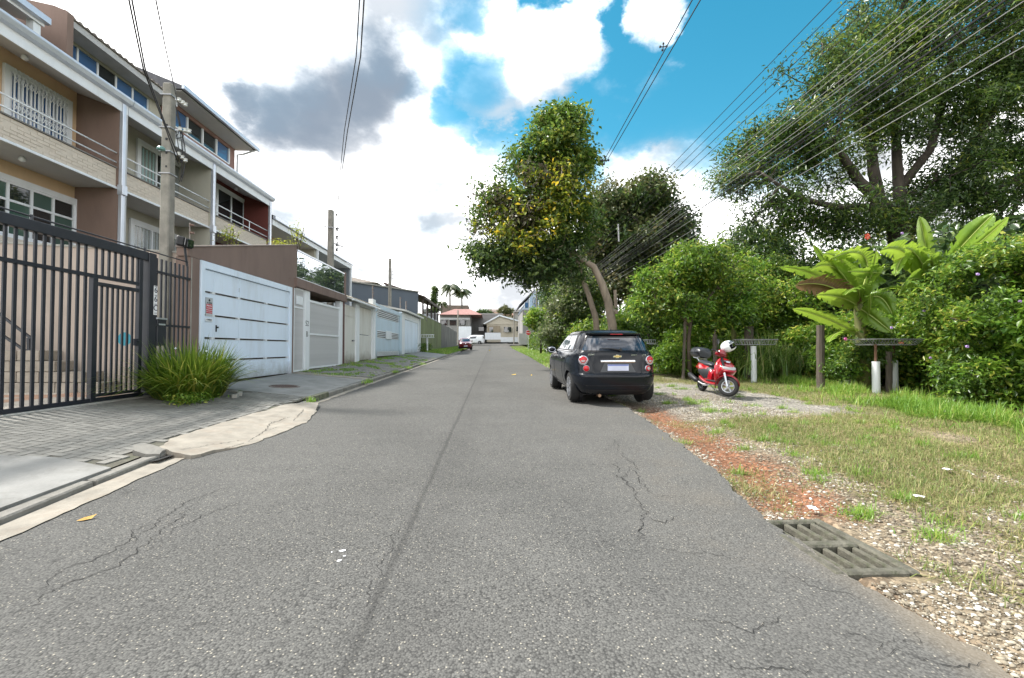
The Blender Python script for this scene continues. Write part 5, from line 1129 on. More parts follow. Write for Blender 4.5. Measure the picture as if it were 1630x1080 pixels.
def back_trees():
    D = 30; b = Vector((A(1020, 560, D).x, A(1020, 560, D).y, gz(D)))
    tr = [[(b, .4), (A(1018, 480, D), .33), (A(1015, 430, D), .26), (A(1010, 380, D), .2), (A(1008, 330, D), .12)]]
    bl = [blob(990, 330, D, 2.3, 1.8), blob(1030, 320, D, 2.0, 1.6), blob(960, 350, D, 1.8, 2.0), blob(1060, 370, D, 2.0, 1.6), blob(1010, 390, D, 3.0, 2.0), blob(1065, 400, D, 1.5, 1.2), blob(970, 400, D, 1.8, 2.0), blob(1030, 430, D, 2.6, 1.3), blob(985, 455, D, 2.4, 1.4), blob(1075, 365, D, 1.4, 1.2), blob(1085, 405, D, 1.3, 1.), blob(1050, 335, D, 1.6, 1.2)]
    tree('rounded_tree', 'dense rounded dark olive tree behind the cable bundle, right of the street tree', 'tree', b, tr, [(bl, 380, 110, .26, olive_leaf, .5, .42, -.7, 'crown'), (bl, 330, 100, .26, green_deep, .5, .45, -.4, 'crown')], bark_dark, seed=8, spread=.75, twig=.018)
    D = 17.5; b = Vector((A(1445, 560, D).x, A(1445, 560, D).y, gz(D)-.1))
    def V(px, py, d=0): return A(px, py, D+d)
    tr = [[(b, .65), (V(1440, 470), .52), (V(1437, 400), .45), (V(1425, 350), .34), (V(1400, 320, -.3), .24), (V(1368, 290, -.5), .19), (V(1345, 255, -.8), .14), (V(1320, 225, -1), .12)],
          [(V(1437, 380), .32), (V(1432, 320, .2), .22), (V(1428, 260, .3), .18), (V(1425, 200, .3), .15), (V(1440, 140, .3), .15), (V(1450, 60, .2), .1)],
          [(V(1400, 320, -.3), .22), (V(1390, 270, 0), .2), (V(1385, 215, .2), .16), (V(1368, 165, .3), .12), (V(1350, 110, .2), .08)],
          [(V(1442, 370), .32), (V(1490, 330, .5), .24), (V(1530, 270, .6), .2), (V(1560, 210, .5), .22), (V(1590, 150, .3), .16), (V(1640, 60, 0), .1)],
          [(V(1490, 330, .5), .22), (V(1560, 310, .4), .2), (V(1630, 280, .2), .16), (V(1720, 230, 0), .1)],
          [(V(1432, 300, .2), .18), (V(1480, 240, .4), .15), (V(1500, 170, .4), .12), (V(1515, 80, .3), .08)],
          [(V(1410, 330, -.5), .16), (V(1330, 330, -.8), .12), (V(1270, 315, -1), .09), (V(1210, 275, -1.2), .05)]]
    bl = [blob(1200, 260, D, 1.5, 1.2), blob(1260, 210, D, 1.9, 1.5), blob(1320, 130, D, 2.0, 1.7), blob(1300, 260, D, 2.0, 1.4), blob(1385, 75, D, 2.0, 1.9), blob(1370, 190, D, 2.2, 1.8), blob(1450, 60, D, 2.4, 2.6),
          blob(1450, 180, D, 2.4, 2.0), blob(1530, 90, D, 2.6, 2.6), blob(1540, 210, D, 2.4, 2.0), blob(1620, 120, D, 2.6, 3.0), blob(1620, 250, D, 2.4, 1.8), blob(1500, 300, D, 2.4, 1.2), blob(1400, 350, D, 2.2, 1.), blob(1300, 350, D, 2.4, 1.1), blob(1230, 330, D, 1.9, .9),
          blob(1590, 340, D, 2.2, 1.2), blob(1700, 200, D, 3, 3.2), blob(1480, -40, D, 3.2, 2), blob(1650, -20, D, 3.5, 2.6), blob(1165, 290, D, .9, .7), blob(1750, 320, D, 3, 2)]
    tree('big_spreading_tree', 'huge spreading dark-limbed tree filling the upper right behind the cables', 'tree', b, tr,
         [(bl, 800, 115, .185, green_deep, .30, .6, -.05, 'crown'), (bl, 540, 100, .18, green_mid, .30, .65, -.01, 'crown')], bark_dark, seed=21, spread=.54, twig=.015)
    D = 25
    for i, (px, pyb, w, h, m, lb) in enumerate(((1130, 430, 2.6, 2.0, green_mid, 'dark green tree top between the rounded tree and the big spreading tree'), (1200, 400, 2.2, 1.6, green_deep, 'small dark tree crown low behind the big spreading tree, left side'), (1560, 400, 4.5, 2.2, green_deep, 'dark tree mass under the big spreading tree at the far right'), (1380, 420, 5, 2.2, green_deep, 'dark tree mass behind the large banana plant'))):
        b = Vector((A(px, 560, D).x, A(px, 560, D).y, gz(D)))
        tree('background_tree', lb, 'tree', b, [[(b, .25), (A(px, 480, D), .2), (A(px+5, pyb, D), .1)]], [([blob(px, pyb, D, w, h), blob(px-20, pyb+40, D, w*.9, h), blob(px+25, pyb+35, D, w*.9, h), blob(px, pyb+80, D, w, h)], 170, 110, .24, m, .42, .5, -.6, 'crown')], bark_dark, 'background trees behind the hedge', seed=40+i, spread=.7)
back_trees()
def light_tree():
    D = 14.5; b = Vector((A(1098, 570, D).x, A(1098, 570, D).y, gz(D)))
    tr = [[(b, .07), (A(1096, 540, D), .06), (A(1100, 510, D), .055), (A(1092, 475, D), .06), (A(1085, 440, D), .04)], [(A(1098, 520, D), .045), (A(1080, 500, D), .04), (A(1060, 485, D), .04)], [(A(1100, 512, D), .05), (A(1125, 480, D), .04), (A(1145, 450, D), .03)]]
    bl = [blob(1060, 450, D, .9, .7), blob(1100, 430, D, 1.1, .8), blob(1150, 440, D, 1.0, .9), blob(1040, 480, D, .7, .5), blob(1090, 480, D, 1.0, .6), blob(1160, 490, D, .8, .7), blob(1120, 410, D, .7, .5), blob(1190, 450, D, .7, .7), blob(1130, 460, D, .8, .6)]
    tree('small_leafy_tree', 'small light green leafy tree just right of the parked car roof', 'tree', b, tr, [(bl, 210, 75, .14, green_light, .45, .5, -.15, 'crown'), (bl, 150, 70, .13, green_mid, .45, .45, -.1, 'crown')], bark_brown, seed=5, spread=.33)
light_tree()
def far_trees():
    for i, (X, Y, h, lb) in enumerate(((9.5, 47, 11, 'tall dark tree rising behind the street tree, along the far right verge'), (9.0, 60, 12, 'tall tree farther along the right verge beyond the clipped trees'))):
        b = Vector((X, Y, gz(Y))); c = b+Vector((0, 0, h*.68)); bl = [(c, (2.6, 2.8, 3.4)), (c+Vector((1.5, 2, -1)), (2.4, 2.4, 2.6)), (c+Vector((.5, -2, .6)), (2.2, 2.4, 2.6)), (c+Vector((.4, 0, -3)), (2.4, 2.8, 2.2))]
        tree('verge_tree', lb, 'tree', b, [[(b, .3), (b.lerp(c, .6), .22), (c, .12)]], [(bl, 230, 90, .34, green_deep, .5, .5, -.3, 'crown')], bark_dark, seed=90+i, spread=.8)
far_trees()
def shrubs():
    def shrub(label, px, D, blobs, ncl, per, ll, mats, seed, spread=.3, wd=.45, name='shrub', cat='shrub', shell=.45, gap=-.7):
        b = Vector((A(px, 560, D).x, A(px, 560, D).y, gz(D)-.03)); mid = Vector((A(px, 540, D)))
        cr = [(blobs, ncl, per, ll, m, wd, shell, gap, 'foliage') for m in mats]
        return tree(name, label, cat, b, [[(b, .05), (b.lerp(mid, .6), .04), (mid, .03)], [(b+Vector((.3, .1, 0)), .03), (mid+Vector((.5, .1, .4)), .02)]], cr, bark_brown, seed=seed, spread=spread, twig=.007)
    D = 9.2
    shrub('big light green flowering shrub with small leaves at the right edge', 1560, D, [blob(1600, 440, D, .9, .75), blob(1540, 470, D, .8, .6), blob(1530, 520, D+.4, .6, .6), blob(1640, 500, D, 1.1, 1.), blob(1650, 410, D-.4, .7, .5), blob(1560, 425, D+.3, .6, .4), blob(1580, 520, D-.5, .8, .7), blob(1560, 600, D-.5, .6, .5), blob(1580, 560, D, .9, .8), blob(1680, 420, D, 1., .8), blob(1650, 600, D-.6, .9, .6), blob(1525, 590, D+.5, .45, .4), blob(1490, 470, D+2.2, .7, .5), blob(1740, 520, D, 1.2, 1.2)], 400, 95, .10, [green_light, green_light, green_mid], 60, .22, gap=-.45)
    D = 12.6
    shrub('mid green shrub behind the long rusty bin rack', 1400, D, [blob(1400, 540, D, .9, .6), blob(1350, 570, D, .8, .5), blob(1450, 500, D+.5, .8, .6), blob(1440, 590, D, .8, .4), blob(1330, 530, D+.6, .6, .5)], 230, 90, .11, [green_light, green_light], 61, .26, gap=-.4)
    D = 11.5
    shrub('low leafy shrub wrapped round the foot of the large banana plant', 1375, D, [blob(1375, 565, D, .5, .3), blob(1345, 585, D, .4, .25), blob(1390, 530, D, .35, .3), blob(1450, 560, D+.3, .5, .4)], 75, 85, .10, [green_light, green_mid], 77, .2)
    D = 16.2
    shrub('tangled low shrub behind the scooter', 1130, D, [blob(1080, 560, D, .9, .5), blob(1130, 550, D, 1.0, .6), blob(1180, 560, D, .9, .5), blob(1140, 520, D+.6, 1.2, .6), blob(1240, 560, D, 1.0, .5), blob(1070, 500, D+1, 1.2, .9)], 230, 85, .12, [green_mid, green_light], 62, .28, gap=-.3)
    D = 17.2
    shrub('bright yellow-green thicket between the scooter and the parked car', 1090, D, [blob(1060, 520, D, 1.0, .9), blob(1110, 500, D, 1.2, 1.1), blob(1160, 510, D, 1.2, 1.1), blob(1060, 560, D+.6, 1.1, .6), blob(1130, 560, D, 1.3, .6), blob(1180, 450, D+.5, 1.1, .9), blob(1100, 450, D+.8, 1.1, .9)], 260, 90, .13, [green_light, green_light, green_mid], 80, .3, gap=-.45)
    D = 15.3
    shrub('low bright weeds and vines behind the scooter top box', 1120, D, [blob(1070, 570, D, .8, .4), blob(1120, 565, D, .9, .5), blob(1165, 565, D, .8, .5), blob(1100, 540, D+.5, .9, .5)], 130, 85, .11, [green_light, green_light], 83, .26, gap=-.4)
    D = 16.4
    shrub('bright green thicket behind the cane grass and thick fence post', 1260, D, [blob(1230, 480, D, 1.1, .9), blob(1280, 500, D, 1.2, .9), blob(1250, 550, D, 1.3, .7), blob(1310, 460, D+.6, 1.1, .8), blob(1320, 550, D-1.5, .9, .6), blob(1230, 430, D+1, .9, .6)], 220, 90, .12, [green_light, green_mid], 81, .3, gap=-.4)
    D = 21
    shrub('bright green bush against the street tree trunks', 1000, D, [blob(1000, 520, D, 1.1, .8), blob(1030, 500, D+1, 1.2, .9), blob(985, 545, D, 1.1, .7), blob(1020, 550, D, 1.2, .8), blob(935, 540, D+2, 1., .9)], 160, 95, .15, [green_light, green_mid], 63, .4)
    D = 27
    shrub('pale grey-green bush left of the leaning trunks', 915, D, [blob(905, 490, D, 1.4, 1.3), blob(925, 470, D, 1.3, 1.2), blob(895, 530, D, 1.4, 1.2), blob(930, 520, D, 1.4, 1.3), blob(915, 450, D+1, 1.2, 1.)], 230, 95, .19, [leafmat('pale_olive_leaf', (.06, .085, .04), (.17, .20, .10), (.26, .28, .15), .3, .5, .5), green_mid], 64, .5)
    D = 44
    for i, (px, py, r, lb) in enumerate(((858, 508, 1.3, 'left of two clipped bright green roadside trees'), (882, 506, 1.6, 'right of two clipped bright green roadside trees, beside the parked car mirror'))):
        b = Vector((A(px+3, 560, D).x, A(px+3, 560, D).y, gz(D)))
        tree('clipped_tree', lb, 'tree', b, [[(b, .12), (A(px+3, 540, D), .1), (A(px, 520, D), .08)]], [([blob(px, py, D, r, r*.8), blob(px+6, py+10, D, r*.8, r*.6), blob(px-6, py-2, D, r*.8, r*.6)], 110, 100, .22, green_light, .5, .4, -.9, 'crown')], bark_dark, 'clipped roadside trees', seed=70+i, spread=.4)
    # dark understorey that closes the hedge
    R = random.Random(9); P = []
    while len(P) < 46000:
        y = 3+R.random()*19; x0 = float(np.interp(y, [3, 5.6, 8, 10, 12.5, 15, 18, 22], [8.2, 8.9, 10.0, 10.9, 11.2, 10.4, 8.4, 7.4])); x = x0+.1+abs(R.gauss(0, 1.1)); h = (1.6+.9*fbm(y*.5, 2, 3)+.35*(x-x0)); z = R.random()**.8*h
        if fbm(x*1.3, y*1.3, z*1.3) < -.3: continue
        P.append((x, y, gz(y)+z))
    P = np.array(P); V, F = leaves(P, .12*rng.uniform(.5, 1.7, len(P)), .5); tag(np_mesh('undergrowth', V, F, green_light), 'dense tangled undergrowth filling the hedge on the right', 'undergrowth', kind='stuff')
    P = []
    while len(P) < 30000:
        y = 20+R.random()*50; x = 6.2+abs(R.gauss(0, 1.5))+(y-20)*-.01; z = R.random()**.8*(2.2+1.3*fbm(y*.2, 7)); P.append((x, y, gz(y)+z))
    P = np.array(P); V, F = leaves(P, .24*rng.uniform(.6, 1.4, len(P)), .5); tag(np_mesh('far_undergrowth', V, F, green_mid), 'green undergrowth bordering the far right of the road', 'undergrowth', kind='stuff')
    P = []
    while len(P) < 26000:
        y = 6+R.random()*30; x = 12.5+abs(R.gauss(0, 2)); z = R.random()*4.6; P.append((x, y, gz(y)+z))
    P = np.array(P); V, F = leaves(P, .30*rng.uniform(.6, 1.5, len(P)), .5); tag(np_mesh('wood_edge', V, F, green_deep), 'dark leafy wood edge behind the banana plants', 'undergrowth', kind='stuff')
shrubs()
# ------------------------------------------------------------------ banana plants
ban_m = leafmat('banana_leaf', (.11, .21, .025), (.22, .34, .04), (.46, .44, .07), .42, .4, 1.6)
ban_dead = leafmat('dead_banana_leaf', (.12, .07, .035), (.25, .16, .08), (.30, .22, .12), .3, .7, 3)
stem_m = mat('banana_stem', (.16, .17, .06), .7, var=.4, scale=5, bump=.4, streak=.2, dirt=(.12, .07, .03), dirt_amt=.7)
def banana_leaf(t, pts, width, m=ban_m, seed=0, torn=.25, roll=0., fold=.35):
    """pts: 3 or 4 control points of the midrib, from the stalk to the tip"""
    R = random.Random(seed); n = 26; P = [Vector(p) for p in pts]
    def bez(u):
        Q = list(P)
        while len(Q) > 1: Q = [Q[i].lerp(Q[i+1], u) for i in range(len(Q)-1)]
        return Q[0]
    rib = [bez(i/n) for i in range(n+1)]; V = []; F = []
    for i in range(n):
        for s in (-1, 1):
            if i < 2: continue
            u0, u1 = i/n, (i+1)/n
            if R.random() < torn: gap = .35; drop = R.uniform(.1, .45)
            else: gap = .0; drop = 0
            quad = []
            for u, c, k in ((u0, rib[i], 0), (u1, rib[i+1], 1)):
                d = (rib[min(i+1, n)]-rib[max(i-1, 0)]).normalized(); side = d.cross(Vector((0, 0, 1))); side = side.normalized() if side.length > .05 else Vector((1, 0, 0))
                side = Matrix.Rotation(roll, 3, d) @ side; up = side.cross(d).normalized()
                w = width*.5*(math.sin(PI*min(1, (u-.05)/.95*.93+.07))**.55 if u > .06 else .05)*(.95+.1*R.random()); w = max(w, .005)
                a = c; mid = c+(side*s*.55+up*(-.12+fold*.55))*w; e = c+(side*s*(1-drop*.3)+up*(fold*.45-drop-.15))*w+(d*gap*w*.10*(1 if k else -1) if gap else Vector((0, 0, 0)))*-1
                quad.append((a, mid, e))
            b = len(V); V += [*quad[0], *quad[1]]; F += [(b, b+1, b+4, b+3), (b+1, b+2, b+5, b+4)]
    me = bpy.data.meshes.new('leaf'); wl = wloc(t); me.from_pydata([tuple(v-wl) for v in V], [], F); me.materials.append(m)
    bm = bmesh.new(); bm.from_mesh(me); bmesh.ops.remove_doubles(bm, verts=bm.verts, dist=.004); bm.to_mesh(me); bm.free(); me.shade_smooth()
    o = link('leaf', me, t)
    a = MB(); a.tube(rib, [.022*(1-.8*i/n)+.003 for i in range(n+1)], 5); a.build('midrib', mat('banana_rib', (.32, .38, .10), .5), o)
    return o
def bananas():
    D = 11.5; f = lambda px, py, d=0: A(px, py, D+d)
    b = f(1375, 590); b.z = gz(D)
    t = thing('banana_plant', 'large banana plant with torn yellow-green leaves and one dead brown leaf', 'banana plant', b)
    a = MB(); a.tube([b, f(1372, 540), f(1368, 500), f(1362, 470)], [.16, .14, .12, .08], 10); a.build('stem', stem_m, t, smooth=True)
    banana_leaf(t, [f(1365, 490), f(1320, 430), f(1240, 425, -.3)], .42, seed=1, torn=.5, roll=.5)
    banana_leaf(t, [f(1366, 495, -.1), f(1330, 440, -.2), f(1265, 455, -.4)], .7, ban_dead, 2, .8, .9)
    banana_leaf(t, [f(1365, 480), f(1340, 440), f(1315, 420), f(1296, 390, -.4)], .55, seed=3, torn=.35, roll=-.5)
    banana_leaf(t, [f(1366, 480), f(1350, 400), f(1310, 405, -.6)], .5, seed=4, torn=.3, roll=.8)
    banana_leaf(t, [f(1366, 478), f(1400, 400), f(1370, 392), f(1322, 412, -.7)], .45, seed=5, torn=.35, roll=.9)
    banana_leaf(t, [f(1366, 480), f(1390, 420), f(1440, 440), f(1350, 432, -1.0)], .55, seed=6, torn=.15, roll=1.0)
    banana_leaf(t, [f(1368, 485), f(1420, 440), f(1450, 470, -.3)], .6, seed=7, torn=.2)
    banana_leaf(t, [f(1366, 490), f(1375, 440, -.5), f(1345, 470, -1.1)], .6, seed=8, torn=.2, roll=.3)
    banana_leaf(t, [f(1368, 520), f(1390, 500, -.4), f(1385, 470, -.6)], .5, seed=9, torn=.05, roll=1.2)
    banana_leaf(t, [f(1362, 530), f(1310, 500, -.3), f(1262, 492, -.4)], .38, seed=10, torn=.3, roll=.6)
    banana_leaf(t, [f(1366, 530), f(1330, 520, -.6), f(1320, 545, -1.)], .45, seed=11, torn=.2, roll=.4)
    for i, (m_, e, w) in enumerate((((1400, 450, -.2), (1420, 500, -.7), .6), ((1350, 470, -.6), (1300, 470, -1.0), .5), ((1390, 440, -.5), (1395, 400, -.8), .55), ((1340, 400, -.2), (1290, 430, -.5), .45), ((1385, 500, -.4), (1420, 530, -.8), .5))): banana_leaf(t, [f(1366, 490), f(*m_), f(*e)], w, seed=50+i, torn=.35, roll=.9)
    b = f(1470, 580, .6); b.z = gz(D)
    t = thing('banana_plant', 'banana plant with tall upright pale leaves behind the flowering shrub', 'banana plant', b)
    a = MB(); a.tube([b, f(1475, 520, .6), f(1478, 450, .6)], [.16, .14, .09], 10); a.build('stem', stem_m, t, smooth=True)
    banana_leaf(t, [f(1478, 460, .6), f(1480, 410, .4), f(1463, 345, .2)], .95, seed=20, torn=.08, roll=1.45, fold=.2)
    banana_leaf(t, [f(1478, 460, .6), f(1450, 380, .2), f(1400, 400, -.2)], .62, seed=21, torn=.3, roll=.9)
    banana_leaf(t, [f(1478, 455, .6), f(1440, 370, .3), f(1425, 440, -.3)], .6, seed=22, torn=.25, roll=.4)
    banana_leaf(t, [f(1478, 455, .6), f(1495, 400, .2), f(1470, 420, -.5)], .6, seed=23, torn=.1, roll=.9)
    banana_leaf(t, [f(1482, 455, .6), f(1520, 400, -.6), f(1582, 340, -1.2)], .85, seed=24, torn=.3, roll=1.4)
    banana_leaf(t, [f(1482, 455, .6), f(1545, 400, -1), f(1606, 346, -1.8)], .6, seed=25, torn=.35, roll=1.3)
    banana_leaf(t, [f(1482, 460, .6), f(1520, 430, .2), f(1560, 440, -.1)], .6, seed=26, torn=.3, roll=.4)
    for i, (m_, e, w) in enumerate((((1470, 400, 0), (1440, 395, -.4), .6), ((1500, 430, -.4), (1540, 400, -.9), .65), ((1455, 420, -.4), (1430, 470, -1), .55))): banana_leaf(t, [f(1480, 465, .5), f(*m_), f(*e)], w, seed=40+i, torn=.3, roll=1.1)
    D = 15; b = f(1170, 570); b.z = gz(D)
    t = thing('banana_plant', 'small banana plant with upright leaves above the scooter', 'banana plant', b)
    a = MB(); a.tube([b, f(1168, 535), f(1166, 510)], [.1, .09, .05], 8); a.build('stem', stem_m, t, smooth=True)
    for i, (m_, e, w) in enumerate((((1168, 490), (1163, 458), .38), ((1190, 480), (1208, 492), .36), ((1140, 490), (1125, 505), .34), ((1185, 500), (1205, 515), .3), ((1150, 480), (1135, 480), .34))):
        banana_leaf(t, [f(1167, 515), f(*m_, -.1), f(*e, -.3)], w, seed=30+i, torn=.2, roll=.9)
bananas()
def cane():
    D = 15.0; R = random.Random(4); P = []; Ln = []; H = []
    for i in range(1700):
        px = R.gauss(1215, 32); d = D+R.gauss(.3, .7); q = A(px, 560, d); P.append((q.x, q.y, gz(q.y)+R.random()*.5)); H.append(R.uniform(.8, 1.7)); a = R.uniform(0, 2*PI); r = R.uniform(.1, .75); Ln.append((math.cos(a)*r, math.sin(a)*r))
    V, F = blades(np.array(P), np.array(H), np.array(Ln), .035, 5, 1.6)
    t = thing('cane_grass_clump', 'tall arching cane grass clump behind the scooter and white bin post', 'tall grass', (float(A(1215, 560, D).x), float(A(1215, 560, D).y), gz(D))); np_mesh('blades', V, F, leafmat('cane_leaf', (.06, .12, .02), (.16, .25, .06), (.32, .33, .14), .4, .5, 1.), t)
cane()
def flax_bush():
    cx, cy = -5.70, 8.36; R = random.Random(2)
    t = thing('strappy_leaf_bush', 'big strappy-leaved green bush growing against the black gate post', 'bush', (cx, cy, .42)); parts = []
    for k in range(1500):
        r = R.random()**.6*.46; a = R.uniform(0, 2*PI); b = (cx+r*math.cos(a), cy+1.25*r*math.sin(a), swz(cx, cy)-.05)
        ln = R.uniform(.15, .95)*(.5+r*1.3); an = a+R.gauss(0, .5); parts.append((b, R.uniform(.85, 1.45), (math.cos(an)*ln, math.sin(an)*ln*1.2)))
    P = np.array([p[0] for p in parts]); H = np.array([p[1] for p in parts]); Ln = np.array([p[2] for p in parts])
    m = leafmat('strappy_leaf', (.05, .11, .014), (.15, .23, .026), (.36, .36, .07), .4, .4, 1.5)
    V, F = blades(P[300:], H[300:], Ln[300:], .036, 5, 1.3); o = np_mesh('leaf_mass', V, F, m, t); o['kind'] = 'stuff'
    idx = np.argsort(-(P[:300, 0])); n = 0
    for i in range(300):
        V, F = blades(P[i:i+1], H[i:i+1], Ln[i:i+1], .04, 5, 1.3); np_mesh('leaf', V, F, m, t)
    s = MB()
    for (x, y, z) in ((-5.25, 8.1, 1.15), (-5.4, 8.5, .95), (-5.8, 8.1, 1.2)): s.lathe([(.001, -.02), (.022, 0), (.001, .02)], (x, y, z+.1), 'z', 6)
    s.build('flower', white_paint, t)
    e = MB()
    for k in range(4):
        a = .25+.35*k; e.obox((cx+.72*math.cos(a*.9), cy+.95*math.sin(a*.9), swz(cx, cy)-.02), (.09, .16, .08), (0, 0, a))
    e.build('edging_stone', concrete, t, bevel=.01)
    # soft fern-like weed at its foot
    P = []; 
    for k in range(500): P.append((-5.25+R.gauss(0, .12), 7.72+R.gauss(0, .22), .36+R.random()*.18))
    V, F = leaves(np.array(P), .07, .4); w = thing('leafy_weed', 'small bright leafy weed at the foot of the strappy bush', 'weed', (-5.25, 7.72, .4)); np_mesh('foliage', V, F, green_light, w)
flax_bush()
def potted():
    for (px, py, D, w, h, lb) in ((366, 375, 13.0, .32, .30, 'potted leafy plant standing on the brown parapet, left one'), (474, 372, 14.6, .28, .40, 'tall thin yellow-green plant behind the parapet corner'), (448, 388, 14.2, .45, .12, 'low yellow-green plant along the parapet top')):
        c = A(px, py, D); R = random.Random(px); P = np.array([(c.x+R.gauss(0, w*.42), c.y+R.gauss(0, w*.42), c.z+R.gauss(0, h*.5)) for _ in range(170)]); t = thing('potted_plant', lb, 'plant', c-Vector((0, 0, h+.3)))
        V, F = leaves(P, .085, .45); np_mesh('foliage', V, F, leafmat('yellow_green_leaf', (.12, .17, .02), (.32, .36, .04), (.4, .42, .08), .4), t)
        a = MB(); [a.tube([c-Vector((0, 0, h+.35)), c+Vector((R.gauss(0, w*.5), R.gauss(0, w*.5), R.uniform(-.1, h)))], .008, 5) for _ in range(9)]; a.build('stem', bark_brown, t)
        a = MB(); a.lathe([(.1, -.12), (.15, .06), (.13, .06)], c-Vector((0, 0, h+.28)), 'z', 14); a.build('pot', mat('dark_pot', (.06, .05, .045), .7), t)
potted()
def flowers():
    R = random.Random(3); vio = mat('violet_petal', (.45, .30, .6), .6, bump=0); red = mat('coral_petal', (.6, .1, .06), .6, bump=0); pk = mat('pink_petal', (.6, .12, .35), .6, bump=0)
    def fl(px, py, D, m, lb, s=.05):
        c = A(px, py, D); a = MB()
        for k in range(6): an = k*PI/3; a.add([c, c+Vector((s*math.cos(an), -.03, s*math.sin(an))), c+Vector((s*1.2*math.cos(an+.5), 0, s*1.2*math.sin(an+.5))), c+Vector((s*math.cos(an+.9), -.03, s*math.sin(an+.9)))], [(0, 1, 2, 3)])
        a.add([c+Vector((x, y, z)) for x, y, z in ((-.02, -.02, -.02), (.02, -.02, -.02), (0, -.04, .02), (0, .02, 0))], [(0, 1, 2), (0, 2, 3), (1, 3, 2), (0, 3, 1)]); o = a.build('blossom', m, None); tag(o, lb, 'flower')
    fl(1380, 377, 12.3, red, 'coral red blossom above the large banana plant', .08); fl(1345, 540, 10.2, pk, 'small pink blossom left of the long rusty rack', .035)
    for i, (px, py) in enumerate(((1470, 495), (1418, 522), (1538, 552), (1555, 437), (1480, 570), (1622, 480), (1435, 372))): fl(px, py, 8.3 if px > 1500 else 9.6, vio, ['pale violet blossom upper left in the flowering shrub', 'pale violet blossom just above the rusty rack', 'pale violet blossom low in the flowering shrub', 'pale violet blossom near the top of the flowering shrub', 'pale violet blossom right of the rusty rack', 'pale violet blossom at the right edge of the picture', 'pale violet blossom left of the upright banana leaves'][i], .028)
flowers()
# ------------------------------------------------------------------ poles and cables
def pole(label, px, ptop, D, r0, r1, zb, fit=True, square=False):
    top = A(px, ptop, D); b = Vector((top.x, top.y, zb)); t = thing('utility_pole', label, 'utility pole', b); a = MB()
    if square:
        a.hexa([b+Vector((sx*r0, sy*r0, 0)) for sx, sy in ((-1, -1), (1, -1), (1, 1), (-1, 1))], [top+Vector((sx*r1, sy*r1, 0)) for sx, sy in ((-1, -1), (1, -1), (1, 1), (-1, 1))]); a.build('shaft', pole_concrete, t, bevel=.02)
    else: a.cyl(b, top, r0, r1, 14); a.build('shaft', pole_concrete, t, smooth=False, angle=40)
    return t, top
steel = mat('galvanised_steel', (.35, .35, .36), .5, .6, var=.15)
cable_m = mat('black_cable', (.022, .022, .025), .6, bump=0); cable_g = mat('grey_cable', (.28, .28, .28), .5, bump=0)
ins_m = mat('porcelain', (.55, .56, .54), .3, bump=0)
def pole1():
    t, top = pole('tall weathered concrete pole rising behind the black railing', 270, 135, 8.95, .105, .085, .3, square=True)
    def P(px, py, dx=0): return A(px, py, 8.85)+Vector((dx, 0, 0))
    a = MB(); 
    for y_ in (155, 207, 245, 280): p = A(270, y_, 8.95); a = MB(); a.box(t.location.x-.112, t.location.x+.112, t.location.y-.112, t.location.y+.112, p.z-.012, p.z+.012); a.build('steel_band', steel, t)
    for (x0, y0, x1, y1) in ((280, 158, 296, 170), (280, 207, 302, 212), (280, 243, 296, 258)):
        p, q = P(x0, y0), P(x1, y1); a = MB(); a.beam(p, q, .035); br = a.build('bracket', steel, t)
        for k in (.35, .7, 1): b = MB(); c = p.lerp(q, k); b.lathe([(.015, -.04), (.04, -.03), (.025, 0), (.04, .03), (.015, .04)], c+Vector((.02, -.04, .02)), 'z', 10); b.build('insulator', ins_m, t)
    a = MB(); a.lathe([(.05, 0), (.075, -.03), (.07, -.06), (.01, -.075)], P(266, 240)+Vector((0, -.16, 0)), 'z', 14); a.build('street_sensor', mat('teal_sensor', (.12, .25, .24), .3), t)
    R = random.Random(2)
    for k in range(7):
        p, q = P(R.uniform(276, 286), R.uniform(160, 215)), P(R.uniform(280, 292), R.uniform(215, 290)); m = p.lerp(q, .5)+Vector((R.uniform(.05, .3), -.05, R.uniform(-.35, .1))); a = MB()
        a.tube([p.lerp(m, u).lerp(m.lerp(q, u), u) for u in np.linspace(0, 1, 9)], .008, 5); a.build('loop_cable', cable_m, t)
    for k in range(9):
        h = MB(); p = A(266, 200+k*22, 8.95-.105); h.box(p.x-.015, p.x+.015, p.y-.03, p.y+.03, p.z-.02, p.z+.02); h.build('step_hole', black_plastic, t)
    return t
pole1()
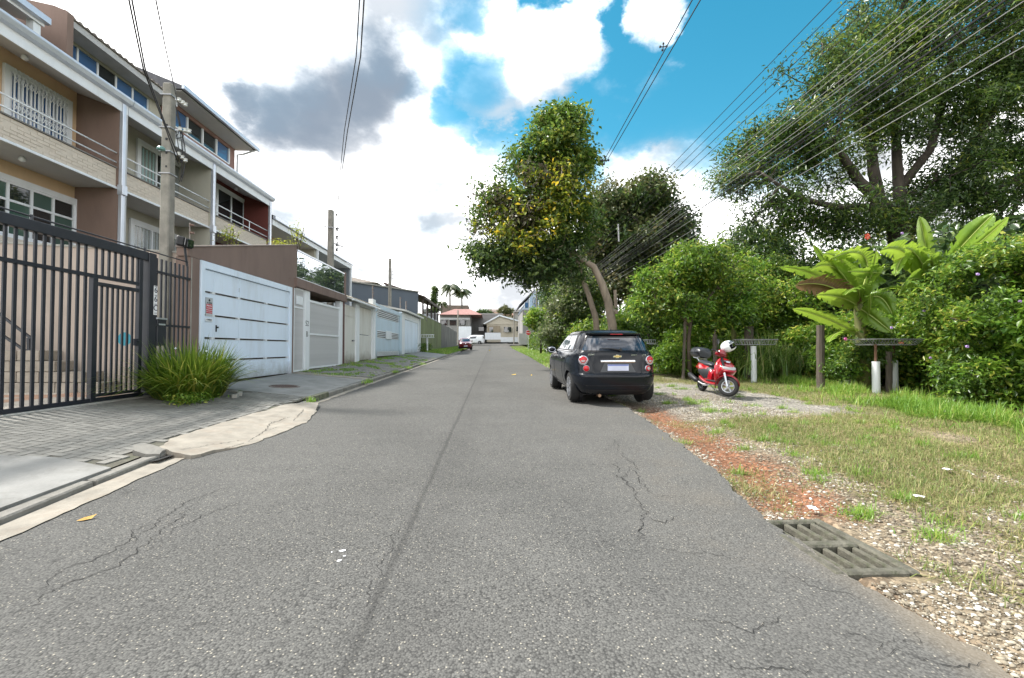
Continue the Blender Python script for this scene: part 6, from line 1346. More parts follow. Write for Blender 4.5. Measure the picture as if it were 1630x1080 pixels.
def pole2():
    t, top = pole('slimmer concrete pole rising behind the mirrored balcony', 527, 335, 21, .14, .115, .4, square=True)
    f = lambda x, y: A(x, y, 20.8)
    for (x0, y0, x1, y1) in ((516, 361, 540, 364), (532, 388, 548, 394)): a = MB(); a.beam(f(x0, y0), f(x1, y1), .05); a.build('bracket', steel, t)
    for y in (343, 365, 378, 390, 398): b = MB(); b.lathe([(.02, -.07), (.06, -.05), (.03, 0), (.06, .05), (.02, .07)], f(536, y), 'z', 8); b.build('insulator', black_plastic, t)
    for k in range(4): a = MB(); p, q = f(534, 345+k*10), f(535, 372+k*9); m = p.lerp(q, .5)+Vector((.25, 0, -.1)); a.tube([p.lerp(m, u).lerp(m.lerp(q, u), u) for u in np.linspace(0, 1, 8)], .014, 5); a.build('loop_cable', cable_m, t)
    t, top = pole('thin far utility pole in front of the slate grey building', 621, 412, 36, .13, .11, .8, square=True)
    for k in range(6): b = MB(); b.lathe([(.03, -.06), (.07, 0), (.03, .06)], A(625.5, 418+k*5, 36), 'z', 8); b.build('insulator', cable_g, t)
    t, top = pole('grey pole half hidden in the bushes left of the leaning tree trunks', 892, 462, 40, .15, .12, gz(40), square=True)
    a = MB(); a.beam(A(880, 470, 40), A(904, 468, 40), .12); a.build('crossarm', wood_post, t)
    t, top = pole('thin dark pole before the pale blue far building', 854, 455, 60, .13, .11, gz(60)); a = MB(); a.beam(A(848, 466, 60), A(862, 464, 60), .1); a.build('crossarm', steel, t)
    for px, D, lb in ((651 if False else 729, 84, 'dark pole standing at the end of the dark concrete wall'), (818, 92, 'thin dark pole by the cream gabled house')): t, top = pole(lb, px, 494 if px == 729 else 497, D, .14, .12, gz(D))
pole2()
def cable(label, P, r=.012, sag=.0, m=cable_m, group=None, name='cable', n=24):
    P = [Vector(p) for p in P]; pts = []
    for a, b in zip(P[:-1], P[1:]):
        for i in range(n): u = i/n; q = a.lerp(b, u); q.z -= sag*4*u*(1-u); pts.append(q)
    pts.append(P[-1]); mb = MB(); mb.tube(pts, r, 5); o = mb.build(name, m); return tag(o, label, 'cable', group)
def cables():
    G = 'cables in the bundle crossing the upper right'
    # bundle parallel to the road, from a pole behind the viewer to the pole in the bushes
    X0 = 6.4; end = A(892, 470, 40)
    spec = [(.60, .010, 0, cable_g), (.625, .009, 0, cable_g), (.655, .010, 0, cable_m), (.685, .010, 0, cable_g), (.700, .014, 0, cable_m), (.712, .024, 0, cable_m), (.722, .014, 0, cable_m), (.735, .010, 0, cable_g), (.748, .010, 0, cable_g), (.775, .012, 0, cable_g), (.79, .009, 0, cable_g), (.80, .010, 0, cable_g), (.83, .009, 0, cable_g), (.845, .01, 0, cable_g), (.935, .011, 0, cable_m), (.975, .011, 0, cable_m), (1.02, .011, 0, cable_m), (1.06, .011, 0, cable_m)]
    R = random.Random(6)
    for i, (k, r, s, m) in enumerate(spec):
        r *= .68
        X = X0-.9*(k-.7)*2 if k > .9 else X0+R.uniform(-.15, .15)
        z = CAMZ+X*k; y1 = 38; ze = z-.25; sag = .10+R.random()*.14
        nth = ['lowest', 'second', 'third', 'fourth', 'fifth', '', 'seventh', 'eighth', 'ninth', 'tenth', 'eleventh', 'twelfth', 'thirteenth', 'topmost']
        lb = 'thickest black cable in the bundle crossing the upper right' if i == 5 else (nth[i]+' thin cable, counted upward, in the bundle over the right verge' if k < .9 else ['lowest', 'second lowest', 'second highest', 'highest'][i-14]+' of the four wires above the main cable bundle')
        cable(lb, [(X, -12, z), (X, y1, ze)], r, sag*.6, m, None if i == 5 else (G if k < .9 else 'high wires above the cable bundle'), 'power_cable')
    a = MB(); x0 = X0-.2; c = A(984, 362, 22)
    o = a.cyl(A(984, 357, 21), A(985, 385, 21), .035, n=6).build('cable_spacer', steel); tag(o, 'white vertical bar spreading the cables right of the street tree', 'cable spacer')
    # pair with spacers running into the street tree crown
    p0, p1 = A(1135, -60, 8), A(962, 255, 18.5); q0, q1 = A(1150, -60, 8), A(965, 258, 18.5); d = (p0-p1)
    cable('left one of the two wires ending above the street tree crown', [p1, p0, p0+d*.8], .013, 0, cable_m, None, 'power_cable'); cable('right one of the two wires ending above the street tree crown', [q1, q0, q0+(q0-q1)*.8], .013, 0, cable_m, None, 'power_cable')
    for (px, py, D, lb) in ((1056, 75, 11.5, 'upper insulator spacer on the twin wires in the blue sky'), (963, 256, 18.4, 'lower insulator spacer at the end of the twin wires')):
        c = A(px, py, D); a = MB(); s = .09 if D < 12 else .15
        for dx, dz in ((-s, 0), (s, .02), (0, s), (-s*.3, -s)): a.lathe([(.001, -s*.35), (s*.3, -s*.2), (s*.3, s*.2), (.001, s*.35)], c+Vector((dx, 0, dz)), 'z', 8); a.beam(c, c+Vector((dx, 0, dz)), s*.2)
        tag(a.build('wire_spacer', black_plastic), lb, 'wire spacer')
    # wires to the left pole
    t1 = A(282, 160, 8.8)
    for i, (px, col, lb) in enumerate(((203, cable_m, 'left of the two service wires dropping from the top edge to the near pole clamps'), (208, cable_m, 'second service wire beside it dropping onto the near pole clamps'))):
        e = A(px, -10, 5.2); s = A(284, 262-12*i, 8.75); m_ = A(228+3*i, 110, 6.5); dd = (e-m_)
        pts = [s, A(262, 200-5*i, 7.9), m_, e, e+dd*3]; cable(lb, pts, .011, .0, col, None, 'service_wire')
    e = A(246, -10, 5.2); m_ = A(262, 70, 6.8); cable('short twisted wire from the top edge to the near pole top', [t1, m_, e, e+(e-m_)*3], .009, 0, cable_m, None, 'service_wire')
    # wires to the second pole
    s1 = A(536, 343, 20.8)
    for i, (px, pxm) in enumerate(((573, 548), (580, 553))):
        e = A(px, -10, 6.2); m_ = A(pxm, 210, 11); cable(['left', 'right'][i]+' strand of the twin wire hanging down the middle sky to the second pole', [s1, A(540+2*i, 290, 15), m_, A(px-6, 90, 7.8), e, e+(e-m_)*1.4], .012 if i else .010, 0, cable_m, None, 'service_wire')
    # telephone wires crossing far off
    for i in range(3): cable(['upper', 'middle', 'lower'][i]+' of three distant wires crossing before the palms', [A(700, 443+3*i, 70), A(758, 455+3*i, 80)], .025, .3, cable_g, 'distant wires behind the palms', 'power_cable')
cables()
# ------------------------------------------------------------------ bin racks and posts on the verge
def racks():
    wp = mat('weathered_white_pipe', (.66, .68, .70), .5, var=.08, scale=6, bump=.1, dirt=(.3, .3, .22), dirt_amt=.4, streak=.4)
    rust = mat('rusty_steel', (.13, .07, .045), .85, .2, var=.4, scale=12, bump=.4); grey_rack = mat('peeling_grey_rack', (.30, .30, .30), .8, var=.4, scale=20, bump=.4, dirt=(.15, .07, .04), dirt_amt=.8)
    def basket(t, c, w, d, h, m, n, rz=0, flare=.06, wr=.006):
        c = Vector(c); M3 = Matrix.Rotation(rz, 3, 'Z'); f = lambda x, y, z: c+M3@Vector((x, y, z))
        def ring(z, e, r): 
            a = MB(); q = [f(-w/2-e, -d/2-e, z), f(w/2+e, -d/2-e, z), f(w/2+e, d/2+e, z), f(-w/2-e, d/2+e, z)]
            for i in range(4): a.cyl(q[i], q[(i+1) % 4], r, n=6)
            a.build('basket_ring', m, t)
        ring(0, 0, .012); ring(h, flare, .014)
        ws = MB().cyl((0, 0, 0), (0, -flare, h), .006, n=5).mesh('wire', m)
        for i in range(n+1):
            x = -w/2+w*i/n
            for s in (-1, 1):
                a = MB(); a.cyl(f(x, s*d/2, 0), f(x*(1+2*flare/w), s*(d/2+flare), h), wr, n=4); a.build('wire', m, t)
            a = MB(); a.cyl(f(x, -d/2, 0), f(x, d/2, 0), .006, n=4); a.build('wire', m, t)
        for s in (-1, 1):
            for k in (-.25, .25): a = MB(); a.cyl(f(s*w/2, k*d*1.6, 0), f(s*(w/2+flare), k*d*1.6, h), .006, n=4); a.build('wire', m, t)
    p = gr(1047, 592); t = thing('bin_rack', 'white basket bin rack on a white post right behind the parked car', 'bin rack', p)
    a = MB(); a.cyl(p-Vector((0, 0, .1)), p+Vector((0, 0, 1.12)), .085, n=16); a.build('post', wp, t); basket(t, p+Vector((-.0, 0, 1.18)), .95, .34, .16, wp, 12, wr=.012)
    b = MB(); b.box(p.x-.35, p.x+.35, p.y-.02, p.y+.02, p.z+1.14, p.z+1.18); b.build('bracket', wp, t)
    p = gr(1200, 602); p = Vector((p.x*.84, p.y*.84, gz(p.y*.84))) ; p = A(1200, 600, 13.6); p.z = verge(p.x, p.y)
    t = thing('bin_rack', 'thin wire bin rack on a white post right of the scooter helmet', 'bin rack', p)
    a = MB(); a.cyl(p-Vector((0, 0, .1)), p+Vector((0, 0, 1.16)), .085, n=16); a.build('post', wp, t); basket(t, p+Vector((.05, 0, 1.2)), 1.05, .4, .16, steel, 13)
    # long rusty rack on two piped legs
    l = gr(1395, 628); r = gr(1424, 622); c = (l+r)/2; t = thing('bin_rack', 'long rusty mesh bin rack on two white piped legs before the hedge', 'bin rack', c)
    for q in (l, r):
        a = MB(); a.cyl(q-Vector((0, 0, .1)), q+Vector((0, 0, .80)), .082, n=16); a.build('pipe_sleeve', wp, t); a = MB(); a.cyl(q+Vector((0, 0, .78)), q+Vector((0, 0, 1.22)), .028, n=8); a.build('post', rust, t)
    d = (r-l).normalized(); basket(t, c+Vector((.02, 0, 1.2)), 1.25, .42, .14, grey_rack, 16, math.atan2(d.y, d.x)*.2, .12)
    a = MB()
    for k in range(9): a.obox(c+Vector((-.56+k*.14, 0, 1.215)), (.05, .40, .012), (0, 0, .1)); 
    a.build('base_slat', grey_rack, t)
    a = MB(); a.lathe([(.06, 0), (.05, .04), (.001, .05)], c+Vector((.33, -.1, 1.23)), 'z', 10); tag(a.build('orange_lid', mat('orange_plastic', (.55, .12, .02), .5)), 'small orange lid lying in the long rusty rack', 'lid')
    q = gr(1348, 618); t = thing('pipe_stub', 'short white pipe stub in the grass left of the rusty rack', 'pipe', q); a = MB(); a.lathe([(.075, -.1), (.075, .22), (.062, .22), (.062, .1)], q, 'z', 14); a.build('pipe', wp, t)
    for (px, pb, pt, D, r, lb) in ((1306, 612, 518, 11.9, .10, 'thick dark wooden fence post between the white stub and the banana plant'), (1415, 612, 560, 10.9, .07, 'brown wooden fence post between the two rack legs'), (1192, 600, 520, 14.6, .14, 'dark wooden fence post behind the thin wire rack'), (1138, 590, 533, 14.2, .07, 'grey wooden fence post behind the scooter'), (1087, 592, 505, 14.5, .05, 'slanting grey fence post under the small leafy tree'), (1032, 590, 516, 18.6, .05, 'thin pale fence stake right of the car roof'), (1049, 590, 520, 19.5, .05, 'thin pale fence stake above the white basket rack')):
        b = A(px, pb, D); b.z = gz(b.y)-.1; tp = A(px+R_(0)+(4 if px == 1087 else 0), pt, D); t = thing('fence_post', lb, 'fence post', b)
        a = MB(); n = 9; a.tube([b.lerp(tp, k/n)+Vector((.012*fbm(k*.7, px), .012*fbm(px, k*.7), 0)) for k in range(n+1)], [r*(1+.12*fbm(k, px*.1)) for k in range(n+1)], 10); a.build('stake', wood_post, t)
    # white rack and sign-like box across the road
    p = Vector((-5.8, 38.2, swz(-5.8, 38.2))); t = thing('bin_rack', 'white street bin rack on a post before the olive green wall', 'bin rack', p)
    a = MB(); a.cyl(p, p+Vector((0, 0, 1.25)), .10, n=12); a.build('post', wp, t); a = MB(); a.box(p.x-.6, p.x+.6, p.y-.25, p.y+.25, p.z+1.25, p.z+1.29); a.build('tray', wp, t)
    for i in range(9): a = MB(); a.box(p.x-.6+.15*i-.02, p.x-.6+.15*i+.02, p.y-.27, p.y-.25, p.z+1.29, p.z+1.5); a.build('bar', wp, t)
    a = MB(); a.box(p.x-.65, p.x+.65, p.y-.275, p.y-.245, p.z+1.5, p.z+1.55); a.build('rim', wp, t)
    # bush at the foot of the wall
    R = random.Random(8); P = np.array([(-6.0+R.gauss(0, .12), 39+R.gauss(0, 1.1), 1.0+R.random()*.75) for _ in range(2200)]); V, F = leaves(P, .13, .45); w = thing('wall_bush', 'low dark bush at the foot of the green wall beside the white bin rack', 'bush', (-6, 39, 1)); np_mesh('foliage', V, F, green_mid, w)
racks()
# ------------------------------------------------------------------ cars
def pchip(xs, ys, q):
    xs = np.array(xs, float); ys = np.array(ys, float); h = np.diff(xs); dl = np.diff(ys)/h; m = np.zeros(len(xs)); m[0] = dl[0]; m[-1] = dl[-1]
    for i in range(1, len(xs)-1): m[i] = 0 if dl[i-1]*dl[i] <= 0 else 2*dl[i-1]*dl[i]/(dl[i-1]+dl[i])
    i = np.clip(np.searchsorted(xs, q)-1, 0, len(h)-1); t = (q-xs[i])/h[i]
    return (2*t**3-3*t**2+1)*ys[i]+(t**3-2*t**2+t)*h[i]*m[i]+(-2*t**3+3*t**2)*ys[i+1]+(t**3-t**2)*h[i]*m[i+1]
class Shell:
    """car body as a stack of rounded plan outlines; y grows from the tail to the nose"""
    def __init__(s, lv, n=5.): s.z = [l[0] for l in lv]; s.lv = lv; s.n = n
    def par(s, z):
        f = lambda k: float(pchip(s.z, [l[k] for l in s.lv], z)); yr, yf, hw = f(1), f(2), f(3); return (yr+yf)/2, (yf-yr)/2, hw
    def rear(s, x, z, off=0): yc, hl, hw = s.par(z); return Vector((x, yc-hl*(max(0, 1-abs(x/hw)**s.n))**(1/s.n)-off, z))
    def front(s, x, z, off=0): yc, hl, hw = s.par(z); return Vector((x, yc+hl*(max(0, 1-abs(x/hw)**s.n))**(1/s.n)+off, z))
    def side(s, y, z, sg, off=0): yc, hl, hw = s.par(z); return Vector((sg*(hw*(max(0, 1-abs((y-yc)/hl)**s.n))**(1/s.n)+off), y, z))
    def body(s, zs, N=72):
        V = []; F = []
        for z in zs:
            yc, hl, hw = s.par(z)
            for j in range(N):
                a = 2*PI*j/N; c, q = math.cos(a), math.sin(a); V.append((hw*math.copysign(abs(c)**(2/s.n), c), yc+hl*math.copysign(abs(q)**(2/s.n), q), z))
        k = len(zs); F = [(i*N+j, i*N+(j+1) % N, (i+1)*N+(j+1) % N, (i+1)*N+j) for i in range(k-1) for j in range(N)]
        F += [tuple(range(N-1, -1, -1))]
        zc = V[(k-1)*N][2]; F += [tuple((k-1)*N+j for j in range(N))]
        return V, F
def arch_cut(me, ycs, r, hw, z):
    o = bpy.data.objects.new('tmp', me); C.objects.link(o); cut = []
    for y in ycs:
        for sg in (-1, 1):
            b = MB(); b.lathe([(r, 0), (r, .5)], (sg*(hw-.22) if sg > 0 else -(hw-.22)-.5, y, z), 'x', 28); m2 = b.mesh('c', me.materials[0]); c = bpy.data.objects.new('c', m2); C.objects.link(c); cut.append(c)
            md = o.modifiers.new('b', 'BOOLEAN'); md.operation = 'DIFFERENCE'; md.object = c; md.solver = 'EXACT'
    bpy.context.view_layer.update(); r_ = bpy.data.meshes.new_from_object(o.evaluated_get(bpy.context.evaluated_depsgraph_get()))
    for c in cut: bpy.data.objects.remove(c)
    bpy.data.objects.remove(o); r_.materials.clear(); r_.materials.append(me.materials[0]); return r_
rubber = mat('tyre_rubber', (.018, .018, .018), .85, var=.2, bump=.2); chrome = mat('chrome', (.75, .76, .78), .12, 1., var=.02, bump=0); rimm = mat('alloy_rim', (.42, .43, .45), .3, .8, var=.04, bump=0)
red_lens = glassmat('red_lens', (.42, .006, .012), .25, .4); clear_lens = glassmat('clear_lens', (.38, .38, .38), .2, .6)
def wheel(t, x, y, r, w, sg, spokes=5, steer=0.):
    o = thing('wheel', None, None, (0, 0, 0)); o.parent = t; o.location = (x, y, r); o.rotation_euler = (0, 0, steer); del_ = None
    T = MB(); T.lathe([(r*.66, -w/2), (r*.93, -w/2), (r, -w*.32), (r, w*.32), (r*.93, w/2), (r*.66, w/2), (r*.66, -w/2)], (0, 0, 0), 'x', 36, cap=False); T.build('tyre', rubber, o, local=True, smooth=True, angle=50)
    q = sg*w/2; Rm = MB(); Rm.lathe([(r*.67, q*.9), (r*.67, q*1.04), (r*.61, q*1.04), (r*.58, q*.3), (r*.57, -q*.8)] , (0, 0, 0), 'x', 36, cap=False)
    Rm.lathe([(r*.16, q*.5), (r*.16, q*.92), (r*.001, q*.95)], (0, 0, 0), 'x', 18)
    for k in range(spokes):
        for dd in (-.13, .13): a = 2*PI*k/spokes; Rm.beam((q*.75, r*.12*math.cos(a), r*.12*math.sin(a)), (q*.92, r*.62*math.cos(a+dd), r*.62*math.sin(a+dd)), r*.085, w*.2, up=(1, 0, 0))
    Rm.build('rim', rimm, o, local=True)
    B = MB(); B.lathe([(r*.57, q*.1), (r*.57, q*.25), (.001, q*.25)], (0, 0, 0), 'x', 20); B.build('wheel_back', black_plastic, o, local=True); return o
def patch(t, name, fn, m, nu=16, nv=8, smooth=True): a = MB(); a.grid(fn, nu, nv); return a.build(name, m, t, local=True, smooth=smooth)
def hatchback():
    paint = mat('black_blue_paint', (.007, .009, .013), .18, .0, var=.05, bump=0, coat=.12, spec=.25)
    x, y = 2.50, 8.36; z = gz(9.6)
    t = thing('parked_hatchback', 'black-blue hatchback parked half on the right verge, seen from behind', 'car', (x, y, z), -.0)
    t.rotation_euler = (math.atan(SLOPE), 0, R_(.6)); t.scale = (1.04, 1.0, 1.0)
    lv = [(.19, .16, 3.90, .70), (.25, .07, 3.96, .775), (.33, .03, 4.0, .815), (.45, .005, 4.03, .862), (.56, .0, 4.03, .876), (.60, .012, 4.01, .88), (.63, .065, 4.0, .882), (.74, .085, 3.96, .884), (.86, .10, 3.86, .878), (.94, .115, 3.62, .862), (.99, .125, 3.35, .842), (1.04, .14, 3.08, .812),
          (1.08, .155, 2.97, .775), (1.16, .19, 2.80, .742), (1.26, .24, 2.58, .70), (1.35, .29, 2.38, .66), (1.42, .34, 2.2, .622), (1.465, .40, 2.06, .585), (1.495, .52, 1.92, .52), (1.512, .72, 1.75, .40), (1.519, .95, 1.6, .20)]
    sh = Shell(lv, 5.4)
    zs = sorted(set(list(np.linspace(.19, 1.04, 24))+list(np.linspace(1.04, 1.46, 12))+[1.48, 1.495, 1.504, 1.512, 1.517, 1.519, .56, .6, .63]))
    V, F = sh.body(zs, 96); me = bpy.data.meshes.new('body'); me.from_pydata(V, [], F); me.materials.append(paint)
    me = arch_cut(me, (.72, 3.245), .345, .86, .31); me.name = 'body'; me.shade_smooth(); me.set_sharp_from_angle(angle=R_(38)); link('body', me, t)
    well = MB()
    for yy in (.72, 3.245):
        for sg in (-1, 1): well.lathe([(.343, sg*.60), (.343, sg*.66), (.001, sg*.655)], (0, yy, .31), 'x', 24)
    well.build('wheel_well', black_plastic, t, local=True)
    for yy in (.72, 3.245):
        for sg in (-1, 1): wheel(t, sg*.735, yy, .31, .20, sg, 5)
    bp = black_plastic; gl = glassmat('car_glass', (.012, .018, .03), .015, 1.); side_gl = glassmat('car_side_glass', (.07, .09, .11), .02, 1.)
    # rear glass with black surround and spoiler
    gw = lambda z: .70-.0*(z) - (z-1.07)*.50
    patch(t, 'tailgate_surround', lambda u, v: (lambda z: sh.rear((2*u-1)*gw(z), z, .004))(1.06+.38*v), mat('gloss_black', (.004, .004, .005), .12, bump=0, spec=.5), 24, 10)
    rg = patch(t, 'rear_window', lambda u, v: (lambda z: sh.rear((2*u-1)*(gw(z)-.035), z, .010))(1.085+.25*v), gl, 24, 8)
    S_ = MB(); n = 20
    for i in range(n):
        def q(k, dz, dy): xx = (2*k/n-1)*.55; return sh.rear(xx, 1.435, 0)+Vector((0, dy, dz))
        a, b = i, i+1; S_.add([q(a, .03, .10), q(b, .03, .10), q(b, -.005, -.085), q(a, -.005, -.085), q(a, -.05, .05), q(b, -.05, .05), q(b, -.03, -.075), q(a, -.03, -.075)], [(0, 1, 2, 3), (4, 7, 6, 5), (3, 2, 6, 7), (0, 4, 5, 1)]+([(0, 3, 7, 4)] if i == 0 else [])+([(1, 5, 6, 2)] if i == n-1 else []))
    sp = S_.build('spoiler', paint, t, local=True, smooth=True, angle=40)
    a = MB(); a.box(-.12, .12, .17, .19, 1.405, 1.418); a.build('high_brake_light', red_lens, t, local=True)
    w = MB(); p = sh.rear(-.0, 1.10, .03); w.tube([p+Vector((.05, 0, -.005)), p+Vector((-.12, -.005, .02)), p+Vector((-.34, 0, .03))], [.018, .012, .006], 6); w.lathe([(.03, -.03), (.025, .03), (.001, .035)], p+Vector((.06, .0, 0)), 'y', 10); w.build('rear_wiper', bp, t, local=True)
    # seams of the tailgate
    def seam(pts, r=.004, name='seam'): a = MB(); a.tube(pts, r, 5); a.build(name, bp, t, local=True)
    seam([sh.rear(s_, z, .001) for s_, z in [(-.735, 1.03), (-.70, .98), (-.50, .95) , (-.47, .80), (-.47, .66), (-.44, .60)]]); seam([sh.rear(-s_, z, .001) for s_, z in [(-.735, 1.03), (-.70, .98), (-.50, .95), (-.47, .80), (-.47, .66), (-.44, .60)]]); seam([sh.rear(x_, .605, .001) for x_ in np.linspace(-.44, .44, 12)])
    # chrome bar, plate recess, plate, badges
    patch(t, 'plate_recess', lambda u, v: sh.rear((2*u-1)*(.345-.09*v), .655+.19*v, .003), mat('recess_grey', (.05, .055, .06), .35, bump=0), 12, 4)
    a = MB(); a.grid(lambda u, v: sh.rear((2*u-1)*.335, .845+.045*v, .022+.012*math.sin(PI*v)), 14, 3); a.grid(lambda u, v: sh.rear((2*u-1)*.335, .845, .022*v), 14, 1); a.grid(lambda u, v: sh.rear((2*u-1)*.335, .89, .022*v), 14, 1); a.build('chrome_bar', chrome, t, local=True, smooth=True)
    a = MB(); a.box(-.205, .205, .055, .07, .68, .805); a.build('number_plate', mat('plate_white', (.55, .58, .72), .5, bump=0), t, local=True, bevel=.004); a = MB(); a.box(-.20, .20, .0515, .0548, .782, .803); a.build('plate_band', mat('plate_blue', (.10, .15, .45), .5, bump=0), t, local=True)
    c = sh.rear(0, .965, .012); a = MB(); b1 = [(-.09, -.018), (-.03, -.018), (-.03, -.034), (.03, -.034), (.03, -.018), (.075, -.018), (.09, .018), (.03, .018), (.03, .034), (-.03, .034), (-.03, .018), (-.075, .018)]
    a.prism([c+Vector((u, 0, v)) for u, v in b1], (0, .01, 0)); a.build('badge', chrome, t, local=True); a = MB(); a.prism([c+Vector((u*.8, -.003, v*.66)) for u, v in b1], (0, .003, 0)); a.build('badge_inset', mat('gold_badge', (.5, .36, .12), .4, .6), t, local=True)
    for s_, xx, zz, sz in (('SONIC', -.50, 1.0, .045), ('EFFECT', .33, .99, .036), ('LTZ', .53, .99, .045)): link('badge_lettering', text_mesh(s_, sz, chrome), t, sh.rear(xx, zz, .008), (PI/2, 0, 0))
    # twin round lamps
    for sg in (-1, 1):
        for k, (xx, zz, r) in enumerate(((.650, .885, .090), (.600, .725, .062))):
            c = sh.rear(sg*xx, zz, .0); n_ = Vector((sg*.38, -1, .06)).normalized(); q = n_.to_track_quat('Z', 'Y').to_matrix()
            def L_(prof, nm, m_, half=0):
                a = MB(); a.lathe(prof, (0, 0, 0), 'z', 28); a.v = [tuple(c+q@Vector(v)) for v in a.v]; return a.build(nm, m_, t, local=True, smooth=True, angle=35)
            L_([(r*1.04, -.05), (r*1.04, .010), (r*.95, .018), (r*.9, .005)], 'lamp_bezel', alu); L_([(r*.94, -.02), (r*.92, .012), (r*.6, .026), (.001, .03)], 'tail_lamp', red_lens)
            a = MB()
            if k == 0:
                for i in range(10):
                    a0, a1 = PI+PI*i/10, PI+PI*(i+1)/10; pts = [Vector((0, 0, .033)), Vector((r*.88*math.cos(a0), r*.88*math.sin(a0), .021)), Vector((r*.88*math.cos(a1), r*.88*math.sin(a1), .021))]; a.add([c+q@p for p in pts], [(0, 1, 2)])
                a.build('reverse_lamp', clear_lens, t, local=True)
            elif sg > 0: L_([(r*.5, .02), (r*.5, .034), (.001, .036)], 'reverse_lamp', clear_lens)
    # bumper lower valance, exhaust
    patch(t, 'bumper_valance', lambda u, v: sh.rear((2*u-1)*.60, .20+.11*v, .006), bp, 14, 3); seam([sh.rear(x_, .385, .003) for x_ in np.linspace(-.62, .62, 14)], .007, 'bumper_strip')
    a = MB(); a.lathe([(.03, -.02), (.03, .12), (.024, .12), (.024, 0)], (-.36, .07, .19), 'y', 12); a.build('exhaust', mat('rusty_exhaust', (.3, .2, .13), .5, .7), t, local=True)
    a = MB(); a.box(-.6, .6, .5, 3.7, .15, .19); a.build('underbody', bp, t, local=True)
    # side glass, pillars, doors, handles, mirrors
    for sg in (-1, 1):
        fn = lambda ya, yb, sl0, sl1, off: (lambda u, v: (lambda z: sh.side((ya+sl0*(z-1.07))+u*((yb+sl1*(z-1.07))-(ya+sl0*(z-1.07))), z, sg, off))(1.07+.36*v))
        patch(t, 'window_trim', fn(.55, 2.82, .40, -1.75, .004), bp, 24, 8)
        a = fn(.64, 1.33, .40, .10, .009); patch(t, 'side_window', lambda u, v: a(u, .07+.83*v), side_gl, 10, 6); b = fn(1.40, 2.55, .10, -1.45, .009); patch(t, 'side_window', lambda u, v: b(u, .07+.83*v), side_gl, 12, 6)
        a = MB(); a.tube([sh.side(y_, 1.055, sg, .008) for y_ in np.linspace(.55, 2.85, 18)], .008, 5); a.build('window_chrome', chrome, t, local=True)
        for ln in ([(1.30, z_) for z_ in np.linspace(.30, 1.06, 10)], [(2.42-.0*z_, z_) for z_ in np.linspace(.28, 1.04, 10)], [(y_, .275) for y_ in np.linspace(1.10, 2.42, 10)], [(1.04-(z_-.7)*.9 if z_ > .66 else 1.04+.0, z_) for z_ in np.linspace(.30, 1.06, 10)]): seam([sh.side(y_, z_, sg, .001) for y_, z_ in ln], .0045)
        for y_ in (1.18, 2.15): h = MB(); p = sh.side(y_, .90, sg, .0); h.tube([p+Vector((0, -.09, 0)), p+Vector((sg*.03, -.06, 0)), p+Vector((sg*.03, .06, 0)), p+Vector((0, .09, 0))], .014, 6); h.build('door_handle', paint, t, local=True)
        mi = MB(); p = sh.side(2.45, 1.03, sg, 0); mi.lathe([(.02, -.10), (.075, -.07), (.085, .02), (.07, .09), (.02, .12)], (0, 0, 0), 'y', 14); mi.v = [(v[0]*1.35+p.x+sg*.13, -v[1]+p.y, v[2]+p.z+.03) for v in mi.v]; mo = mi.build('door_mirror', paint, t, local=True, smooth=True)
        f = MB(); f.beam(p, p+Vector((sg*.08, 0, .01)), .04); f.build('mirror_arm', bp, t, local=True); f = MB(); f.lathe([(.075, 0), (.075, .005), (.001, .006)], (0, 0, 0), 'y', 14); f.v = [(v[0]*1.25+p.x+sg*.13, -v[1]+p.y-.055-.04, v[2]*.85+p.z+.03) for v in f.v]; f.build('mirror_glass', mirror_glass, t, local=True)
    a = MB(); a.tube([(0, .62, 1.50), (0, .52, 1.56)], [.006, .003], 5); a.lathe([(.035, -.01), (.02, .015), (.001, .02)], (0, .64, 1.503), 'z', 10); a.build('antenna', bp, t, local=True)
    patch(t, 'windscreen', lambda u, v: (lambda z: sh.front((2*u-1)*(.72-.45*(z-1.05)), z, .006))(1.07+.36*v), gl, 14, 8)
hatchback()
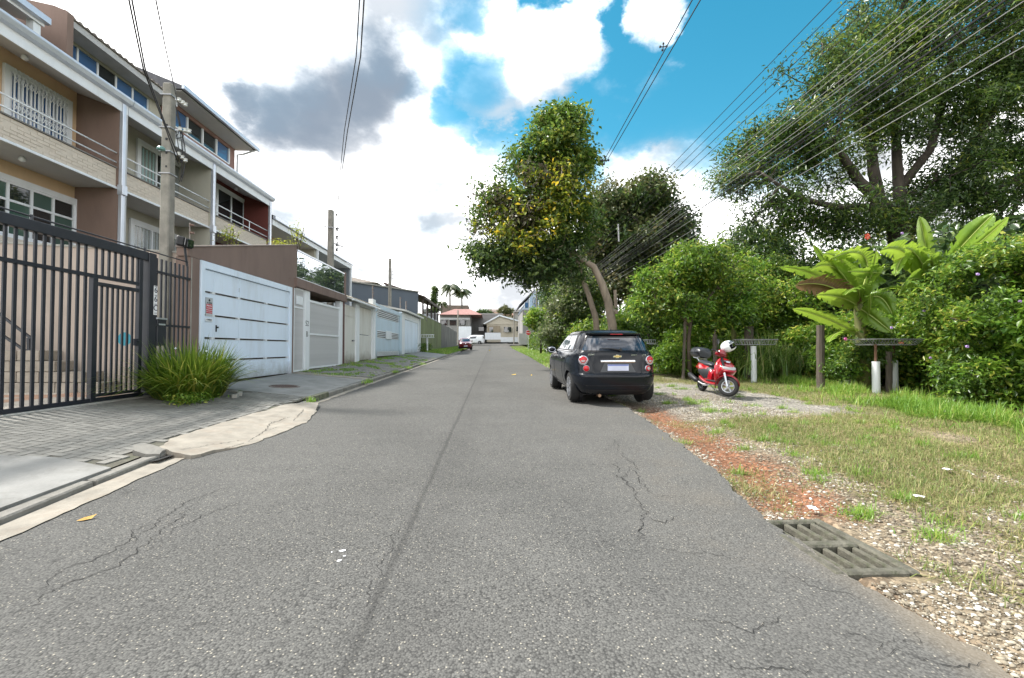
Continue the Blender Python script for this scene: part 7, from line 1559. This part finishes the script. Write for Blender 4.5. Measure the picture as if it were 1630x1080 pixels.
def simple_car(name, label, x, y, z, rz, lv, n, paint, wy, r, glass_z, cat='car', van=False, sc=1.):
    t = thing(name, label, cat, (x, y, z)); t.rotation_euler = (0, 0, rz); t.scale = (sc,)*3; sh = Shell(lv, n); zs = list(np.linspace(lv[0][0], lv[-1][0], 30)); V, F = sh.body(zs, 64); me = bpy.data.meshes.new('body'); me.from_pydata(V, [], F); me.materials.append(paint)
    me = arch_cut(me, wy, r*1.12, max(l[3] for l in lv), r); me.name = 'body'; me.shade_smooth(); me.set_sharp_from_angle(angle=R_(35)); link('body', me, t); hw = max(l[3] for l in lv)
    for yy in wy:
        for sg in (-1, 1): wheel(t, sg*(hw-.10), yy, r, .2, sg)
    g0, g1 = glass_z; gl = glassmat('car_glass'); hwz = lambda z: sh.par(z)[2]
    patch(t, 'windscreen', lambda u, v: (lambda z: sh.front((2*u-1)*(hwz(z)-.10), z, .006))(g0+(g1-g0)*v), gl, 14, 6)
    patch(t, 'rear_window', lambda u, v: (lambda z: sh.rear((2*u-1)*(hwz(z)-.12), z, .006))(g0+(g1-g0)*v), gl, 14, 6)
    for sg in (-1, 1):
        yc, hl, _ = sh.par((g0+g1)/2); patch(t, 'side_window', lambda u, v: (lambda z: sh.side(sh.par(z)[0]-sh.par(z)[1]*(.1 if van else .72)+u*sh.par(z)[1]*(.85 if van else 1.5), z, sg, .006))(g0+(g1-g0)*v), gl, 16, 5)
        lz = g0-.28; a = MB(); a.grid(lambda u, v: sh.front(sg*(hw*.60+.28*hw*u), lz+.12*v-.04*(1-u), .01), 6, 3); a.build('headlight', clear_lens, t, local=True, smooth=True)
        m_ = MB(); p = sh.side(sh.par(g0)[0]+sh.par(g0)[1]*.62, g0+.03, sg, 0); m_.obox(p+Vector((sg*.11, 0, .05)), (.2, .1, .14)); m_.build('door_mirror', paint, t, local=True, bevel=.03)
    a = MB(); a.grid(lambda u, v: sh.front((2*u-1)*hw*.5, g0-.34+.1*v, .008), 8, 2); a.build('grille', black_plastic, t, local=True); a = MB(); a.grid(lambda u, v: sh.front((2*u-1)*hw*.62, .24+.16*v, .008), 8, 2); a.build('lower_grille', black_plastic, t, local=True)
    a = MB(); p = sh.front(0, .46, .02); a.box(-.22, .22, p.y-.01, p.y, .44, .56); a.build('number_plate', mat('plate_white'), t, local=True)
    a = MB(); p = sh.front(0, g0-.26, .015); a.prism([p+Vector(v) for v in ((-.05, 0, 0), (0, 0, -.08), (.05, 0, 0), (0, 0, .08))], (0, .01, 0)); a.build('badge', chrome, t, local=True)
    return t
suv = [(.20, .15, 3.9, .70), (.32, .05, 4.02, .80), (.55, .0, 4.10, .86), (.75, .02, 4.12, .87), (.90, .06, 4.02, .86), (1.0, .1, 3.6, .84), (1.06, .14, 3.1, .80), (1.2, .2, 2.85, .74), (1.4, .3, 2.5, .66), (1.52, .42, 2.2, .56), (1.57, .6, 2.0, .42)]
p_ = A(735.5, 556, 54); simple_car('parked_red_car', 'dark red car parked facing us on the left grass strip', p_.x+.05, p_.y+4.1, swz(-4, 54)+.02, PI+.10, suv, 4.6, mat('wine_paint', (.14, .008, .018), .2, .2, bump=0, coat=1.), (.8, 3.3), .33, (1.08, 1.45))
vanlv = [(.22, .1, 4.3, .75), (.35, .03, 4.42, .86), (.6, .0, 4.46, .90), (.85, .0, 4.36, .90), (1.0, .02, 4.1, .89), (1.1, .03, 3.75, .88), (1.3, .05, 3.45, .86), (1.6, .08, 3.0, .82), (1.78, .12, 2.7, .76), (1.86, .2, 2.5, .66)]
p_ = A(766, 545, 84); simple_car('white_van', 'white van parked across the end of the street before the cream house', p_.x+.6, p_.y, gz(84)+.25, R_(80), vanlv, 5, mat('van_white', (.75, .77, .8), .3, bump=0, coat=.5), (.8, 3.5), .33, (1.15, 1.6), 'van', True, .95)
# ------------------------------------------------------------------ scooter
def scooter():
    redp = mat('scooter_red', (.33, .008, .016), .15, .1, bump=0, coat=1.); redd = mat('scooter_dark_red', (.16, .006, .012), .3, bump=0, coat=.6); blk = mat('scooter_black', (.014, .015, .018), .5, bump=.1); seatm = mat('seat_vinyl', (.035, .038, .045), .38, bump=.1)
    fw = A(1157, 600, 9.75); rz = None
    head = R_(-91)        # heading of the body, direction angle from +X
    t = thing('parked_scooter', 'red scooter with black top box parked on the gravel verge', 'scooter', (5.42, 10.87, verge(5.42, 10.87)))
    t.rotation_euler = (R_(-7), 0, head+PI/2*0)     # local +X points forward
    t.rotation_euler = Euler((R_(-8), 0, head))
    # local frame: x forward, rear axle at x=0, front axle at x=1.22
    def wh(x, r, w, steer, nm):
        o = bpy.data.objects.new('wheel', None); C.objects.link(o); o.parent = t; o.location = (x, 0, r); o.rotation_euler = (0, 0, steer)
        T = MB(); T.lathe([(r*.62, -w/2*.8), (r*.86, -w/2), (r*.97, -w*.3), (r, 0), (r*.97, w*.3), (r*.86, w/2), (r*.62, w/2*.8), (r*.62, -w/2*.8)], (0, 0, 0), 'y', 32, cap=False); T.build('tyre', rubber, o, local=True, smooth=True)
        Rm = MB(); Rm.lathe([(r*.63, -w*.38), (r*.55, -w*.36), (r*.53, 0), (r*.55, w*.36), (r*.63, w*.38)], (0, 0, 0), 'y', 32, cap=False); Rm.lathe([(r*.15, -w*.45), (r*.15, w*.45)], (0, 0, 0), 'y', 14)
        for k in range(5): a = 2*PI*k/5+.3; Rm.beam((r*.1*math.cos(a), 0, r*.1*math.sin(a)), (r*.57*math.cos(a), 0, r*.57*math.sin(a)), .035, .03, up=(0, 1, 0))
        Rm.build('rim', rimm, o, local=True); return o
    wh(0, .215, .11, 0, 'r'); st = R_(45); wh(1.24, .23, .10, st, 'f')
    def loft(name, secs, m, n=16, smooth=True, par=t):        # secs: (x, z, half width, half height, tilt)
        V = []; F = []
        for (x, z, hw, hh, tl) in secs:
            for j in range(n):
                a = 2*PI*j/n; c, s = math.copysign(abs(math.cos(a))**.75, math.cos(a)), math.copysign(abs(math.sin(a))**.75, math.sin(a)); dz = s*hh; V.append((x-dz*math.sin(tl), c*hw, z+dz*math.cos(tl)))
        k = len(secs); F = [(i*n+j, i*n+(j+1) % n, (i+1)*n+(j+1) % n, (i+1)*n+j) for i in range(k-1) for j in range(n)]+[tuple(range(n)), tuple((k-1)*n+j for j in range(n))]
        a = MB(); a.add(V, F); return a.build(name, m, par, local=True, smooth=smooth, angle=50)
    loft('tail_body', [(-.30, .66, .05, .04, 0), (-.22, .64, .11, .10, 0), (-.05, .60, .15, .16, 0), (.15, .55, .165, .20, 0), (.35, .48, .16, .22, 0), (.52, .42, .13, .20, 0), (.60, .38, .10, .15, 0)], redp)
    loft('side_panel', [(-.02, .53, .158, .10, 0), (.12, .50, .174, .13, 0), (.30, .48, .172, .19, 0), (.46, .46, .15, .20, 0), (.54, .46, .11, .15, 0)], blk)
    loft('belly_panel', [(-.05, .36, .10, .05, 0), (.15, .31, .15, .06, 0), (.5, .25, .17, .05, 0), (.85, .24, .17, .045, 0), (.98, .27, .15, .05, 0)], redp)
    loft('floorboard', [(.45, .30, .16, .03, 0), (.95, .30, .17, .03, 0)], blk)
    loft('leg_shield', [(.86, .26, .12, .03, 1.2), (.94, .34, .19, .06, 1.2), (.96, .50, .235, .075, 1.25), (.93, .66, .225, .085, 1.25), (.90, .78, .17, .08, 1.25), (.88, .86, .10, .06, 1.25)], redp)
    loft('front_cowl', [(.95, .46, .14, .03, 1.), (1.06, .54, .19, .09, 1.), (1.12, .64, .20, .12, 1.0), (1.05, .76, .16, .12, 1.), (.96, .84, .10, .07, 1.)], redp)
    loft('headlight', [(1.10, .58, .10, .02, .9), (1.165, .64, .165, .045, .9), (1.165, .67, .165, .045, .9), (1.12, .71, .12, .02, .9)], clear_lens)
    loft('cowl_vent', [(1.0, .80, .07, .02, .5), (1.06, .81, .08, .02, .5), (1.1, .79, .05, .015, .5)], alu)
    loft('seat', [(-.26, .76, .06, .035, 0), (-.15, .77, .13, .05, 0), (.10, .74, .145, .055, 0), (.28, .70, .15, .055, 0), (.44, .69, .12, .05, 0), (.50, .68, .08, .03, 0)], seatm)
    loft('engine', [(-.12, .24, .10, .06, 0), (.05, .24, .15, .09, 0), (.3, .27, .13, .08, 0), (.45, .27, .08, .05, 0)], blk)
    loft('tail_light', [(-.32, .62, .06, .03, 0), (-.28, .62, .10, .05, 0), (-.25, .62, .10, .05, 0)], red_lens)
    # exhaust on the right side (local -y)
    a = MB(); a.tube([(-.38, -.20, .40), (-.34, -.20, .385), (.02, -.19, .27), (.08, -.17, .25)], [.05, .062, .062, .03], 14); a.build('exhaust', blk, t, local=True, smooth=True); a = MB(); a.tube([(.05, -.17, .25), (.25, -.12, .19), (.4, -.05, .2)], .018, 8); a.build('exhaust_pipe', steel, t, local=True)
    a = MB(); a.tube([(.3, .05, .2), (.28, .28, .0)], .012, 6); a.build('side_stand', steel, t, local=True)
    a = MB(); a.tube([(.62, -.12, .2), (.55, -.2, .17), (.5, -.24, .17)], .012, 6); a.build('foot_peg', steel, t, local=True)
    # steering assembly
    f = bpy.data.objects.new('steering', None); C.objects.link(f); f.parent = t; f.location = (1.24, 0, .23); f.rotation_euler = (0, 0, st)
    for s in (-1, 1): a = MB(); a.tube([(0, s*.085, 0), (-.10, s*.08, .30)], [.022, .026], 10); a.build('fork_leg', alu, f, local=True)
    a = MB()
    def fen(u, v):
        an = R_(200-190*u); r = .265; w = .075*math.sin(PI*min(1, .12+.8*u))**.5; x_ = r*math.cos(an)-.02; z_ = r*math.sin(an)+.01; c = (2*v-1); return (x_, c*w, z_-.035*c*c)
    a.grid(fen, 14, 6); a.build('front_mudguard', redd, f, local=True, smooth=True)
    a = MB(); a.tube([(-.12, 0, .32), (-.26, 0, .78)], .03, 10); a.build('steering_column', blk, f, local=True)
    def lf(name, secs, m): return loft(name, secs, m, 14, True, f)
    lf('handlebar_cowl', [(-.36, .72, .07, .05, 0), (-.28, .75, .12, .085, 0), (-.20, .745, .12, .09, 0), (-.13, .72, .07, .05, 0)], redd)
    for s in (-1, 1):
        a = MB(); a.tube([(-.26, s*.08, .75), (-.30, s*.22, .79), (-.34, s*.36, .79)], [.014, .016, .018], 8); a.build('handlebar', blk, f, local=True)
        a = MB(); a.tube([(-.27, s*.17, .77), (-.25, s*.22, .87), (-.26, s*.26, .95)], .008, 6); a.lathe([(.001, -.02), (.06, -.012), (.07, 0), (.06, .012), (.001, .015)], (-.26, s*.27, .99), 'x', 14); a.build('mirror', blk, f, local=True)
        a = MB(); a.tube([(-.24, s*.18, .77), (-.25, s*.34, .77)], .006, 5); a.build('brake_lever', steel, f, local=True)
    # rear rack, top box as a thing of its own
    a = MB(); a.tube([(-.05, -.12, .74), (-.22, -.12, .84), (-.46, -.12, .86)], .012, 6); a.tube([(-.05, .12, .74), (-.22, .12, .84), (-.46, .12, .86)], .012, 6); a.box(-.46, -.2, -.12, .12, .85, .87); a.build('rear_rack', alu, t, local=True)
    bx = loft('top_box', [(-.62, 1.0, .10, .06, 0), (-.58, 1.0, .17, .12, 0), (-.50, 1.0, .20, .145, 0), (-.30, 1.0, .215, .15, 0), (-.12, .99, .20, .14, 0), (-.06, .98, .16, .10, 0)], mat('top_box_black', (.025, .028, .034), .35, bump=0)); a = MB(); a.box(-.60, -.07, -.222, .222, .985, .995); a.build('lid_seam', black_plastic, bx, local=True)
    # helmet hung on the handlebar: a thing of its own
    bpy.context.view_layer.update(); M4 = t.matrix_world @ Matrix.Translation(f.location) @ Matrix.Rotation(st, 4, 'Z')
    c = M4 @ Vector((-.15, .10, .93)); h = thing('helmet', 'white full-face helmet hanging over the scooter handlebar', 'helmet', c); h.rotation_euler = (R_(20), R_(-20), head+st)
    hw_ = mat('helmet_white', (.70, .73, .75), .2, bump=0, coat=.8); a = MB(); V = []; F = []
    nu, nv = 28, 18
    def pt(u, v):
        th = PI*v*.86; ph = 2*PI*u; r = Vector((math.sin(th)*math.cos(ph)*.165, math.sin(th)*math.sin(ph)*.128, math.cos(th)*.135)); 
        if r.z < -.03: r.x *= 1.0+.25*max(0, math.cos(ph))*min(1, (-.03-r.z)/.06)
        return r
    G = [[pt(i/nu, j/nv) for i in range(nu)] for j in range(nv+1)]; V = [p for row in G for p in row]
    for j in range(nv):
        for i in range(nu):
            ph = 2*PI*(i+.5)/nu; z = G[j][i].z
            if abs((ph+PI) % (2*PI)-PI) < 1.05 and -.055 < z < .055: continue
            F.append((j*nu+i, j*nu+(i+1) % nu, (j+1)*nu+(i+1) % nu, (j+1)*nu+i))
    a.add(V, F); a.build('helmet_shell', hw_, h, local=True, smooth=True); a = MB(); V = [tuple(Vector(v)*.90) for v in V]; a.add(V, F); a.build('helmet_lining', black_plastic, h, local=True, smooth=True)
    a = MB(); a.grid(lambda u, v: (lambda ph, z: (math.cos(ph)*.172*math.sqrt(max(.1, 1-(z/.14)**2)), math.sin(ph)*.135*math.sqrt(max(.1, 1-(z/.14)**2)), z))((u-.5)*2.0, .06+.05*v), 12, 3); a.build('visor', glassmat('visor', (.05, .06, .07), .05), h, local=True, smooth=True)
scooter()
# ------------------------------------------------------------------ far end of the street
def far_end():
    cream = mat('cream_render', (.52, .47, .38), .85, var=.05, scale=.5); g_roof = mat('grey_tile_roof', (.18, .16, .145), .9, var=.2, scale=1); pink = mat('pink_tile_roof', (.27, .145, .13), .9, var=.15, scale=.8, bump=.4); orange = mat('orange_tile_roof', (.25, .145, .11), .9, var=.2, scale=.8, bump=.4); fibre = mat('brown_fibre_roof', (.17, .13, .11), .9, var=.2, scale=.6)
    gw = mat('dark_grey_wall', (.21, .205, .20), .9, var=.2, scale=.5, dirt=(.06, .06, .055), dirt_amt=.5, streak=.3); mid = mat('mid_grey_render', (.30, .30, .29), .9, var=.15, scale=.5, dirt=(.15, .14, .13), dirt_amt=.5)
    def ext(name, label, cat, parts):       # parts: (part name, px0, py_top, px1, py_bot, D, depth, material)
        c = A((parts[0][1]+parts[0][3])/2, parts[0][4], parts[0][5]); t = thing(name, label, cat, c)
        for (nm, x0, yt, x1, yb, D, dep, m) in parts:
            p = A(x0, yt, D); q = A(x1, yb, D); a = MB(); a.box(p.x, q.x, p.y, p.y+dep, q.z, p.z); a.build(nm, m, t)
        return t
    def gable(t, x0, x1, ye, yr, D, dep, m, ov=.4, apex=None):
        p, q, r = A(x0, ye, D), A(x1, ye, D), A(apex or (x0+x1)/2, yr, D); a = MB(); y0 = p.y-ov
        for s, e in ((p, -.3), (q, .3)): a.hexa([(s.x+e, y0, s.z-.1), (r.x, y0, r.z), (r.x, y0+dep+ov*2, r.z), (s.x+e, y0+dep+ov*2, s.z-.1)], [(s.x+e, y0, s.z+.12), (r.x, y0, r.z+.22), (r.x, y0+dep+ov*2, r.z+.22), (s.x+e, y0+dep+ov*2, s.z+.12)])
        a.build('roof', m, t); b = MB(); b.prism([(p.x+.02, p.y+.02, p.z-.1), (q.x-.02, p.y+.02, p.z-.1), (r.x, p.y+.02, r.z-.05)], (0, dep-.1, 0)); b.build('gable', cream if m is g_roof else mid, t)
        for s in (p, q): f = MB(); f.beam((s.x, y0-.03, s.z), (r.x, y0-.03, r.z+.08), .06, .3); f.build('barge_board', white_paint, t)
    t = ext('gabled_house', 'cream gabled house with garage facing down the street at its end', 'house', [('wall', 775, 516, 817, 545, 98, 9, cream), ('wing', 817, 516, 838, 545, 98.3, 8.5, cream)])
    gable(t, 770, 842, 516, 503, 97.8, 9.5, g_roof, apex=795)
    for (nm, x0, y0, x1, y1, m) in (('garage_opening', 777, 519, 796, 529, mat('shade_beige', (.30, .25, .18), .9)), ('window', 802, 521, 814, 529, dark_glass), ('window', 779, 521, 785, 529, dark_glass), ('window', 822, 520, 832, 528, dark_glass), ('fence_panel', 772, 530, 797, 541, white_paint), ('low_wall', 797, 537, 838, 545, white_paint)):
        p = A(x0, y0, 97.5 if 'fence' not in nm and 'low' not in nm else 94); q = A(x1, y1, 97.5 if 'fence' not in nm and 'low' not in nm else 94); a = MB(); a.box(p.x, q.x, p.y-.05, p.y+.1, q.z, p.z); a.build(nm, m, t)
    t = ext('grey_building', 'dark grey flat-topped building behind the cream gabled house', 'building', [('wall', 749, 501, 800, 545, 104, 10, gw), ('parapet', 748, 499, 801, 501, 103.9, 10.2, mid)])
    p, q = A(762, 521, 103.9), A(770, 527, 103.9); a = MB(); a.box(p.x, q.x, p.y-.05, p.y+.1, q.z, p.z); a.build('window', dark_glass, t)
    t = ext('pink_roof_house', 'unfinished grey house with pink hipped roof behind the dark wall', 'house', [('wall', 700, 502, 748, 545, 95, 9, mid), ('balcony_band', 701, 506, 748, 509, 94.8, .2, white_paint), ('lower_wall', 730, 520, 750, 545, 90, .3, white_paint)])
    e = [A(697, 501, 93), A(767, 501, 93)]; r = [A(722, 491, 97), A(748, 491, 97)]; a = MB(); y1 = e[0].y+12; zz = e[0].z
    a.add([(e[0].x, e[0].y, zz), (e[1].x, e[0].y, zz), (e[1].x, y1, zz), (e[0].x, y1, zz), (r[0].x, e[0].y+6, r[0].z), (r[1].x, e[0].y+6, r[0].z)], [(0, 1, 5, 4), (1, 2, 5), (2, 3, 4, 5), (3, 0, 4), (0, 3, 2, 1)]); a.build('roof', pink, t)
    for (x0, y0, x1, y1_) in ((703, 510, 712, 518), (716, 510, 726, 518), (732, 510, 741, 518)): p, q = A(x0, y0, 94.9), A(x1, y1_, 94.9); a = MB(); a.box(p.x, q.x, p.y-.06, p.y+.1, q.z, p.z); a.build('window', dark_glass, t)
    t = ext('brown_roof_shed', 'long brown-roofed building below the palms', 'building', [('wall', 701, 486, 745, 500, 125, 8, fibre)])
    t = ext('hillside_house', 'far brown-roofed house on the rise left of the round tree', 'house', [('wall', 776, 496, 796, 505, 150, 8, mid)]); a = MB(); p, q = A(773, 491, 149), A(800, 496.5, 149); a.hexa([(p.x, p.y, q.z), (q.x, p.y, q.z), (q.x, p.y+10, q.z), (p.x, p.y+10, q.z)], [(p.x+1, p.y+4, p.z), (q.x-1, p.y+4, p.z), (q.x-1, p.y+6, p.z), (p.x+1, p.y+6, p.z)]); a.build('roof', fibre, t)
    t = ext('hillside_house', 'far orange-roofed house just above the cream gabled house', 'house', [('wall', 782, 501, 815, 510, 135, 8, cream)]); a = MB(); p, q = A(779, 496, 134), A(820, 502, 134); a.hexa([(p.x, p.y, q.z), (q.x, p.y, q.z), (q.x, p.y+10, q.z), (p.x, p.y+10, q.z)], [(p.x+1, p.y+4, p.z), (q.x-1, p.y+4, p.z), (q.x-1, p.y+6, p.z), (p.x+1, p.y+6, p.z)]); a.build('roof', orange, t)
    t = ext('hillside_house', 'far pale grey-roofed house right of the small round tree', 'house', [('wall', 812, 496, 840, 512, 145, 8, mid), ('roof', 810, 493, 842, 497, 144, 10, mat('pale_grey_roof', (.35, .34, .33), .8))])
    # pale blue building at the right
    pbm = mat('pale_blue_cladding', (.42, .50, .62), .6, var=.05, scale=.5)
    D = 78; t = thing('pale_blue_building', 'pale blue clad building with sloping roof above the stop sign', 'building', A(850, 545, D)); p, q = A(832, 493, D), A(884, 545, D); a = MB(); a.box(p.x, q.x, p.y, p.y+14, q.z, p.z); a.build('lower_wall', gw, t)
    p, m_, q = A(832, 488, D), A(852, 462, D), A(880, 470, D); zb = A(832, 493, D).z; a = MB(); a.prism([(p.x, p.y+.05, zb), (q.x, p.y+.05, zb), (q.x, p.y+.05, q.z), (m_.x, p.y+.05, m_.z), (p.x, p.y+.05, p.z)], (0, 13.8, 0)); a.build('upper_wall', pbm, t)
    e = A(826, 487, D); a = MB(); a.hexa([(e.x, e.y-.5, e.z-.1), (m_.x, e.y-.5, m_.z+.0), (m_.x, e.y+14.3, m_.z+.0), (e.x, e.y+14.3, e.z-.1)], [(e.x, e.y-.5, e.z+.15), (m_.x, e.y-.5, m_.z+.25), (m_.x, e.y+14.3, m_.z+.25), (e.x, e.y+14.3, e.z+.15)]); a.build('roof', mat('slate_roof'), t)
    for i in range(6): px = 835+i*7.2; p, q = A(px, 474, D-.02), A(px+5.4, 490, D-.02); a = MB(); a.box(p.x, q.x, p.y-.06, p.y+.08, q.z, p.z-(0.9 if i == 0 else 0)); a.build('window', mat('pale_blue_pane', (.32, .42, .55), .3) if i % 2 else blue_glass, t)
    for px in (835, 842.5, 850, 857, 864.5): p, q = A(px-.5, 474, D-.1), A(px+.3, 491, D-.1); a = MB(); a.box(p.x, q.x, p.y-.1, p.y, q.z, p.z-(.9 if px < 840 else 0)); a.build('mullion', white_paint, t)
    # boundary wall
    t = ext('roadside_wall', 'low grey boundary wall behind the stop sign', 'wall', [('wall', 826, 531, 862, 549, 76, .3, mat('mid_grey_render'))])
    # stop sign
    D = 66; b = A(841, 556, D); b.z = gz(b.y); c = A(841, 530, D); t = thing('stop_sign', 'small red octagonal stop sign at the end of the street', 'stop sign', b); a = MB(); a.cyl(b, c+Vector((0, .05, .3)), .045, n=8); a.build('post', alu, t)
    ring = [(.42*math.cos(PI/8+k*PI/4), .42*math.sin(PI/8+k*PI/4)) for k in range(8)]; a = MB(); a.prism([c+Vector((u, 0, v)) for u, v in ring], (0, .03, 0)); a.build('border', white_paint, t); a = MB(); a.prism([c+Vector((u*.9, -.02, v*.9)) for u, v in ring], (0, .02, 0)); a.build('plate', mat('stop_red', (.5, .02, .02), .4, bump=0), t)
    link('lettering', text_mesh('PARE', .27, white_paint), t, c+Vector((0, -.03, 0))-wloc(t), (PI/2, 0, 0))
    # palms
    pf = leafmat('palm_frond', (.03, .045, .015), (.07, .09, .03), None, .2, .5, 1.)
    def palm(label, px, pc, pb, D, r, seed):
        R = random.Random(seed); c = A(px, pc, D); b = A(px, pb, D); b.z = gz(D)-.2; t = thing('palm_tree', label, 'palm tree', b, 0, None); a = MB(); a.tube([b, b.lerp(c, .5)+Vector((.1, 0, 0)), c], [.35, .26, .2], 10); a.build('trunk', mat('palm_trunk', (.14, .12, .10), .9), t)
        for k in range(26):
            an = 2*PI*k/26*2.03+R.uniform(-.15, .15); el = R.uniform(-.3, 1.1); L = r*R.uniform(.85, 1.1); V = []; F = []; n = 12; pts = []
            for i in range(n+1): u = i/n; h = L*u*math.cos(el*(1-u*.4)); z = L*(math.sin(el)*u-(.75)*u*u*(1+.3*el)); pts.append(c+Vector((math.cos(an)*h, math.sin(an)*h, z)))
            for i in range(1, n):
                d = (pts[i+1]-pts[i]).normalized(); s = d.cross(Vector((0, 0, 1))).normalized()
                for sg in (-1, 1):
                    for q in (0, .5):
                        p = pts[i].lerp(pts[i+1], q); w = L*.36*math.sin(PI*(i+q)/(n+.6))**.7; tip = p+s*sg*w*.75+d*w*.35+Vector((0, 0, -w*.65)); bb = len(V); V += [p, p+d*L*.075, tip]; F.append((bb, bb+1, bb+2))
            np_mesh('frond', np.array([v[:] for v in V]), np.array(F), pf, t)
    palm('left palm of the far pair on the skyline', 716, 456, 500, 112, 3.1, 1); palm('right palm of the far pair on the skyline', 735, 463, 500, 115, 3.1, 2); palm('low small palm at the foot of the tall far pair', 703, 482, 500, 112, 2.0, 3)
    # cypress and round trees
    def puff(name, label, blobs, D, m, n, ll, base): b = A(base, 540, D); b.z = gz(D); tree(name, label, 'tree', b, [[(b, .3), (blobs[0][0]-Vector((0, 0, blobs[0][1][2]*.3)), .12)]], [(blobs, n, 90, ll, m, .5, .45, -1, 'crown')], bark_dark, seed=base, spread=.5)
    puff('cypress_tree', 'narrow dark cypress standing left of the palms', [blob(692, 475, 92, .7, 2.4), blob(692, 462, 92, .4, 1.4), blob(692, 488, 92, .9, 2)], 92, green_deep, 60, .3, 692)
    puff('round_tree', 'broad round dark tree between pink roof and brown roof', [blob(770, 500, 118, 2.4, 1.3), blob(762, 502, 118, 1.6, 1.), blob(780, 503, 118, 1.5, 1.)], 118, green_deep, 70, .45, 770)
    puff('round_tree', 'small round grey-green tree above the far orange roof', [blob(805, 494, 130, 2.0, 1.3), blob(798, 496, 130, 1.2, .9), blob(811, 496, 130, 1.2, .9)], 130, olive_leaf, 60, .45, 805)
    # low hill behind
    a = MB(); R = random.Random(1)
    a.grid(lambda u, v: (-260+520*u, 190+120*v, gz(150)-2+(14*math.sin(PI*min(1, v*.9))*(.6+.4*fbm(u*5, 1)))*(.55)), 40, 6); o = a.build('hill', mat('hill_green', (.05, .07, .035), .95, var=.3, scale=.05)); tag(o, kind='structure')
far_end()
